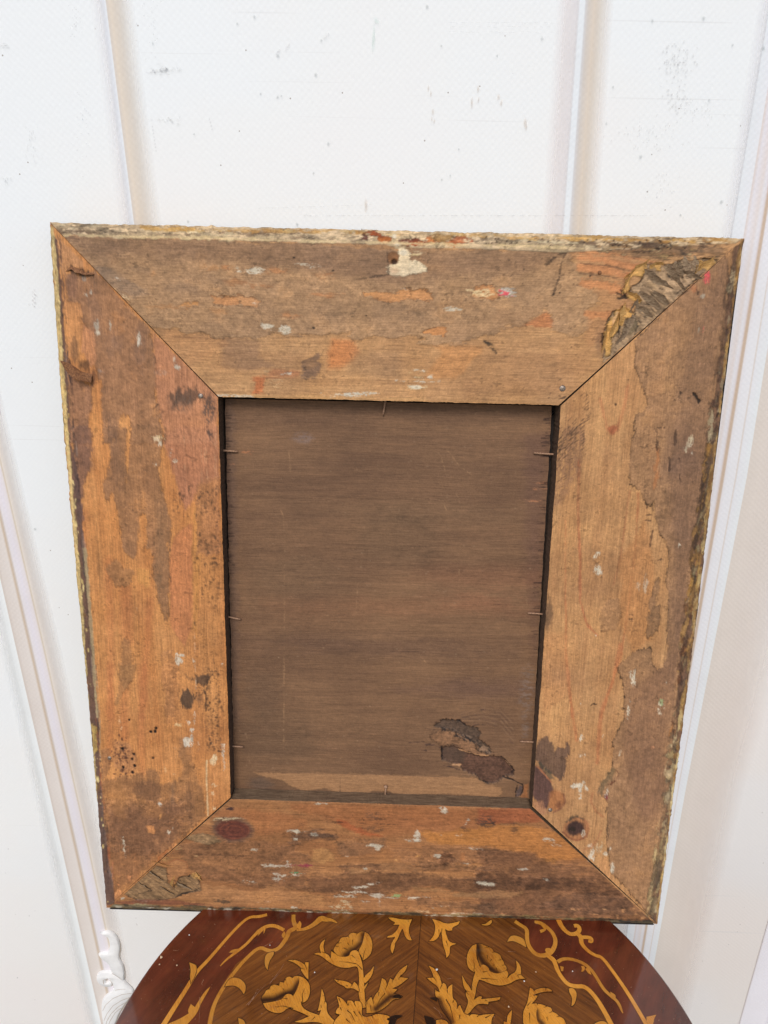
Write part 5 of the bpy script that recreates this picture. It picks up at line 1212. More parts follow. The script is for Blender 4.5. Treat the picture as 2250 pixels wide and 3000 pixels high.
def smooth_closed(p, it=2, sharp=None):
    """rounds gentle corners, keeps tips sharp"""
    p = [np.array(x, float) for x in p]
    for _ in range(it):
        q = []; n = len(p)
        for i in range(n):
            a, b, c = p[i - 1], p[i], p[(i + 1) % n]
            u, v = a - b, c - b
            cosang = np.dot(u, v) / (np.hypot(*u) * np.hypot(*v) + 1e-9)
            if cosang > -0.25: q.append(b)            # a tip or a notch
            else: q += [b + u * .25, b + v * .25]
        p = q
    return p
def flat_mesh(name, pts, z, thick, burn=None, cuts=0):
    tri = tessellate_polygon([[Vector((x, y, 0)) for x, y in pts]])
    bm = bmesh.new()
    vs = [bm.verts.new((x, y, z)) for x, y in pts]
    for t in tri:
        try: bm.faces.new([vs[i] for i in t])
        except ValueError: pass
    if cuts:
        for _ in range(cuts):
            le = [e for e in bm.edges if e.calc_length() > .0022]
            if not le: break
            bmesh.ops.subdivide_edges(bm, edges=le, cuts=1)
            bmesh.ops.triangulate(bm, faces=[f for f in bm.faces if len(f.verts) > 3])
    bmesh.ops.recalc_face_normals(bm, faces=bm.faces)
    if sum(f.normal.z for f in bm.faces) < 0: bmesh.ops.reverse_faces(bm, faces=bm.faces)
    edge = [e for e in bm.edges if e.is_boundary]
    r = bmesh.ops.extrude_edge_only(bm, edges=edge)
    for v in [g for g in r['geom'] if isinstance(g, bmesh.types.BMVert)]: v.co.z -= thick
    bm.verts.ensure_lookup_table()
    cols_ = np.ones((len(bm.verts), 3), np.float32)
    if burn:
        for i, v in enumerate(bm.verts):
            for (line_, rad, dark) in burn:
                d = 1e9
                for (x0, y0), (x1, y1) in zip(line_, line_[1:]):
                    ex, ey = x1 - x0, y1 - y0
                    t = max(0, min(1, ((v.co.x - x0) * ex + (v.co.y - y0) * ey) / (ex * ex + ey * ey + 1e-12)))
                    d = min(d, math.hypot(v.co.x - x0 - t * ex, v.co.y - y0 - t * ey))
                k = max(0, 1 - d / rad); k = k * k * (3 - 2 * k) * dark
                cols_[i] *= np.array([1 - k * .95, 1 - k * .985, 1 - k * .98])
    me = bpy.data.meshes.new(name); bm.to_mesh(me); bm.free()
    a = me.color_attributes.new('Paint', 'FLOAT_COLOR', 'POINT')
    c4 = np.ones((len(cols_), 4), np.float32); c4[:, :3] = cols_
    a.data.foreach_set('color', c4.ravel())
    return me
def tloc(px): 
    q = on_table(px, TZ)
    return [(x - table_c.x, y - table_c.y) for x, y in q]
def offset_poly(p, d):
    n = len(p); out = []
    area = sum(p[i][0] * p[(i + 1) % n][1] - p[(i + 1) % n][0] * p[i][1] for i in range(n))
    sg = 1 if area > 0 else -1
    for i in range(n):
        a, b, c = np.array(p[i - 1]), np.array(p[i]), np.array(p[(i + 1) % n])
        e1 = (b - a) / (np.hypot(*(b - a)) + 1e-9); e2 = (c - b) / (np.hypot(*(c - b)) + 1e-9)
        nn = np.array([e1[1] + e2[1], -e1[0] - e2[0]]) * sg
        L_ = np.hypot(*nn)
        if L_ < 1e-6: out.append(tuple(b)); continue
        nn /= L_
        k = min(1 / max(np.dot(nn, np.array([e1[1], -e1[0]]) * sg), .4), 2.0)
        out.append(tuple(b + nn * d * k))
    return out
LEVEL = [0.00024]
def inlay(name, px, mat=None, outline=True, burn=None, z=None, it=2):
    p = smooth_closed(px, it)
    L_ = tloc(p)
    z = LEVEL[0] if z is None else z
    LEVEL[0] += 0.000011
    bl = None
    if burn: bl = [(tloc(b[0]), b[1], b[2]) for b in burn]
    o = link(name, flat_mesh(name, L_, z, .00008, bl, 5 if burn else 0), mat or M_INLAY, tbl)
    if outline:
        me = flat_mesh('dark_outline', offset_poly(L_, .0006), z - .00003, .00005)
        link('dark_outline', me, M_INK, o)
    return o
def incise(parent, px, w=.00032):
    """engraved strokes on one piece"""
    L_ = tloc(px); n = len(L_)
    l, r = [], []
    for i in range(n):
        a = np.array(L_[max(i - 1, 0)]); b = np.array(L_[min(i + 1, n - 1)])
        d = (b - a) / (np.hypot(*(b - a)) + 1e-9); nn = np.array([-d[1], d[0]])
        k = w * (1 - .75 * i / (n - 1))
        l.append(np.array(L_[i]) + nn * k); r.append(np.array(L_[i]) - nn * k)
    V = [(x, y, .00125) for x, y in l + r]
    q = [(i, i + 1, n + i + 1, n + i) for i in range(n - 1)]
    return V, q
def engraving(parent, strokes, w=.00032):
    V, Q = [], []
    for s_ in strokes:
        v_, q_ = incise(parent, s_, w)
        Q += [tuple(i + len(V) for i in f) for f in q_]; V += v_
    me = np_mesh('engraved_line', V, Q)
    me.flip_normals() if me.polygons[0].normal.z < 0 else None
    o = link('engraved_line', me, M_INK, parent)
    return o
def ribbon(name, px, w0, w1=None, mat=None, outline=False, it=2):
    """a band of stringing following a line; widths in metres along it"""
    p = [np.array(q, float) for q in px]
    for _ in range(it):
        q = [p[0]]
        for a, b in zip(p, p[1:]): q += [a * .75 + b * .25, a * .25 + b * .75]
        q.append(p[-1]); p = q
    L_ = [np.array(x) for x in tloc(p)]; n = len(L_)
    ws = np.interp(np.linspace(0, 1, n), np.linspace(0, 1, len(w0)), w0) if isinstance(w0, (list, tuple)) else np.full(n, w0)
    l, r = [], []
    for i in range(n):
        d = L_[min(i + 1, n - 1)] - L_[max(i - 1, 0)]; d = d / (np.hypot(*d) + 1e-9); nn = np.array([-d[1], d[0]])
        l.append(L_[i] + nn * ws[i] / 2); r.append(L_[i] - nn * ws[i] / 2)
    z = LEVEL[0]; LEVEL[0] += .000011
    def mesh(l, r, z, nm):
        V = [(x, y, z) for x, y in l] + [(x, y, z) for x, y in r] + [(x, y, z - .00006) for x, y in l] + [(x, y, z - .00006) for x, y in r]
        q = []
        for i in range(n - 1):
            q += [(n + i, n + i + 1, i + 1, i), (i, i + 1, 2 * n + i + 1, 2 * n + i), (n + i + 1, n + i, 3 * n + i, 3 * n + i + 1)]
        return np_mesh(nm, V, q, np.ones((4 * n, 3)))
    o = link(name, mesh(l, r, z, name), mat or M_BAND, tbl)
    if outline:
        l2 = [a + (a - b) / (np.hypot(*(a - b)) + 1e-9) * .0004 for a, b in zip(l, r)]; r2 = [b + (b - a) / (np.hypot(*(a - b)) + 1e-9) * .0004 for a, b in zip(l, r)]
        link('dark_outline', mesh(l2, r2, z - .00003, 'dark_outline'), M_INK, o)
    return o
T4 = zoomer(700, 2650, .3014); T5 = zoomer(1150, 2650, .3014); T6 = zoomer(1600, 2650, .3014); T7 = zoomer(300, 2650, .3014)
# inner field of walnut, two book-matched leaves meeting at the seam
SEAM = [(1248, 2560), (1240, 2620), (1233, 2695), (1222, 2850), (1211, 3000), (1207, 3060)]
FL = T7(1050, 1500, 1020, 1161, 1060, 1000, 1110, 880, 1200, 730, 1300, 580, 1400, 500, 1530, 405) + T4(230, 410, 340, 440, 400, 400, 480, 300, 520, 260, 560, 250, 640, 250, 760, 170, 850, 110) + [(990, 2640), (1050, 2600), (1150, 2560)]
lf = link('veneer_leaf', flat_mesh('veneer_leaf', tloc(FL + SEAM), .00015, .0001), M_VL, tbl)
FR = T6(700, 1500, 620, 1161, 520, 1000, 380, 810, 220, 790, 150, 720, 90, 600, 70, 540, -20, 500) + T5(1480, 520, 1390, 490, 1330, 430, 1290, 380, 1300, 240, 1230, 170, 1180, 130) + [(1480, 2660), (1400, 2590), (1300, 2560)]
link('veneer_leaf', flat_mesh('veneer_leaf', tloc(FR + SEAM), .00015, .0001), M_VR, tbl)
s_ = ribbon('veneer_seam', SEAM, .0006, mat=M_INK)

# stringing: left side
ribbon('inlay_stringing', T7(1600, 100, 1520, 120, 1430, 120, 1340, 190, 1200, 340, 1030, 540, 910, 660, 830, 800, 720, 970, 600, 1161, 520, 1300), [.0035, .0035, .003, .0032, .0036, .004, .0044, .0052, .0054])
ribbon('inlay_stringing', T4(440, 250, 340, 200, 240, 220, 150, 300, 90, 370, 20, 430) + T7(1280, 480, 1200, 540, 1145, 600), [.0036, .004, .004, .003, .003, .003, .002, .0005])
ribbon('inlay_stringing', T4(530, 100, 530, 170, 560, 230, 480, 260, 480, 300, 400, 420, 340, 450, 280, 450, 200, 410) + T7(1400, 520, 1280, 660, 1160, 830, 1080, 980, 1040, 1161, 1030, 1350), [.004, .0045, .005, .0045, .004, .0038, .0036, .0036, .0036, .0042, .0046])
ribbon('inlay_stringing', T4(560, 250, 650, 240, 740, 190, 800, 130, 850, 150, 900, 150, 955, 180), [.003, .0035, .005, .007, .005, .003, .0005], outline=True)
inlay('inlay_leaf', T4(560, 200, 590, 160, 610, 180, 600, 240, 560, 230), M_BAND, False)
inlay('inlay_leaf', T4(440, 260, 410, 300, 430, 330, 460, 290), M_BAND, False)
inlay('inlay_leaf', T4(160, 300, 200, 270, 180, 310, 240, 250, 240, 290, 260, 240, 200, 230, 150, 280), M_BAND, False)
inlay('inlay_leaf', T4(340, 460, 280, 470, 250, 510, 250, 600, 280, 640, 290, 560, 340, 490), M_BAND)
inlay('inlay_leaf', T7(1220, 740, 1260, 710, 1330, 715, 1390, 770, 1395, 830, 1375, 875, 1340, 820, 1290, 790, 1230, 790, 1190, 800), M_BAND)
inlay('inlay_leaf', T7(845, 565, 890, 580, 920, 600, 910, 680, 860, 770, 850, 700, 860, 640), M_BAND)
inlay('inlay_leaf', T7(1230, 470, 1260, 440, 1330, 430, 1300, 470), M_BAND, False)
inlay('inlay_leaf', T7(1050, 800, 1000, 840, 940, 930, 900, 1000, 860, 970, 830, 1030, 840, 1060, 760, 1110, 640, 1161, 700, 1200, 800, 1190, 860, 1130, 920, 1060, 960, 960, 1020, 860), M_BAND, False)
inlay('inlay_leaf', T7(1320, 1105, 1380, 1125, 1400, 1200, 1330, 1200), M_BAND)
# right side
ribbon('inlay_stringing', T5(1190, 165, 1240, 200, 1310, 240, 1305, 330, 1320, 400, 1370, 470, 1430, 500, 1500, 495, 1560, 450, 1590, 360, 1560, 280, 1500, 220, 1440, 180, 1380, 170), [.004, .004, .0042, .0042, .0044, .0044, .005, .0044, .0042, .0042, .0044, .003])
ribbon('inlay_stringing', T5(1510, 500, 1560, 535) + T6(85, 565, 108, 640, 150, 710, 210, 780, 290, 800, 380, 795, 480, 900, 560, 1030, 630, 1161, 700, 1320), [.004, .005, .0044, .004, .0042, .0042, .0044, .0046, .005, .005])
ribbon('inlay_stringing', T6(110, 560, 160, 530, 230, 530, 310, 550, 390, 590, 450, 650, 500, 730, 560, 830, 640, 900, 700, 950, 745, 1060), [.004, .0035, .0034, .0034, .0038, .0034, .0034, .0034, .0034, .003, .0006])
ribbon('inlay_stringing', T6(120, 150, 150, 220, 220, 290, 290, 290, 330, 250, 310, 205, 270, 210), [.0055, .0052, .0045, .0045, .0044, .0045, .004])
ribbon('inlay_stringing', T6(300, 280, 340, 320, 340, 380, 400, 450, 480, 500, 540, 510, 640, 640, 780, 840, 900, 1040, 980, 1180, 1060, 1320), [.0048, .005, .0042, .0036, .0036, .0036, .004, .0042, .0046])
ribbon('inlay_stringing', T6(340, 320, 400, 320, 440, 330, 440, 365, 410, 355), [.004, .004, .0042, .004, .0035])
inlay('inlay_leaf', T5(1115, 365, 1140, 310, 1190, 300, 1270, 330, 1290, 370, 1300, 420, 1230, 380, 1170, 355), M_BAND)
inlay('inlay_leaf', T5(1480, 450, 1490, 425, 1530, 425, 1560, 450, 1540, 480, 1500, 475), M_BAND, False)
inlay('inlay_leaf', T6(220, 820, 260, 810, 300, 860, 290, 930, 270, 980, 245, 990, 255, 910, 225, 860), M_BAND)
inlay('inlay_leaf', T6(340, 600, 370, 600, 380, 630, 360, 655, 342, 655, 348, 625), M_BAND, False)
inlay('inlay_leaf', T6(380, 630, 410, 610, 440, 685, 410, 675), M_BAND, False)
inlay('inlay_leaf', T6(135, 600, 170, 610, 165, 650, 145, 650), M_BAND, False)
inlay('inlay_leaf', T6(620, 850, 675, 880, 675, 910, 640, 900), M_BAND, False)
inlay('inlay_leaf', T6(975, 1140, 975, 1095, 1000, 1090, 1070, 1075, 1050, 1110, 1040, 1170, 1000, 1200), M_BAND, False)
inlay('inlay_leaf', T6(470, 1161, 520, 1135, 580, 1140, 620, 1190, 480, 1200), M_BAND)
inlay('inlay_leaf', T5(1380, 170, 1440, 200, 1470, 240, 1430, 250, 1440, 280, 1490, 260, 1500, 215, 1450, 165), M_BAND, False)

# pendants under the frame either side of the seam
o = inlay('inlay_leaf', T4(1450, 130, 1500, 130, 1560, 145, 1620, 150, 1659, 150) + T5(190, 145, 170, 190, 155, 250, 165, 300, 188, 352, 150, 350, 120, 310, 100, 240, 85, 250, 50, 340, 10, 400) + T4(1520, 380, 1510, 430, 1492, 480, 1470, 440, 1480, 380, 1520, 320, 1440, 325, 1445, 310, 1490, 300, 1540, 250, 1560, 200, 1500, 200, 1520, 180, 1470, 150))
o = inlay('inlay_leaf', T5(385, 145, 450, 160, 500, 185, 560, 190, 655, 165, 640, 200, 580, 225, 580, 255, 540, 260, 510, 240, 520, 290, 550, 370, 620, 385, 560, 405, 555, 440, 555, 490, 525, 522, 515, 460, 490, 400, 480, 300, 470, 260, 455, 300, 440, 330, 400, 360, 355, 360, 400, 310, 415, 250, 415, 200))
engraving(o, [T5(480, 240, 475, 300), T5(450, 250, 452, 320), T5(520, 360, 540, 420)])
inlay('inlay_leaf', T5(860, 195, 900, 195, 930, 170, 960, 150, 970, 175, 940, 205, 890, 210), M_BAND)

# upper left flower
b1 = [(T4(1040, 500, 1130, 440, 1200, 370, 1215, 290), .0068, .97), (T4(1030, 510, 1090, 440), .008, .55)]
fl = inlay('inlay_flower', T4(915, 450, 930, 420, 950, 385, 975, 370, 985, 330, 1020, 320, 1060, 318, 1080, 285, 1110, 275, 1150, 290, 1190, 262, 1225, 268, 1222, 330, 1190, 400, 1150, 455, 1090, 460, 1075, 510, 980, 510, 940, 480), burn=b1)
engraving(fl, [T4(950, 385, 1000, 380), T4(940, 415, 975, 415), T4(1060, 318, 1075, 330), T4(1055, 380, 1075, 410), T4(1105, 350, 1105, 400), T4(1020, 430, 1060, 450), T4(1150, 290, 1140, 305)])
o = inlay('inlay_petal', T4(1225, 270, 1260, 290, 1290, 340, 1300, 400, 1285, 480, 1250, 520, 1205, 548, 1190, 500, 1155, 460, 1200, 390))
engraving(o, [T4(1205, 540, 1215, 480, 1235, 430)])
o = inlay('inlay_calyx', T4(730, 485, 760, 470, 800, 475, 780, 420, 800, 370, 838, 342, 820, 400, 825, 440, 835, 480, 870, 490, 890, 530, 900, 450, 940, 485, 980, 512, 1070, 512, 1085, 460, 1130, 445, 1160, 460, 1175, 500, 1195, 560, 1205, 620, 1215, 740, 1220, 860, 1230, 960, 1260, 1000, 1200, 1010, 1165, 900, 1160, 820, 1170, 740, 1160, 620, 1135, 600, 1060, 622, 980, 615, 920, 590, 870, 560, 800, 500))
engraving(o, [T4(835, 480, 800, 465), T4(890, 525, 885, 490), T4(1140, 585, 1060, 570, 975, 562), T4(1195, 640, 1160, 600, 1140, 585), T4(1095, 500, 1130, 530), T4(900, 460, 960, 500)])
o = inlay('inlay_leaf', T4(1205, 740, 1230, 690, 1280, 650, 1312, 600, 1300, 680, 1260, 740, 1225, 770)); inlay('inlay_leaf', T4(1215, 800, 1255, 760, 1245, 790, 1220, 830))
o = inlay('inlay_leaf', T4(925, 730, 960, 740, 1020, 745, 1080, 765, 1100, 790, 1120, 755, 1150, 780, 1168, 830, 1165, 850, 1110, 815, 1040, 820, 1030, 800, 960, 770))
engraving(o, [T4(1060, 800, 1035, 795), T4(1100, 790, 1085, 810), T4(965, 745, 960, 765)])
# lower left flower
b2 = [(T4(230, 935, 340, 930, 440, 880, 530, 850, 580, 760), .0060, .97), (T4(240, 940, 400, 910, 560, 840), .0085, .5)]
fl = inlay('inlay_flower', T4(222, 900, 250, 870, 265, 835, 300, 825, 310, 790, 350, 780, 390, 795, 400, 755, 440, 765, 450, 720, 490, 700, 520, 720, 545, 697, 580, 700, 585, 780, 545, 860, 500, 870, 450, 880, 430, 930, 330, 945, 235, 960, 220, 930), burn=b2)
engraving(fl, [T4(265, 835, 310, 830), T4(310, 790, 330, 800), T4(390, 795, 370, 775), T4(430, 825, 440, 850), T4(520, 720, 510, 705), T4(455, 745, 450, 725)])
o = inlay('inlay_calyx', T4(235, 965, 330, 950, 420, 930, 450, 880, 490, 870, 530, 890, 560, 840, 590, 760, 582, 700, 620, 710, 660, 740, 690, 790, 690, 880, 660, 940, 620, 960, 605, 940, 605, 990, 660, 1040, 780, 1080, 800, 1030, 765, 1040, 780, 990, 795, 900, 805, 820, 830, 880, 835, 945, 855, 960, 850, 1020, 870, 1080, 960, 1161, 900, 1220, 800, 1150, 700, 1145, 620, 1155, 540, 1145, 620, 1120, 680, 1090, 600, 1050, 540, 1030, 480, 1000, 420, 1060, 340, 1058, 260, 1020))
engraving(o, [T4(530, 1020, 430, 995, 345, 1003), T4(620, 960, 615, 880, 640, 820), T4(470, 925, 420, 920), T4(650, 735, 680, 745), T4(740, 1100, 700, 1140), T4(800, 1010, 795, 980), T4(835, 945, 830, 975), T4(510, 880, 530, 900)])
o = inlay('inlay_leaf', T4(475, 550, 520, 538, 590, 555, 640, 590, 645, 565, 678, 565, 675, 650, 675, 735, 640, 700, 600, 640, 605, 620, 570, 590, 520, 560))
engraving(o, [T4(640, 590, 660, 640), T4(600, 630, 640, 635), T4(530, 540, 520, 560)])
# centre bouquet, left half
b3 = [(T4(1330, 1020, 1400, 960, 1470, 900, 1540, 890), .0055, .95)]
fl = inlay('inlay_leaf', T4(1225, 960, 1250, 940, 1285, 900, 1300, 940, 1330, 870, 1360, 850, 1390, 720, 1430, 740, 1440, 800, 1470, 720, 1500, 740, 1560, 640, 1640, 590, 1620, 650, 1560, 710, 1645, 720, 1560, 790, 1490, 820, 1540, 830, 1500, 870, 1540, 880, 1585, 900, 1560, 920, 1500, 925, 1440, 990, 1340, 1055, 1240, 1060, 1240, 1000), burn=b3)
engraving(fl, [T4(1420, 870, 1370, 930, 1340, 1000), T4(1580, 690, 1545, 740), T4(1440, 790, 1420, 840), T4(1495, 730, 1490, 770), T4(1300, 930, 1310, 980), T4(1360, 860, 1355, 900), T4(1245, 950, 1240, 990), T4(1280, 990, 1285, 1050)])
fl = inlay('inlay_leaf', T4(950, 895, 1010, 920, 1060, 990, 1050, 940, 1100, 935, 1120, 970, 1130, 940, 1180, 945, 1200, 990, 1190, 1060, 1210, 1100, 1290, 1090, 1340, 1065, 1440, 1080, 1470, 1100, 1500, 1161, 1500, 1230, 900, 1230, 930, 1130, 980, 1080, 940, 1060, 950, 1020, 980, 1000))
engraving(fl, [T4(970, 920, 990, 960), T4(1060, 990, 1070, 960), T4(1120, 970, 1135, 1000), T4(1050, 1035, 1090, 1070, 1130, 1150), T4(1115, 1045, 1150, 1100), T4(1165, 1050, 1200, 1105), T4(985, 1010, 1000, 1040), T4(940, 1080, 990, 1075), T4(1040, 1120, 1080, 1160), T4(1290, 1090, 1300, 1110)], .0004)
inlay('inlay_leaf', T4(1450, 1161, 1470, 1110, 1500, 1090, 1540, 1082, 1595, 1085, 1570, 1100, 1530, 1120, 1510, 1200, 1440, 1220), M_INK, False)
# upper right flower
b1 = [(T5(825, 400, 840, 500, 880, 570, 950, 630, 1020, 670), .0060, .97), (T5(840, 420, 880, 540, 960, 640), .0085, .45)]
fl = inlay('inlay_flower', T5(815, 388, 850, 380, 900, 405, 940, 420, 970, 435, 985, 470, 1020, 475, 1050, 500, 1060, 540, 1080, 555, 1085, 590, 1110, 610, 1108, 645, 1060, 660, 1010, 678, 940, 660, 935, 620, 890, 585, 850, 600, 815, 480), burn=b1)
engraving(fl, [T5(985, 470, 965, 475), T5(940, 420, 890, 430), T5(920, 500, 925, 540), T5(965, 540, 945, 560), T5(1055, 545, 1020, 550), T5(1085, 595, 1060, 600), T5(990, 595, 975, 600), T5(1010, 625, 1015, 650)])
o = inlay('inlay_petal', T5(815, 390, 780, 400, 745, 440, 722, 500, 720, 560, 735, 620, 770, 650, 800, 662, 850, 600, 820, 540, 812, 480))
engraving(o, [T5(790, 655, 795, 600, 785, 540)])
o = inlay('inlay_calyx', T5(805, 660, 800, 610, 850, 600, 890, 585, 935, 620, 940, 655, 1010, 680, 1060, 665, 1110, 645, 1130, 680, 1110, 725, 1140, 690, 1190, 665, 1210, 620, 1198, 545, 1240, 590, 1250, 650, 1245, 690, 1292, 725, 1250, 728, 1200, 735, 1140, 775, 1050, 795, 960, 780, 870, 740, 840, 735, 815, 800, 805, 880, 790, 930, 850, 890, 870, 905, 860, 925, 1050, 905, 1040, 935, 930, 950, 930, 975, 840, 965, 790, 1000, 740, 1070, 690, 1075, 730, 980, 735, 940, 710, 880, 712, 850, 760, 850, 775, 770, 790, 700))
engraving(o, [T5(860, 725, 940, 730, 1025, 742), T5(875, 665, 930, 655), T5(1115, 722, 1150, 680), T5(1215, 690, 1225, 720), T5(850, 615, 860, 595), T5(765, 840, 775, 800), T5(710, 850, 745, 890), T5(795, 930, 830, 900), T5(900, 935, 920, 950), T5(1245, 690, 1215, 688)])
o = inlay('inlay_leaf', T5(675, 690, 710, 760, 755, 810, 765, 850, 715, 845, 685, 790)); 
# far right flower
o = inlay('inlay_calyx', T5(1335, 812, 1360, 825, 1375, 850, 1370, 890, 1410, 890, 1390, 930, 1350, 970, 1400, 965, 1410, 1000, 1395, 1060, 1400, 1120, 1440, 1190, 1380, 1240, 1270, 1200, 1265, 1060, 1290, 1000, 1310, 960, 1325, 880))
engraving(o, [T5(1310, 990, 1345, 950), T5(1330, 1060, 1335, 1161), T5(1375, 890, 1400, 890)])
o = inlay('inlay_leaf', T5(1370, 850, 1400, 825, 1480, 812, 1540, 830, 1550, 850, 1480, 850, 1400, 870, 1375, 885)); engraving(o, [T5(1490, 812, 1485, 850)])
b2 = [(T5(1400, 1040, 1410, 1120, 1460, 1170), .005, .95)]
fl = inlay('inlay_flower', T5(1410, 970, 1450, 975, 1500, 995, 1545, 1010, 1550, 1050, 1590, 1060, 1620, 1095, 1659, 1110, 1680, 1150, 1700, 1220, 1440, 1220, 1395, 1110, 1398, 1040), burn=b2)
engraving(fl, [T5(1500, 995, 1470, 1010), T5(1550, 1050, 1520, 1060), T5(1620, 1095, 1590, 1100), T5(1500, 1100, 1505, 1140)])
inlay('inlay_leaf', T5(1160, 1030, 1155, 1110, 1140, 1200, 1080, 1200, 1080, 1140, 1110, 1150, 1115, 1080))
# centre bouquet, right half
b3 = [(T5(450, 930, 500, 1040, 570, 1150), .006, .95)]
fl = inlay('inlay_leaf', T5(350, 600, 400, 620, 440, 670, 465, 720, 480, 790, 490, 765, 520, 780, 530, 840, 545, 800, 582, 780, 580, 860, 585, 920, 605, 930, 630, 970, 625, 1010, 655, 980, 680, 1040, 700, 1070, 740, 1080, 760, 1070, 820, 1075, 850, 1085, 880, 1075, 990, 1070, 960, 1120, 960, 1200, 590, 1220, 560, 1130, 500, 1060, 450, 960, 450, 920, 415, 900, 415, 830, 460, 860, 440, 800, 380, 760, 335, 720, 400, 715, 385, 660), burn=b3)
engraving(fl, [T5(400, 715, 430, 760), T5(480, 790, 460, 830), T5(530, 840, 535, 870), T5(520, 930, 560, 1000, 585, 1100, 590, 1150), T5(585, 960, 600, 930), T5(625, 1020, 640, 980), T5(655, 1080, 645, 1130), T5(740, 1090, 770, 1070), T5(820, 1100, 850, 1080), T5(900, 1110, 960, 1080), T5(420, 840, 460, 860)], .0004)
inlay('inlay_leaf', T5(305, 1085, 350, 1095, 400, 1110, 425, 1161, 400, 1200, 340, 1200, 320, 1140), M_INK, False)
inlay('inlay_leaf', T5(425, 1130, 480, 1120, 530, 1140, 560, 1200, 420, 1200)); inlay('inlay_leaf', T5(0, 1085, 60, 1078, 100, 1090, 70, 1110, 0, 1120, -30, 1140, -60, 1120), M_INK, False)
inlay('inlay_leaf', T5(0, 910, 20, 880, 90, 890, 85, 915, 30, 915), M_INK, False)
inlay('inlay_leaf', T5(360, 915, 400, 905, 440, 920, 430, 950, 390, 930), M_INK, False)
# crumbs and flecks that lie on the polish: each a thing of its own
def crumb(px, r, mat, label, cat='fleck', name='paint_fleck', group=None):
    (x, y), = on_table([px], TZ + .0015)
    bm = bmesh.new(); bmesh.ops.create_icosphere(bm, subdivisions=1, radius=r * .72)
    rr = random.Random(int(px[0] * 7 + px[1]))
    for v in bm.verts: v.co *= rr.uniform(.6, 1.2); v.co.z *= .4
    me = bpy.data.meshes.new(name); bm.to_mesh(me); bm.free()
    o = link(name, me, mat)
    o.location = (x, y, TZ + .0017); tag(o, label, cat, group)
crumb(*T5(430, 631), .0020, M_CHIP, 'white paint fleck beside the seam of the inlaid table top')if False else crumb(T5(430, 631)[0], .0020, M_CHIP, 'larger white fleck near the middle of the table top, right of the seam')
crumb(T5(1280, 745)[0], .0013, M_CHIP, 'small white fleck right of the right flower on the table top')
crumb(T5(1128, 992)[0], .0014, M_PLASTER, 'tan crumb ringed with varnish low on the right half of the table')
crumb(T5(1393, 656)[0], .0011, M_PLASTER, 'tiny tan crumb above the far right flower on the table')
crumb(T7(573, 510)[0], .0024, M_PLASTER, 'pale plaster crumb on the left edge of the table top')
crumb(T7(555, 582)[0], .0011, M_PLASTER, 'small pale crumb just below the larger crumb at the left table edge')
crumb(T7(725, 590)[0], .0012, M_PLASTER, 'brownish crumb between the left table edge and the stringing')
crumb(T4(735, 660)[0], .0013, M_CHIP, 'white fleck between the two left flowers on the table')
crumb(T6(257, 648)[0], .0011, M_CHIP, 'white fleck inside the right scrolled border of the table')
crumb(T4(302, 396)[0], .0009, M_CHIP, 'tiny white fleck inside the left scrolled border of the table')
crumb(T7(845, 296)[0], .0010, M_CHIP, 'tiny white fleck on the upper left of the table border')
# dust: specks nobody could count
r_ = random.Random(21); V, Q = [], []
for _ in range(520):
    px = (r_.uniform(360, 2020), r_.uniform(2690, 2999))
    (x, y), = on_table([px], TZ)
    lx, ly = x - table_c.x, y - table_c.y
    if math.hypot(lx, ly) > TR_ - .002: continue
    s = r_.choice([.00008, .00011, .00011, .00018]); a = r_.uniform(0, 3.1); L_ = s * r_.choice([1, 1, 1, 4])
    dx, dy = math.cos(a), math.sin(a)
    b = len(V)
    V += [(lx - dx * L_ + dy * s, ly - dy * L_ - dx * s, .0017), (lx + dx * L_ + dy * s, ly + dy * L_ - dx * s, .0017), (lx + dx * L_ - dy * s, ly + dy * L_ + dx * s, .0017), (lx - dx * L_ - dy * s, ly - dy * L_ + dx * s, .0017), (lx, ly, .00185)]
    Q += [(b, b + 1, b + 4), (b + 1, b + 2, b + 4), (b + 2, b + 3, b + 4), (b + 3, b, b + 4)]
M_DUST = plain('dust', [(0.4, (136, 92, 66)), (0.6, (176, 132, 100))], (200, 200, 200), .9, 0)
tag(link('dust', np_mesh('dust', V, Q), M_DUST, tbl), kind='stuff')
# fine scratches in the polish, paler than the wood
ST = [T4(300, 780, 360, 700, 420, 620, 440, 580), T4(340, 740, 420, 650), T4(70, 990, 140, 920, 180, 830), T4(240, 420, 330, 370), T7(945, 910, 950, 1000, 940, 1161), T7(985, 740, 965, 780, 975, 795), T5(400, 1010, 450, 1050, 485, 1120), T5(530, 735, 590, 725), T5(1150, 235, 1210, 250), T5(1120, 465, 1195, 470), T7(690, 455, 730, 460, 750, 445), T4(90, 990, 200, 850, 260, 790), T7(1440, 950, 1500, 860)]
V, Q = [], []
for st in ST:
    v_, q_ = incise(None, st, .00022); Q += [tuple(i + len(V) for i in f) for f in q_]; V += v_
V = [(x, y, .0016) for x, y, z in V]
tag(link('scratches', np_mesh('scratches', V, Q), M_DUST, tbl), kind='stuff')

# ---------------------------------------------------------------- the wall cloth
M_WALL, nt, bs = nodes('printed canvas cloth')
vo = mapping(nt, (1, 1, 1))
big = noise(nt, mapping(nt, (4.5, 4.5, 4.5)), 1.0, 3, .5)
big2 = noise(nt, mapping(nt, (7, 7, 3), (0, 0, 0)), 1.0, 2, .5)
base_c = ramp(nt, big, [(0.30, (236, 239, 239)), (0.45, (236, 237, 236)), (0.55, (238, 235, 230)), (0.70, (240, 232, 226))])
sepx = N(nt, 'ShaderNodeSeparateXYZ'); nt.links.new(vo, sepx.inputs[0])
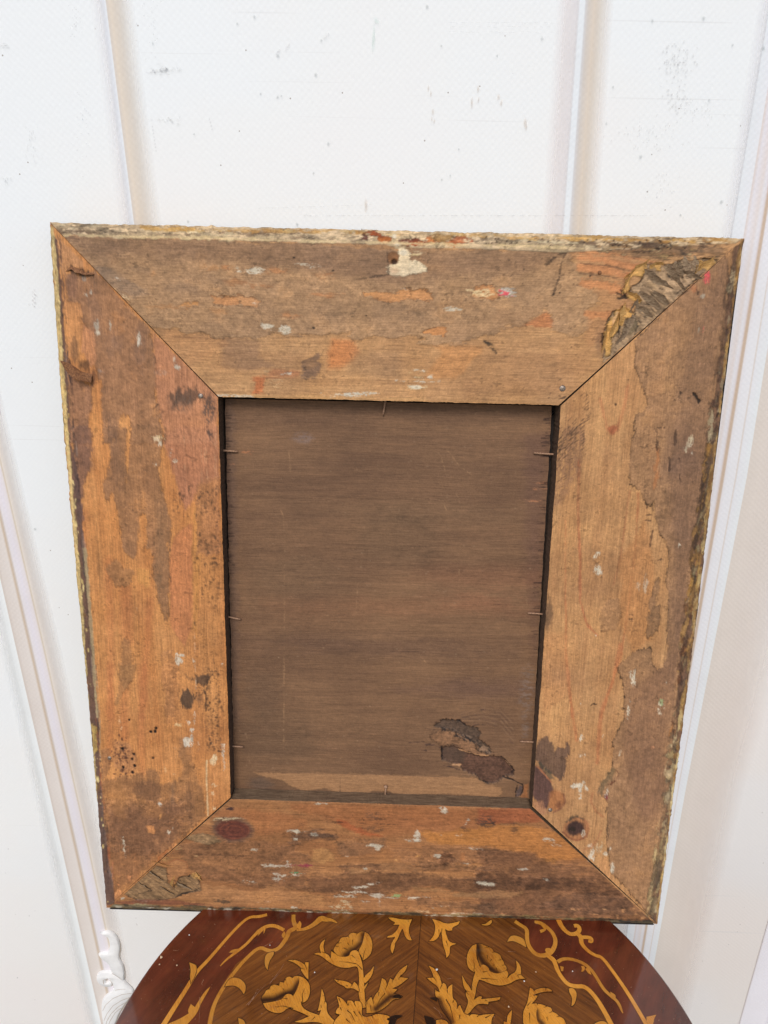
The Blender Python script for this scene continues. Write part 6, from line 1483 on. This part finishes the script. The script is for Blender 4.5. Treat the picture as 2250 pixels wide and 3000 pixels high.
# light fall-off painted into the cloth: cool upper left, darker and warmer lower right
tint = remap(nt, math_(nt, 'ADD', math_(nt, 'MULTIPLY', sepx.outputs[0], .6), math_(nt, 'MULTIPLY', sepx.outputs[2], -.9)), -.7, .5, 0, 1)
base_c = mixc(nt, base_c, ramp(nt, tint, [(0.0, (243, 246, 247)), (0.35, (243, 243, 241)), (0.68, (230, 223, 218)), (1.0, (216, 206, 199))]), .65)
# woven dimples
wv = N(nt, 'ShaderNodeTexVoronoi'); wv.feature = 'SMOOTH_F1'; wv.inputs['Scale'].default_value = 1.0
wv.inputs['Randomness'].default_value = 0.18; wv.inputs['Smoothness'].default_value = .6
nt.links.new(mapping(nt, (240, 240, 240), (0, math.radians(48), 0)), wv.inputs['Vector'])
dimp = wv.outputs['Distance']
base_c = mixc(nt, base_c, (0.93, 0.93, 0.935), remap(nt, dimp, .15, .6, 0, .2), 'MULTIPLY')
# grime specks
def specks(scale, seed, thr, color, amt, c):
    vv = N(nt, 'ShaderNodeTexVoronoi'); vv.inputs['Scale'].default_value = 1.0
    mp = mapping(nt, (scale, scale, scale)); off = N(nt, 'ShaderNodeVectorMath'); off.operation = 'ADD'; off.inputs[1].default_value = (seed, seed * 2, seed * 3)
    nt.links.new(mp, off.inputs[0]); nt.links.new(off.outputs[0], vv.inputs['Vector'])
    sc = N(nt, 'ShaderNodeSeparateColor'); nt.links.new(vv.outputs['Color'], sc.inputs[0])
    m = math_(nt, 'MULTIPLY', remap(nt, vv.outputs['Distance'], thr, thr * .55, 0, 1), math_(nt, 'GREATER_THAN', sc.outputs[0], amt))
    return mixc(nt, c, tuple(lin(color)), m)
base_c = specks(60, 7.7, .07, (160, 160, 158), .93, base_c)
base_c = specks(110, 11.3, .09, (168, 160, 152), .86, base_c)
# smudges that caught only the tops of the weave
sm = noise(nt, mapping(nt, (9, 9, 9)), 1.0, 4, .6)
smm = math_(nt, 'MULTIPLY', remap(nt, sm, .66, .72, 0, 1), remap(nt, dimp, .25, .1, 0, 1))
base_c = mixc(nt, base_c, tuple(lin((186, 182, 178))), math_(nt, 'MULTIPLY', smm, .55))
hl = noise(nt, mapping(nt, (3, 3, 190)), 1.0, 2, .5)
base_c = mixc(nt, base_c, tuple(lin((206, 204, 202))), remap(nt, hl, .70, .76, 0, .35))
nt.links.new(base_c, bs.inputs['Base Color'])
bs.inputs['Roughness'].default_value = .55
bs.inputs['Specular IOR Level'].default_value = .25
bump(nt, bs, dimp, .0005, .5)

WX0, WX1, WZ0, WZ1 = -1.1, 1.1, -0.78, 1.5
GRX, GRZ = 90, 90
xs = np.linspace(WX0, WX1, GRX); zs = np.linspace(WZ0, WZ1, GRZ)
Xg, Zg = np.meshgrid(xs, zs)
Yg = np.full_like(Xg, YW)
V = np.stack([Xg, Yg, Zg], -1).reshape(-1, 3)
idx = np.arange(GRX * GRZ).reshape(GRZ, GRX)
q = np.stack([idx[:-1, :-1], idx[:-1, 1:], idx[1:, 1:], idx[1:, :-1]], -1).reshape(-1, 4)
Vb = V.copy(); Vb[:, 1] += .004
wallm = np_mesh('backdrop', np.concatenate([V, Vb]), np.concatenate([q, q[:, ::-1] + len(V)]))
backdrop = tag(link('backdrop', wallm, M_WALL), 'white canvas backdrop printed with pale panel mouldings, hanging behind the frame', 'backdrop')

# printed bands: ink laid on the canvas as its own film
def ink_mat(name, weave=True):
    m, nt, b = nodes(name)
    at = N(nt, 'ShaderNodeVertexColor'); at.layer_name = 'Paint'
    vv = N(nt, 'ShaderNodeTexVoronoi'); vv.feature = 'SMOOTH_F1'; vv.inputs['Scale'].default_value = 1.0
    vv.inputs['Randomness'].default_value = .18; vv.inputs['Smoothness'].default_value = .6
    nt.links.new(mapping(nt, (240, 240, 240), (0, math.radians(48), 0)), vv.inputs['Vector'])
    c = mixc(nt, at.outputs['Color'], (0.93, 0.93, 0.935), remap(nt, vv.outputs['Distance'], .15, .6, 0, .2), 'MULTIPLY')
    ng = noise(nt, mapping(nt, (25, 25, 25)), 1.0, 3, .6)
    c = mixc(nt, c, (0.95, 0.94, 0.93), remap(nt, ng, .4, .7, 0, .5), 'MULTIPLY')
    nt.links.new(c, b.inputs['Base Color'])
    # the film thins out to nothing at its edges: alpha of the paint layer
    tr = N(nt, 'ShaderNodeBsdfTransparent'); mx = N(nt, 'ShaderNodeMixShader')
    nt.links.new(at.outputs['Alpha'], mx.inputs[0]); nt.links.new(tr.outputs[0], mx.inputs[1]); nt.links.new(b.outputs[0], mx.inputs[2])
    nt.links.new(mx.outputs[0], nt.nodes['Material Output'].inputs['Surface'])
    b.inputs['Roughness'].default_value = .55; b.inputs['Specular IOR Level'].default_value = .25
    bump(nt, b, vv.outputs['Distance'], .0005, .55)
    return m
M_PRINT = ink_mat('printed ink on canvas')
LAY = [0]
def band(name, rails, stops, parent=backdrop, rows=140):
    """rails: list of two polylines in (x, z) on the wall; stops: (t, colour, alpha) across"""
    A_, B_ = [np.array(r, float) for r in rails]
    k = np.linspace(0, 1, rows)
    def along(P):
        zt = z_hi + (z_lo - z_hi) * k; P = P[np.argsort(P[:, 1])]
        return np.stack([np.interp(zt, P[:, 1], P[:, 0]), zt], 1)
    z_hi = min(A_[:, 1].max(), B_[:, 1].max()); z_lo = max(A_[:, 1].min(), B_[:, 1].min())
    A_, B_ = along(A_), along(B_)
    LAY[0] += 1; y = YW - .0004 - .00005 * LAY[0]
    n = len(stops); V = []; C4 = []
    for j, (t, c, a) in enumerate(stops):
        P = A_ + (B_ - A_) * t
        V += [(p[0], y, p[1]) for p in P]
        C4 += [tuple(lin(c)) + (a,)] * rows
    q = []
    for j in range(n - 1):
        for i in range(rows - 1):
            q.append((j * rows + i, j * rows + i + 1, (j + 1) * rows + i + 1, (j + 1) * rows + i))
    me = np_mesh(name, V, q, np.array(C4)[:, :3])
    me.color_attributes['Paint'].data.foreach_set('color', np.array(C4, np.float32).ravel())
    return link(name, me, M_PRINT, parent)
def wp(*px): return [tuple(p) for p in on_wall(list(px))]
def ext_up(p, z1=1.45):
    (x0, z0), (x1, z1_) = p[0], p[1]
    k = (z1 - z0) / (z1_ - z0); return [(x0 + (x1 - x0) * k, z1)] + list(p)
def ext_dn(p, z1=-.75):
    (x0, z0), (x1, z1_) = p[-2], p[-1]
    k = (z1 - z0) / (z1_ - z0); return list(p) + [(x0 + (x1 - x0) * k, z1)]
cool, tan_ = (234, 236, 242), (216, 200, 180)
# two upper grooves, ending behind the frame
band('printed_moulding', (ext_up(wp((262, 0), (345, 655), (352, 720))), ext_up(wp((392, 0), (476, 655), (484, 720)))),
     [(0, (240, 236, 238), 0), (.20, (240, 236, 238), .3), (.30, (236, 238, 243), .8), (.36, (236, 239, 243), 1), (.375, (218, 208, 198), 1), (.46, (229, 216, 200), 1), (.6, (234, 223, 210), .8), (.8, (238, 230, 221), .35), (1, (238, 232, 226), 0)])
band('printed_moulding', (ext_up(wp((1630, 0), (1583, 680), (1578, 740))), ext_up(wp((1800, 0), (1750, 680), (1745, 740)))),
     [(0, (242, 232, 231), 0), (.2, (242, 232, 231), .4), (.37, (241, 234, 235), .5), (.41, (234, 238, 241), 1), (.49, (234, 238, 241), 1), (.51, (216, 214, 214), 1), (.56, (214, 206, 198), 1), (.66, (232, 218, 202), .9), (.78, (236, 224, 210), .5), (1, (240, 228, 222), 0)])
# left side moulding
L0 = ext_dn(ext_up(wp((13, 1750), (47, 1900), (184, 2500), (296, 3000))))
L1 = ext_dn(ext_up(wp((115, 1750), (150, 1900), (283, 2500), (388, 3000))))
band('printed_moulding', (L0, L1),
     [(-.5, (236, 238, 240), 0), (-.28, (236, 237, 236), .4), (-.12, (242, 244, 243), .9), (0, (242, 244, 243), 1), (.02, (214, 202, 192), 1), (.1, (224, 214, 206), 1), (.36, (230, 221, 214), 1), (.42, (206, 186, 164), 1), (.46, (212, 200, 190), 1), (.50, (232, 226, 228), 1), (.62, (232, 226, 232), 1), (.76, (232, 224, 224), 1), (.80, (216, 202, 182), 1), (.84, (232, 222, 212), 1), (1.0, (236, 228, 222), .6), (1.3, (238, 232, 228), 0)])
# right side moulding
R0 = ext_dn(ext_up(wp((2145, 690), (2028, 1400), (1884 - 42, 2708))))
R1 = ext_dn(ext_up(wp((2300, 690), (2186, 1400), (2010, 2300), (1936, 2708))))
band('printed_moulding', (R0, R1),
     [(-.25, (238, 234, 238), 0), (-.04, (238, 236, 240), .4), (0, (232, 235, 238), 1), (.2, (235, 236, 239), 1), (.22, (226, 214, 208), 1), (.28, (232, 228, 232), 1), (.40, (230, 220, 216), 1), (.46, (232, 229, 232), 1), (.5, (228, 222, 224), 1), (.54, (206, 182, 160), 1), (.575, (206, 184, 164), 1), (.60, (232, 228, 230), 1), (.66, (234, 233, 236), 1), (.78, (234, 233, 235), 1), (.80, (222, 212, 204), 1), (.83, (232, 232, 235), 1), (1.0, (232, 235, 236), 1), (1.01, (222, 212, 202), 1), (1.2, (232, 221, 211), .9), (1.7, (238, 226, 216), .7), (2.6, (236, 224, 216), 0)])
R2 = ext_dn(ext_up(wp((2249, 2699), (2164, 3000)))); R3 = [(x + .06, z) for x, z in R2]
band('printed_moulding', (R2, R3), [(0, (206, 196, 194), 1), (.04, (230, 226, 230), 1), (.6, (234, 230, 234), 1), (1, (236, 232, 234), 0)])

# marks picked up by the cloth: dirt on the tops of the weave, scuffs, drips, paint specks
r_ = random.Random(5); V, Q, C4 = [], [], []
def dab(px, rx, ry, c, a):
    (x, z), = on_wall([px]); k = 1 / 2350.0; b = len(V)
    V.append((x, YW - .0013, z)); C4.append((*lin(c), a * .36))
    for i in range(8):
        q = i * math.pi / 4 + .3
        V.append((x + rx * k * math.cos(q) * r_.uniform(.8, 1.2), YW - .0013, z + ry * k * math.sin(q) * r_.uniform(.8, 1.2))); C4.append((*lin(c), a * .04))
    for i in range(8): Q.append((b, b + 1 + (i + 1) % 8, b + 1 + i))
def cluster(x, y, sx, sy, n, rx, ry, c, a):
    for _ in range(n):
        gx = round(r_.gauss(0, sx) / 11) * 11; gy = round(r_.gauss(0, sy) / 6) * 6
        dab((x + gx + (5 if round(gy / 6) % 2 else 0), y + gy), rx * r_.uniform(.6, 1.2), ry * r_.uniform(.6, 1.2), c, a * r_.uniform(.5, 1))
GY_ = (150, 146, 142)
cluster(1985, 178, 24, 30, 70, 3, 3.4, (132, 126, 120), .6); cluster(1978, 290, 22, 22, 40, 3, 3.2, (150, 138, 128), .6)
cluster(2050, 320, 30, 20, 30, 2.4, 2.6, (176, 168, 160), .5); cluster(1900, 400, 50, 30, 60, 2.4, 2.8, (176, 166, 160), .5)
cluster(1940, 560, 30, 30, 30, 2.2, 2.4, (176, 170, 164), .5); cluster(472, 207, 18, 5, 46, 5, 3, (158, 156, 150), .55); cluster(490, 352, 22, 5, 20, 4, 3, (176, 176, 172), .5)
cluster(98, 880, 6, 18, 22, 3, 3.4, (166, 150, 140), .5); cluster(440, 90, 20, 60, 30, 2, 2, (186, 184, 180), .5); cluster(100, 410, 20, 30, 24, 2, 5, (180, 182, 180), .4)
cluster(220, 60, 12, 40, 26, 2, 2, (176, 178, 178), .5); cluster(250, 380, 14, 60, 30, 2, 2, (180, 184, 184), .5); cluster(18, 530, 5, 10, 10, 2, 5, (166, 168, 168), .6); cluster(8, 135, 6, 3, 8, 6, 3, (160, 160, 158), .6)
for x, y, w_, h_ in ((1255, 260, 2, 7), (1262, 276, 2, 7), (1268, 328, 3, 7), (1382, 300, 3, 12), (1400, 262, 2.5, 8), (1401, 294, 2.5, 6), (1460, 286, 3, 7), (1468, 302, 3, 8), (1538, 360, 3.5, 10), (1541, 372, 3, 8), (1265, 350, 2, 5), (1272, 356, 2, 6), (1072, 602, 4, 16)): dab((x, y), w_, h_, (206, 176, 140), .85)
for x, y, w_, h_ in ((1101, 60, 4, 6), (1107, 66, 4, 4), (1096, 105, 2.5, 26), (1092, 130, 2, 20)): dab((x, y), w_, h_, (170, 214, 196), .6)
for x, y, r in ((1251, 21, 4), (1293, 136, 2.6), (1456, 165, 2.6), (1587, 115, 3), (925, 221, 4), (962, 422, 4), (814, 286, 3), (764, 276, 2.6), (825, 282, 2.6), (746, 50, 3), (696, 71, 2.6), (449, 129, 3), (570, 394, 2.6), (1344, 438, 2.4), (2112, 592, 4), (1876, 460, 4), (1910, 63, 3.4), (1795, 256, 3), (1775, 363, 3), (2075, 295, 3), (2144, 134, 3), (104, 1549, 4.2), (2060, 55, 4), (2235, 143, 4), (1294, 527, 2.6), (1319, 515, 2.6), (942, 120, 2.6), (815, 165, 4), (919, 508, 2.6), (871, 658, 4), (552, 650, 3), (1992, 630, 3)): dab((x, y), r, r * 1.15, (104, 122, 118), .85)
for x in range(890, 1915, 7):
    if r_.random() < .72: dab((x + r_.uniform(-2, 2), 631 + (x - 890) * .0008 + r_.uniform(-.8, .8)), 4.5, 1.1, (170, 172, 172), r_.uniform(.3, .7))
for x in range(760, 1100, 9):
    if r_.random() < .6: dab((x, 610 - (x - 760) * .03), 5, .9, (190, 188, 180), .4)
for (x, y, n) in ((448, 372, 8), (615, 350, 4), (810, 160, 5), (838, 145, 5), (950, 115, 6)):
    for i in range(n): dab((x + i * 2.5 * (1 if x != 448 else .6), y + (i * 10 if x in (448, 615) else -i * 3)), 2, 3, (160, 156, 154), .5)
for y in (68, 80, 95):
    for x in range(1320, 1620, 8):
        if r_.random() < .5: dab((x, y + r_.uniform(-1, 1)), 5, .8, (196, 196, 194), .35)
mk = np_mesh('cloth_marks', V, Q, np.array(C4)[:, :3]); mk.color_attributes['Paint'].data.foreach_set('color', np.array(C4, np.float32).ravel())
tag(link('cloth_marks', mk, M_PRINT, backdrop), kind='stuff')

# printed scroll at the lower left (raised a hair, as thick ink)
ZB = zoomer(0, 2500, .3014)
M_SCROLL = plain('white scroll print', [(0.35, (232, 230, 228)), (0.6, (244, 242, 240))], (60, 60, 60), .55, .0002)
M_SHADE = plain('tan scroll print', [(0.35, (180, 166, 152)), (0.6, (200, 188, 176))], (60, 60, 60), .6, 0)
scroll = tag(empty('printed_scroll', Matrix.Translation((0, 0, 0)), backdrop), None)
def wall_poly(name, px, mat, dy, thick, parent, bev=0.0, it=2):
    p = smooth_closed(px, it); P = on_wall(p)
    pts = [(x, z) for x, z in P]
    tri = tessellate_polygon([[Vector((x, y, 0)) for x, y in pts]])
    bm = bmesh.new()
    vs = [bm.verts.new((x, YW - dy, z)) for x, z in pts]
    for t in tri:
        try: bm.faces.new([vs[i] for i in t])
        except ValueError: pass
    bmesh.ops.recalc_face_normals(bm, faces=bm.faces)
    if sum(f.normal.y for f in bm.faces) > 0: bmesh.ops.reverse_faces(bm, faces=bm.faces)
    if bev:        # rounded shoulders
        rings = [vs]
        for o_, d_ in ((.4, .15), (.75, .45), (1.0, 1.0)):
            pr = offset_poly([tuple(q) for q in pts], bev * o_)
            rings.append([bm.verts.new((x, YW - dy + thick * d_, z)) for x, z in pr])
        n_ = len(vs)
        for r0, r1 in zip(rings, rings[1:]):
            for i_ in range(n_): bm.faces.new((r0[i_], r0[(i_ + 1) % n_], r1[(i_ + 1) % n_], r1[i_]))
        bmesh.ops.recalc_face_normals(bm, faces=bm.faces)
        if sum(f.normal.y for f in bm.faces) > 0: bmesh.ops.reverse_faces(bm, faces=bm.faces)
        me = bpy.data.meshes.new(name); bm.to_mesh(me); bm.free()
        return link(name, me, mat, parent, True)
    e = [e for e in bm.edges if e.is_boundary]
    r = bmesh.ops.extrude_edge_only(bm, edges=e)
    c = np.mean(pts, 0)
    for v in [g for g in r['geom'] if isinstance(g, bmesh.types.BMVert)]:
        v.co.y += thick
    me = bpy.data.meshes.new(name); bm.to_mesh(me); bm.free()
    return link(name, me, mat, parent)
SC = [ZB(1000, 760, 1060, 745, 1110, 770, 1150, 830, 1165, 910, 1150, 980, 1160, 1020, 1200, 1090, 1205, 1200, 1150, 1170, 1100, 1130, 1085, 1080, 1050, 1030, 1000, 1000, 975, 965, 1010, 950, 1050, 960, 1080, 920, 1085, 860, 1070, 800, 1040, 775),
      ZB(1100, 1140, 1180, 1190, 1240, 1270, 1290, 1310, 1290, 1350, 1240, 1400, 1200, 1460, 1150, 1540, 1110, 1659, 1030, 1680, 1005, 1560, 1000, 1430, 1040, 1370, 1100, 1330, 1125, 1290, 1110, 1240, 1080, 1190, 1050, 1185, 1025, 1210, 1030, 1240, 1060, 1245, 1080, 1225, 1095, 1240, 1085, 1268, 1030, 1270, 970, 1240, 950, 1190, 970, 1150, 1020, 1130)]
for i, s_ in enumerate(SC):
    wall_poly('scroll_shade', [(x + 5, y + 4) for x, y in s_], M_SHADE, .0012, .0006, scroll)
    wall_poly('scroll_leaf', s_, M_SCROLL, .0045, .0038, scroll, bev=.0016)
def wall_line(px, w, y):
    P = on_wall(px); n = len(P); V = []
    for i in range(n):
        d = P[min(i + 1, n - 1)] - P[max(i - 1, 0)]; d /= np.hypot(*d); nn = np.array([-d[1], d[0]])
        k = w * (1 - .3 * i / (n - 1))
        V += [(P[i][0] + nn[0] * k, YW - y, P[i][1] + nn[1] * k), (P[i][0] - nn[0] * k, YW - y, P[i][1] - nn[1] * k)]
    return V, [(2 * i, 2 * i + 1, 2 * i + 3, 2 * i + 2) for i in range(n - 1)]
V, Q = [], []
for st in (ZB(1290, 1330, 1200, 1340, 1110, 1380, 1040, 1440, 1010, 1500), ZB(1270, 1370, 1190, 1400, 1110, 1450, 1050, 1530, 1020, 1600), ZB(1230, 1420, 1160, 1460, 1090, 1530, 1050, 1600, 1035, 1659), ZB(1190, 1470, 1130, 1520, 1080, 1600, 1060, 1659), ZB(1130, 1300, 1180, 1290, 1230, 1290), ZB(1100, 1135, 1150, 1165, 1195, 1200), ZB(1020, 1240, 1015, 1205, 1050, 1190, 1085, 1205, 1105, 1240, 1095, 1265)):
    v_, q_ = wall_line(st, .00045, .0047); Q += [tuple(i + len(V) for i in f) for f in q_]; V += v_
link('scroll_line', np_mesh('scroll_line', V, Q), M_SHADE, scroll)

# ---------------------------------------------------------------- ground, out of the picture but throwing its light up
M_GROUND = plain('pale paving', [(0.3, (112, 110, 106)), (0.6, (130, 128, 122))], (3, 3, 3), .85, .002)
tag(link('ground', np_mesh('ground', [(-15, -15, -.78), (15, -15, -.78), (15, 15, -.78), (-15, 15, -.78)], [(0, 1, 2, 3)]), M_GROUND), kind='structure')
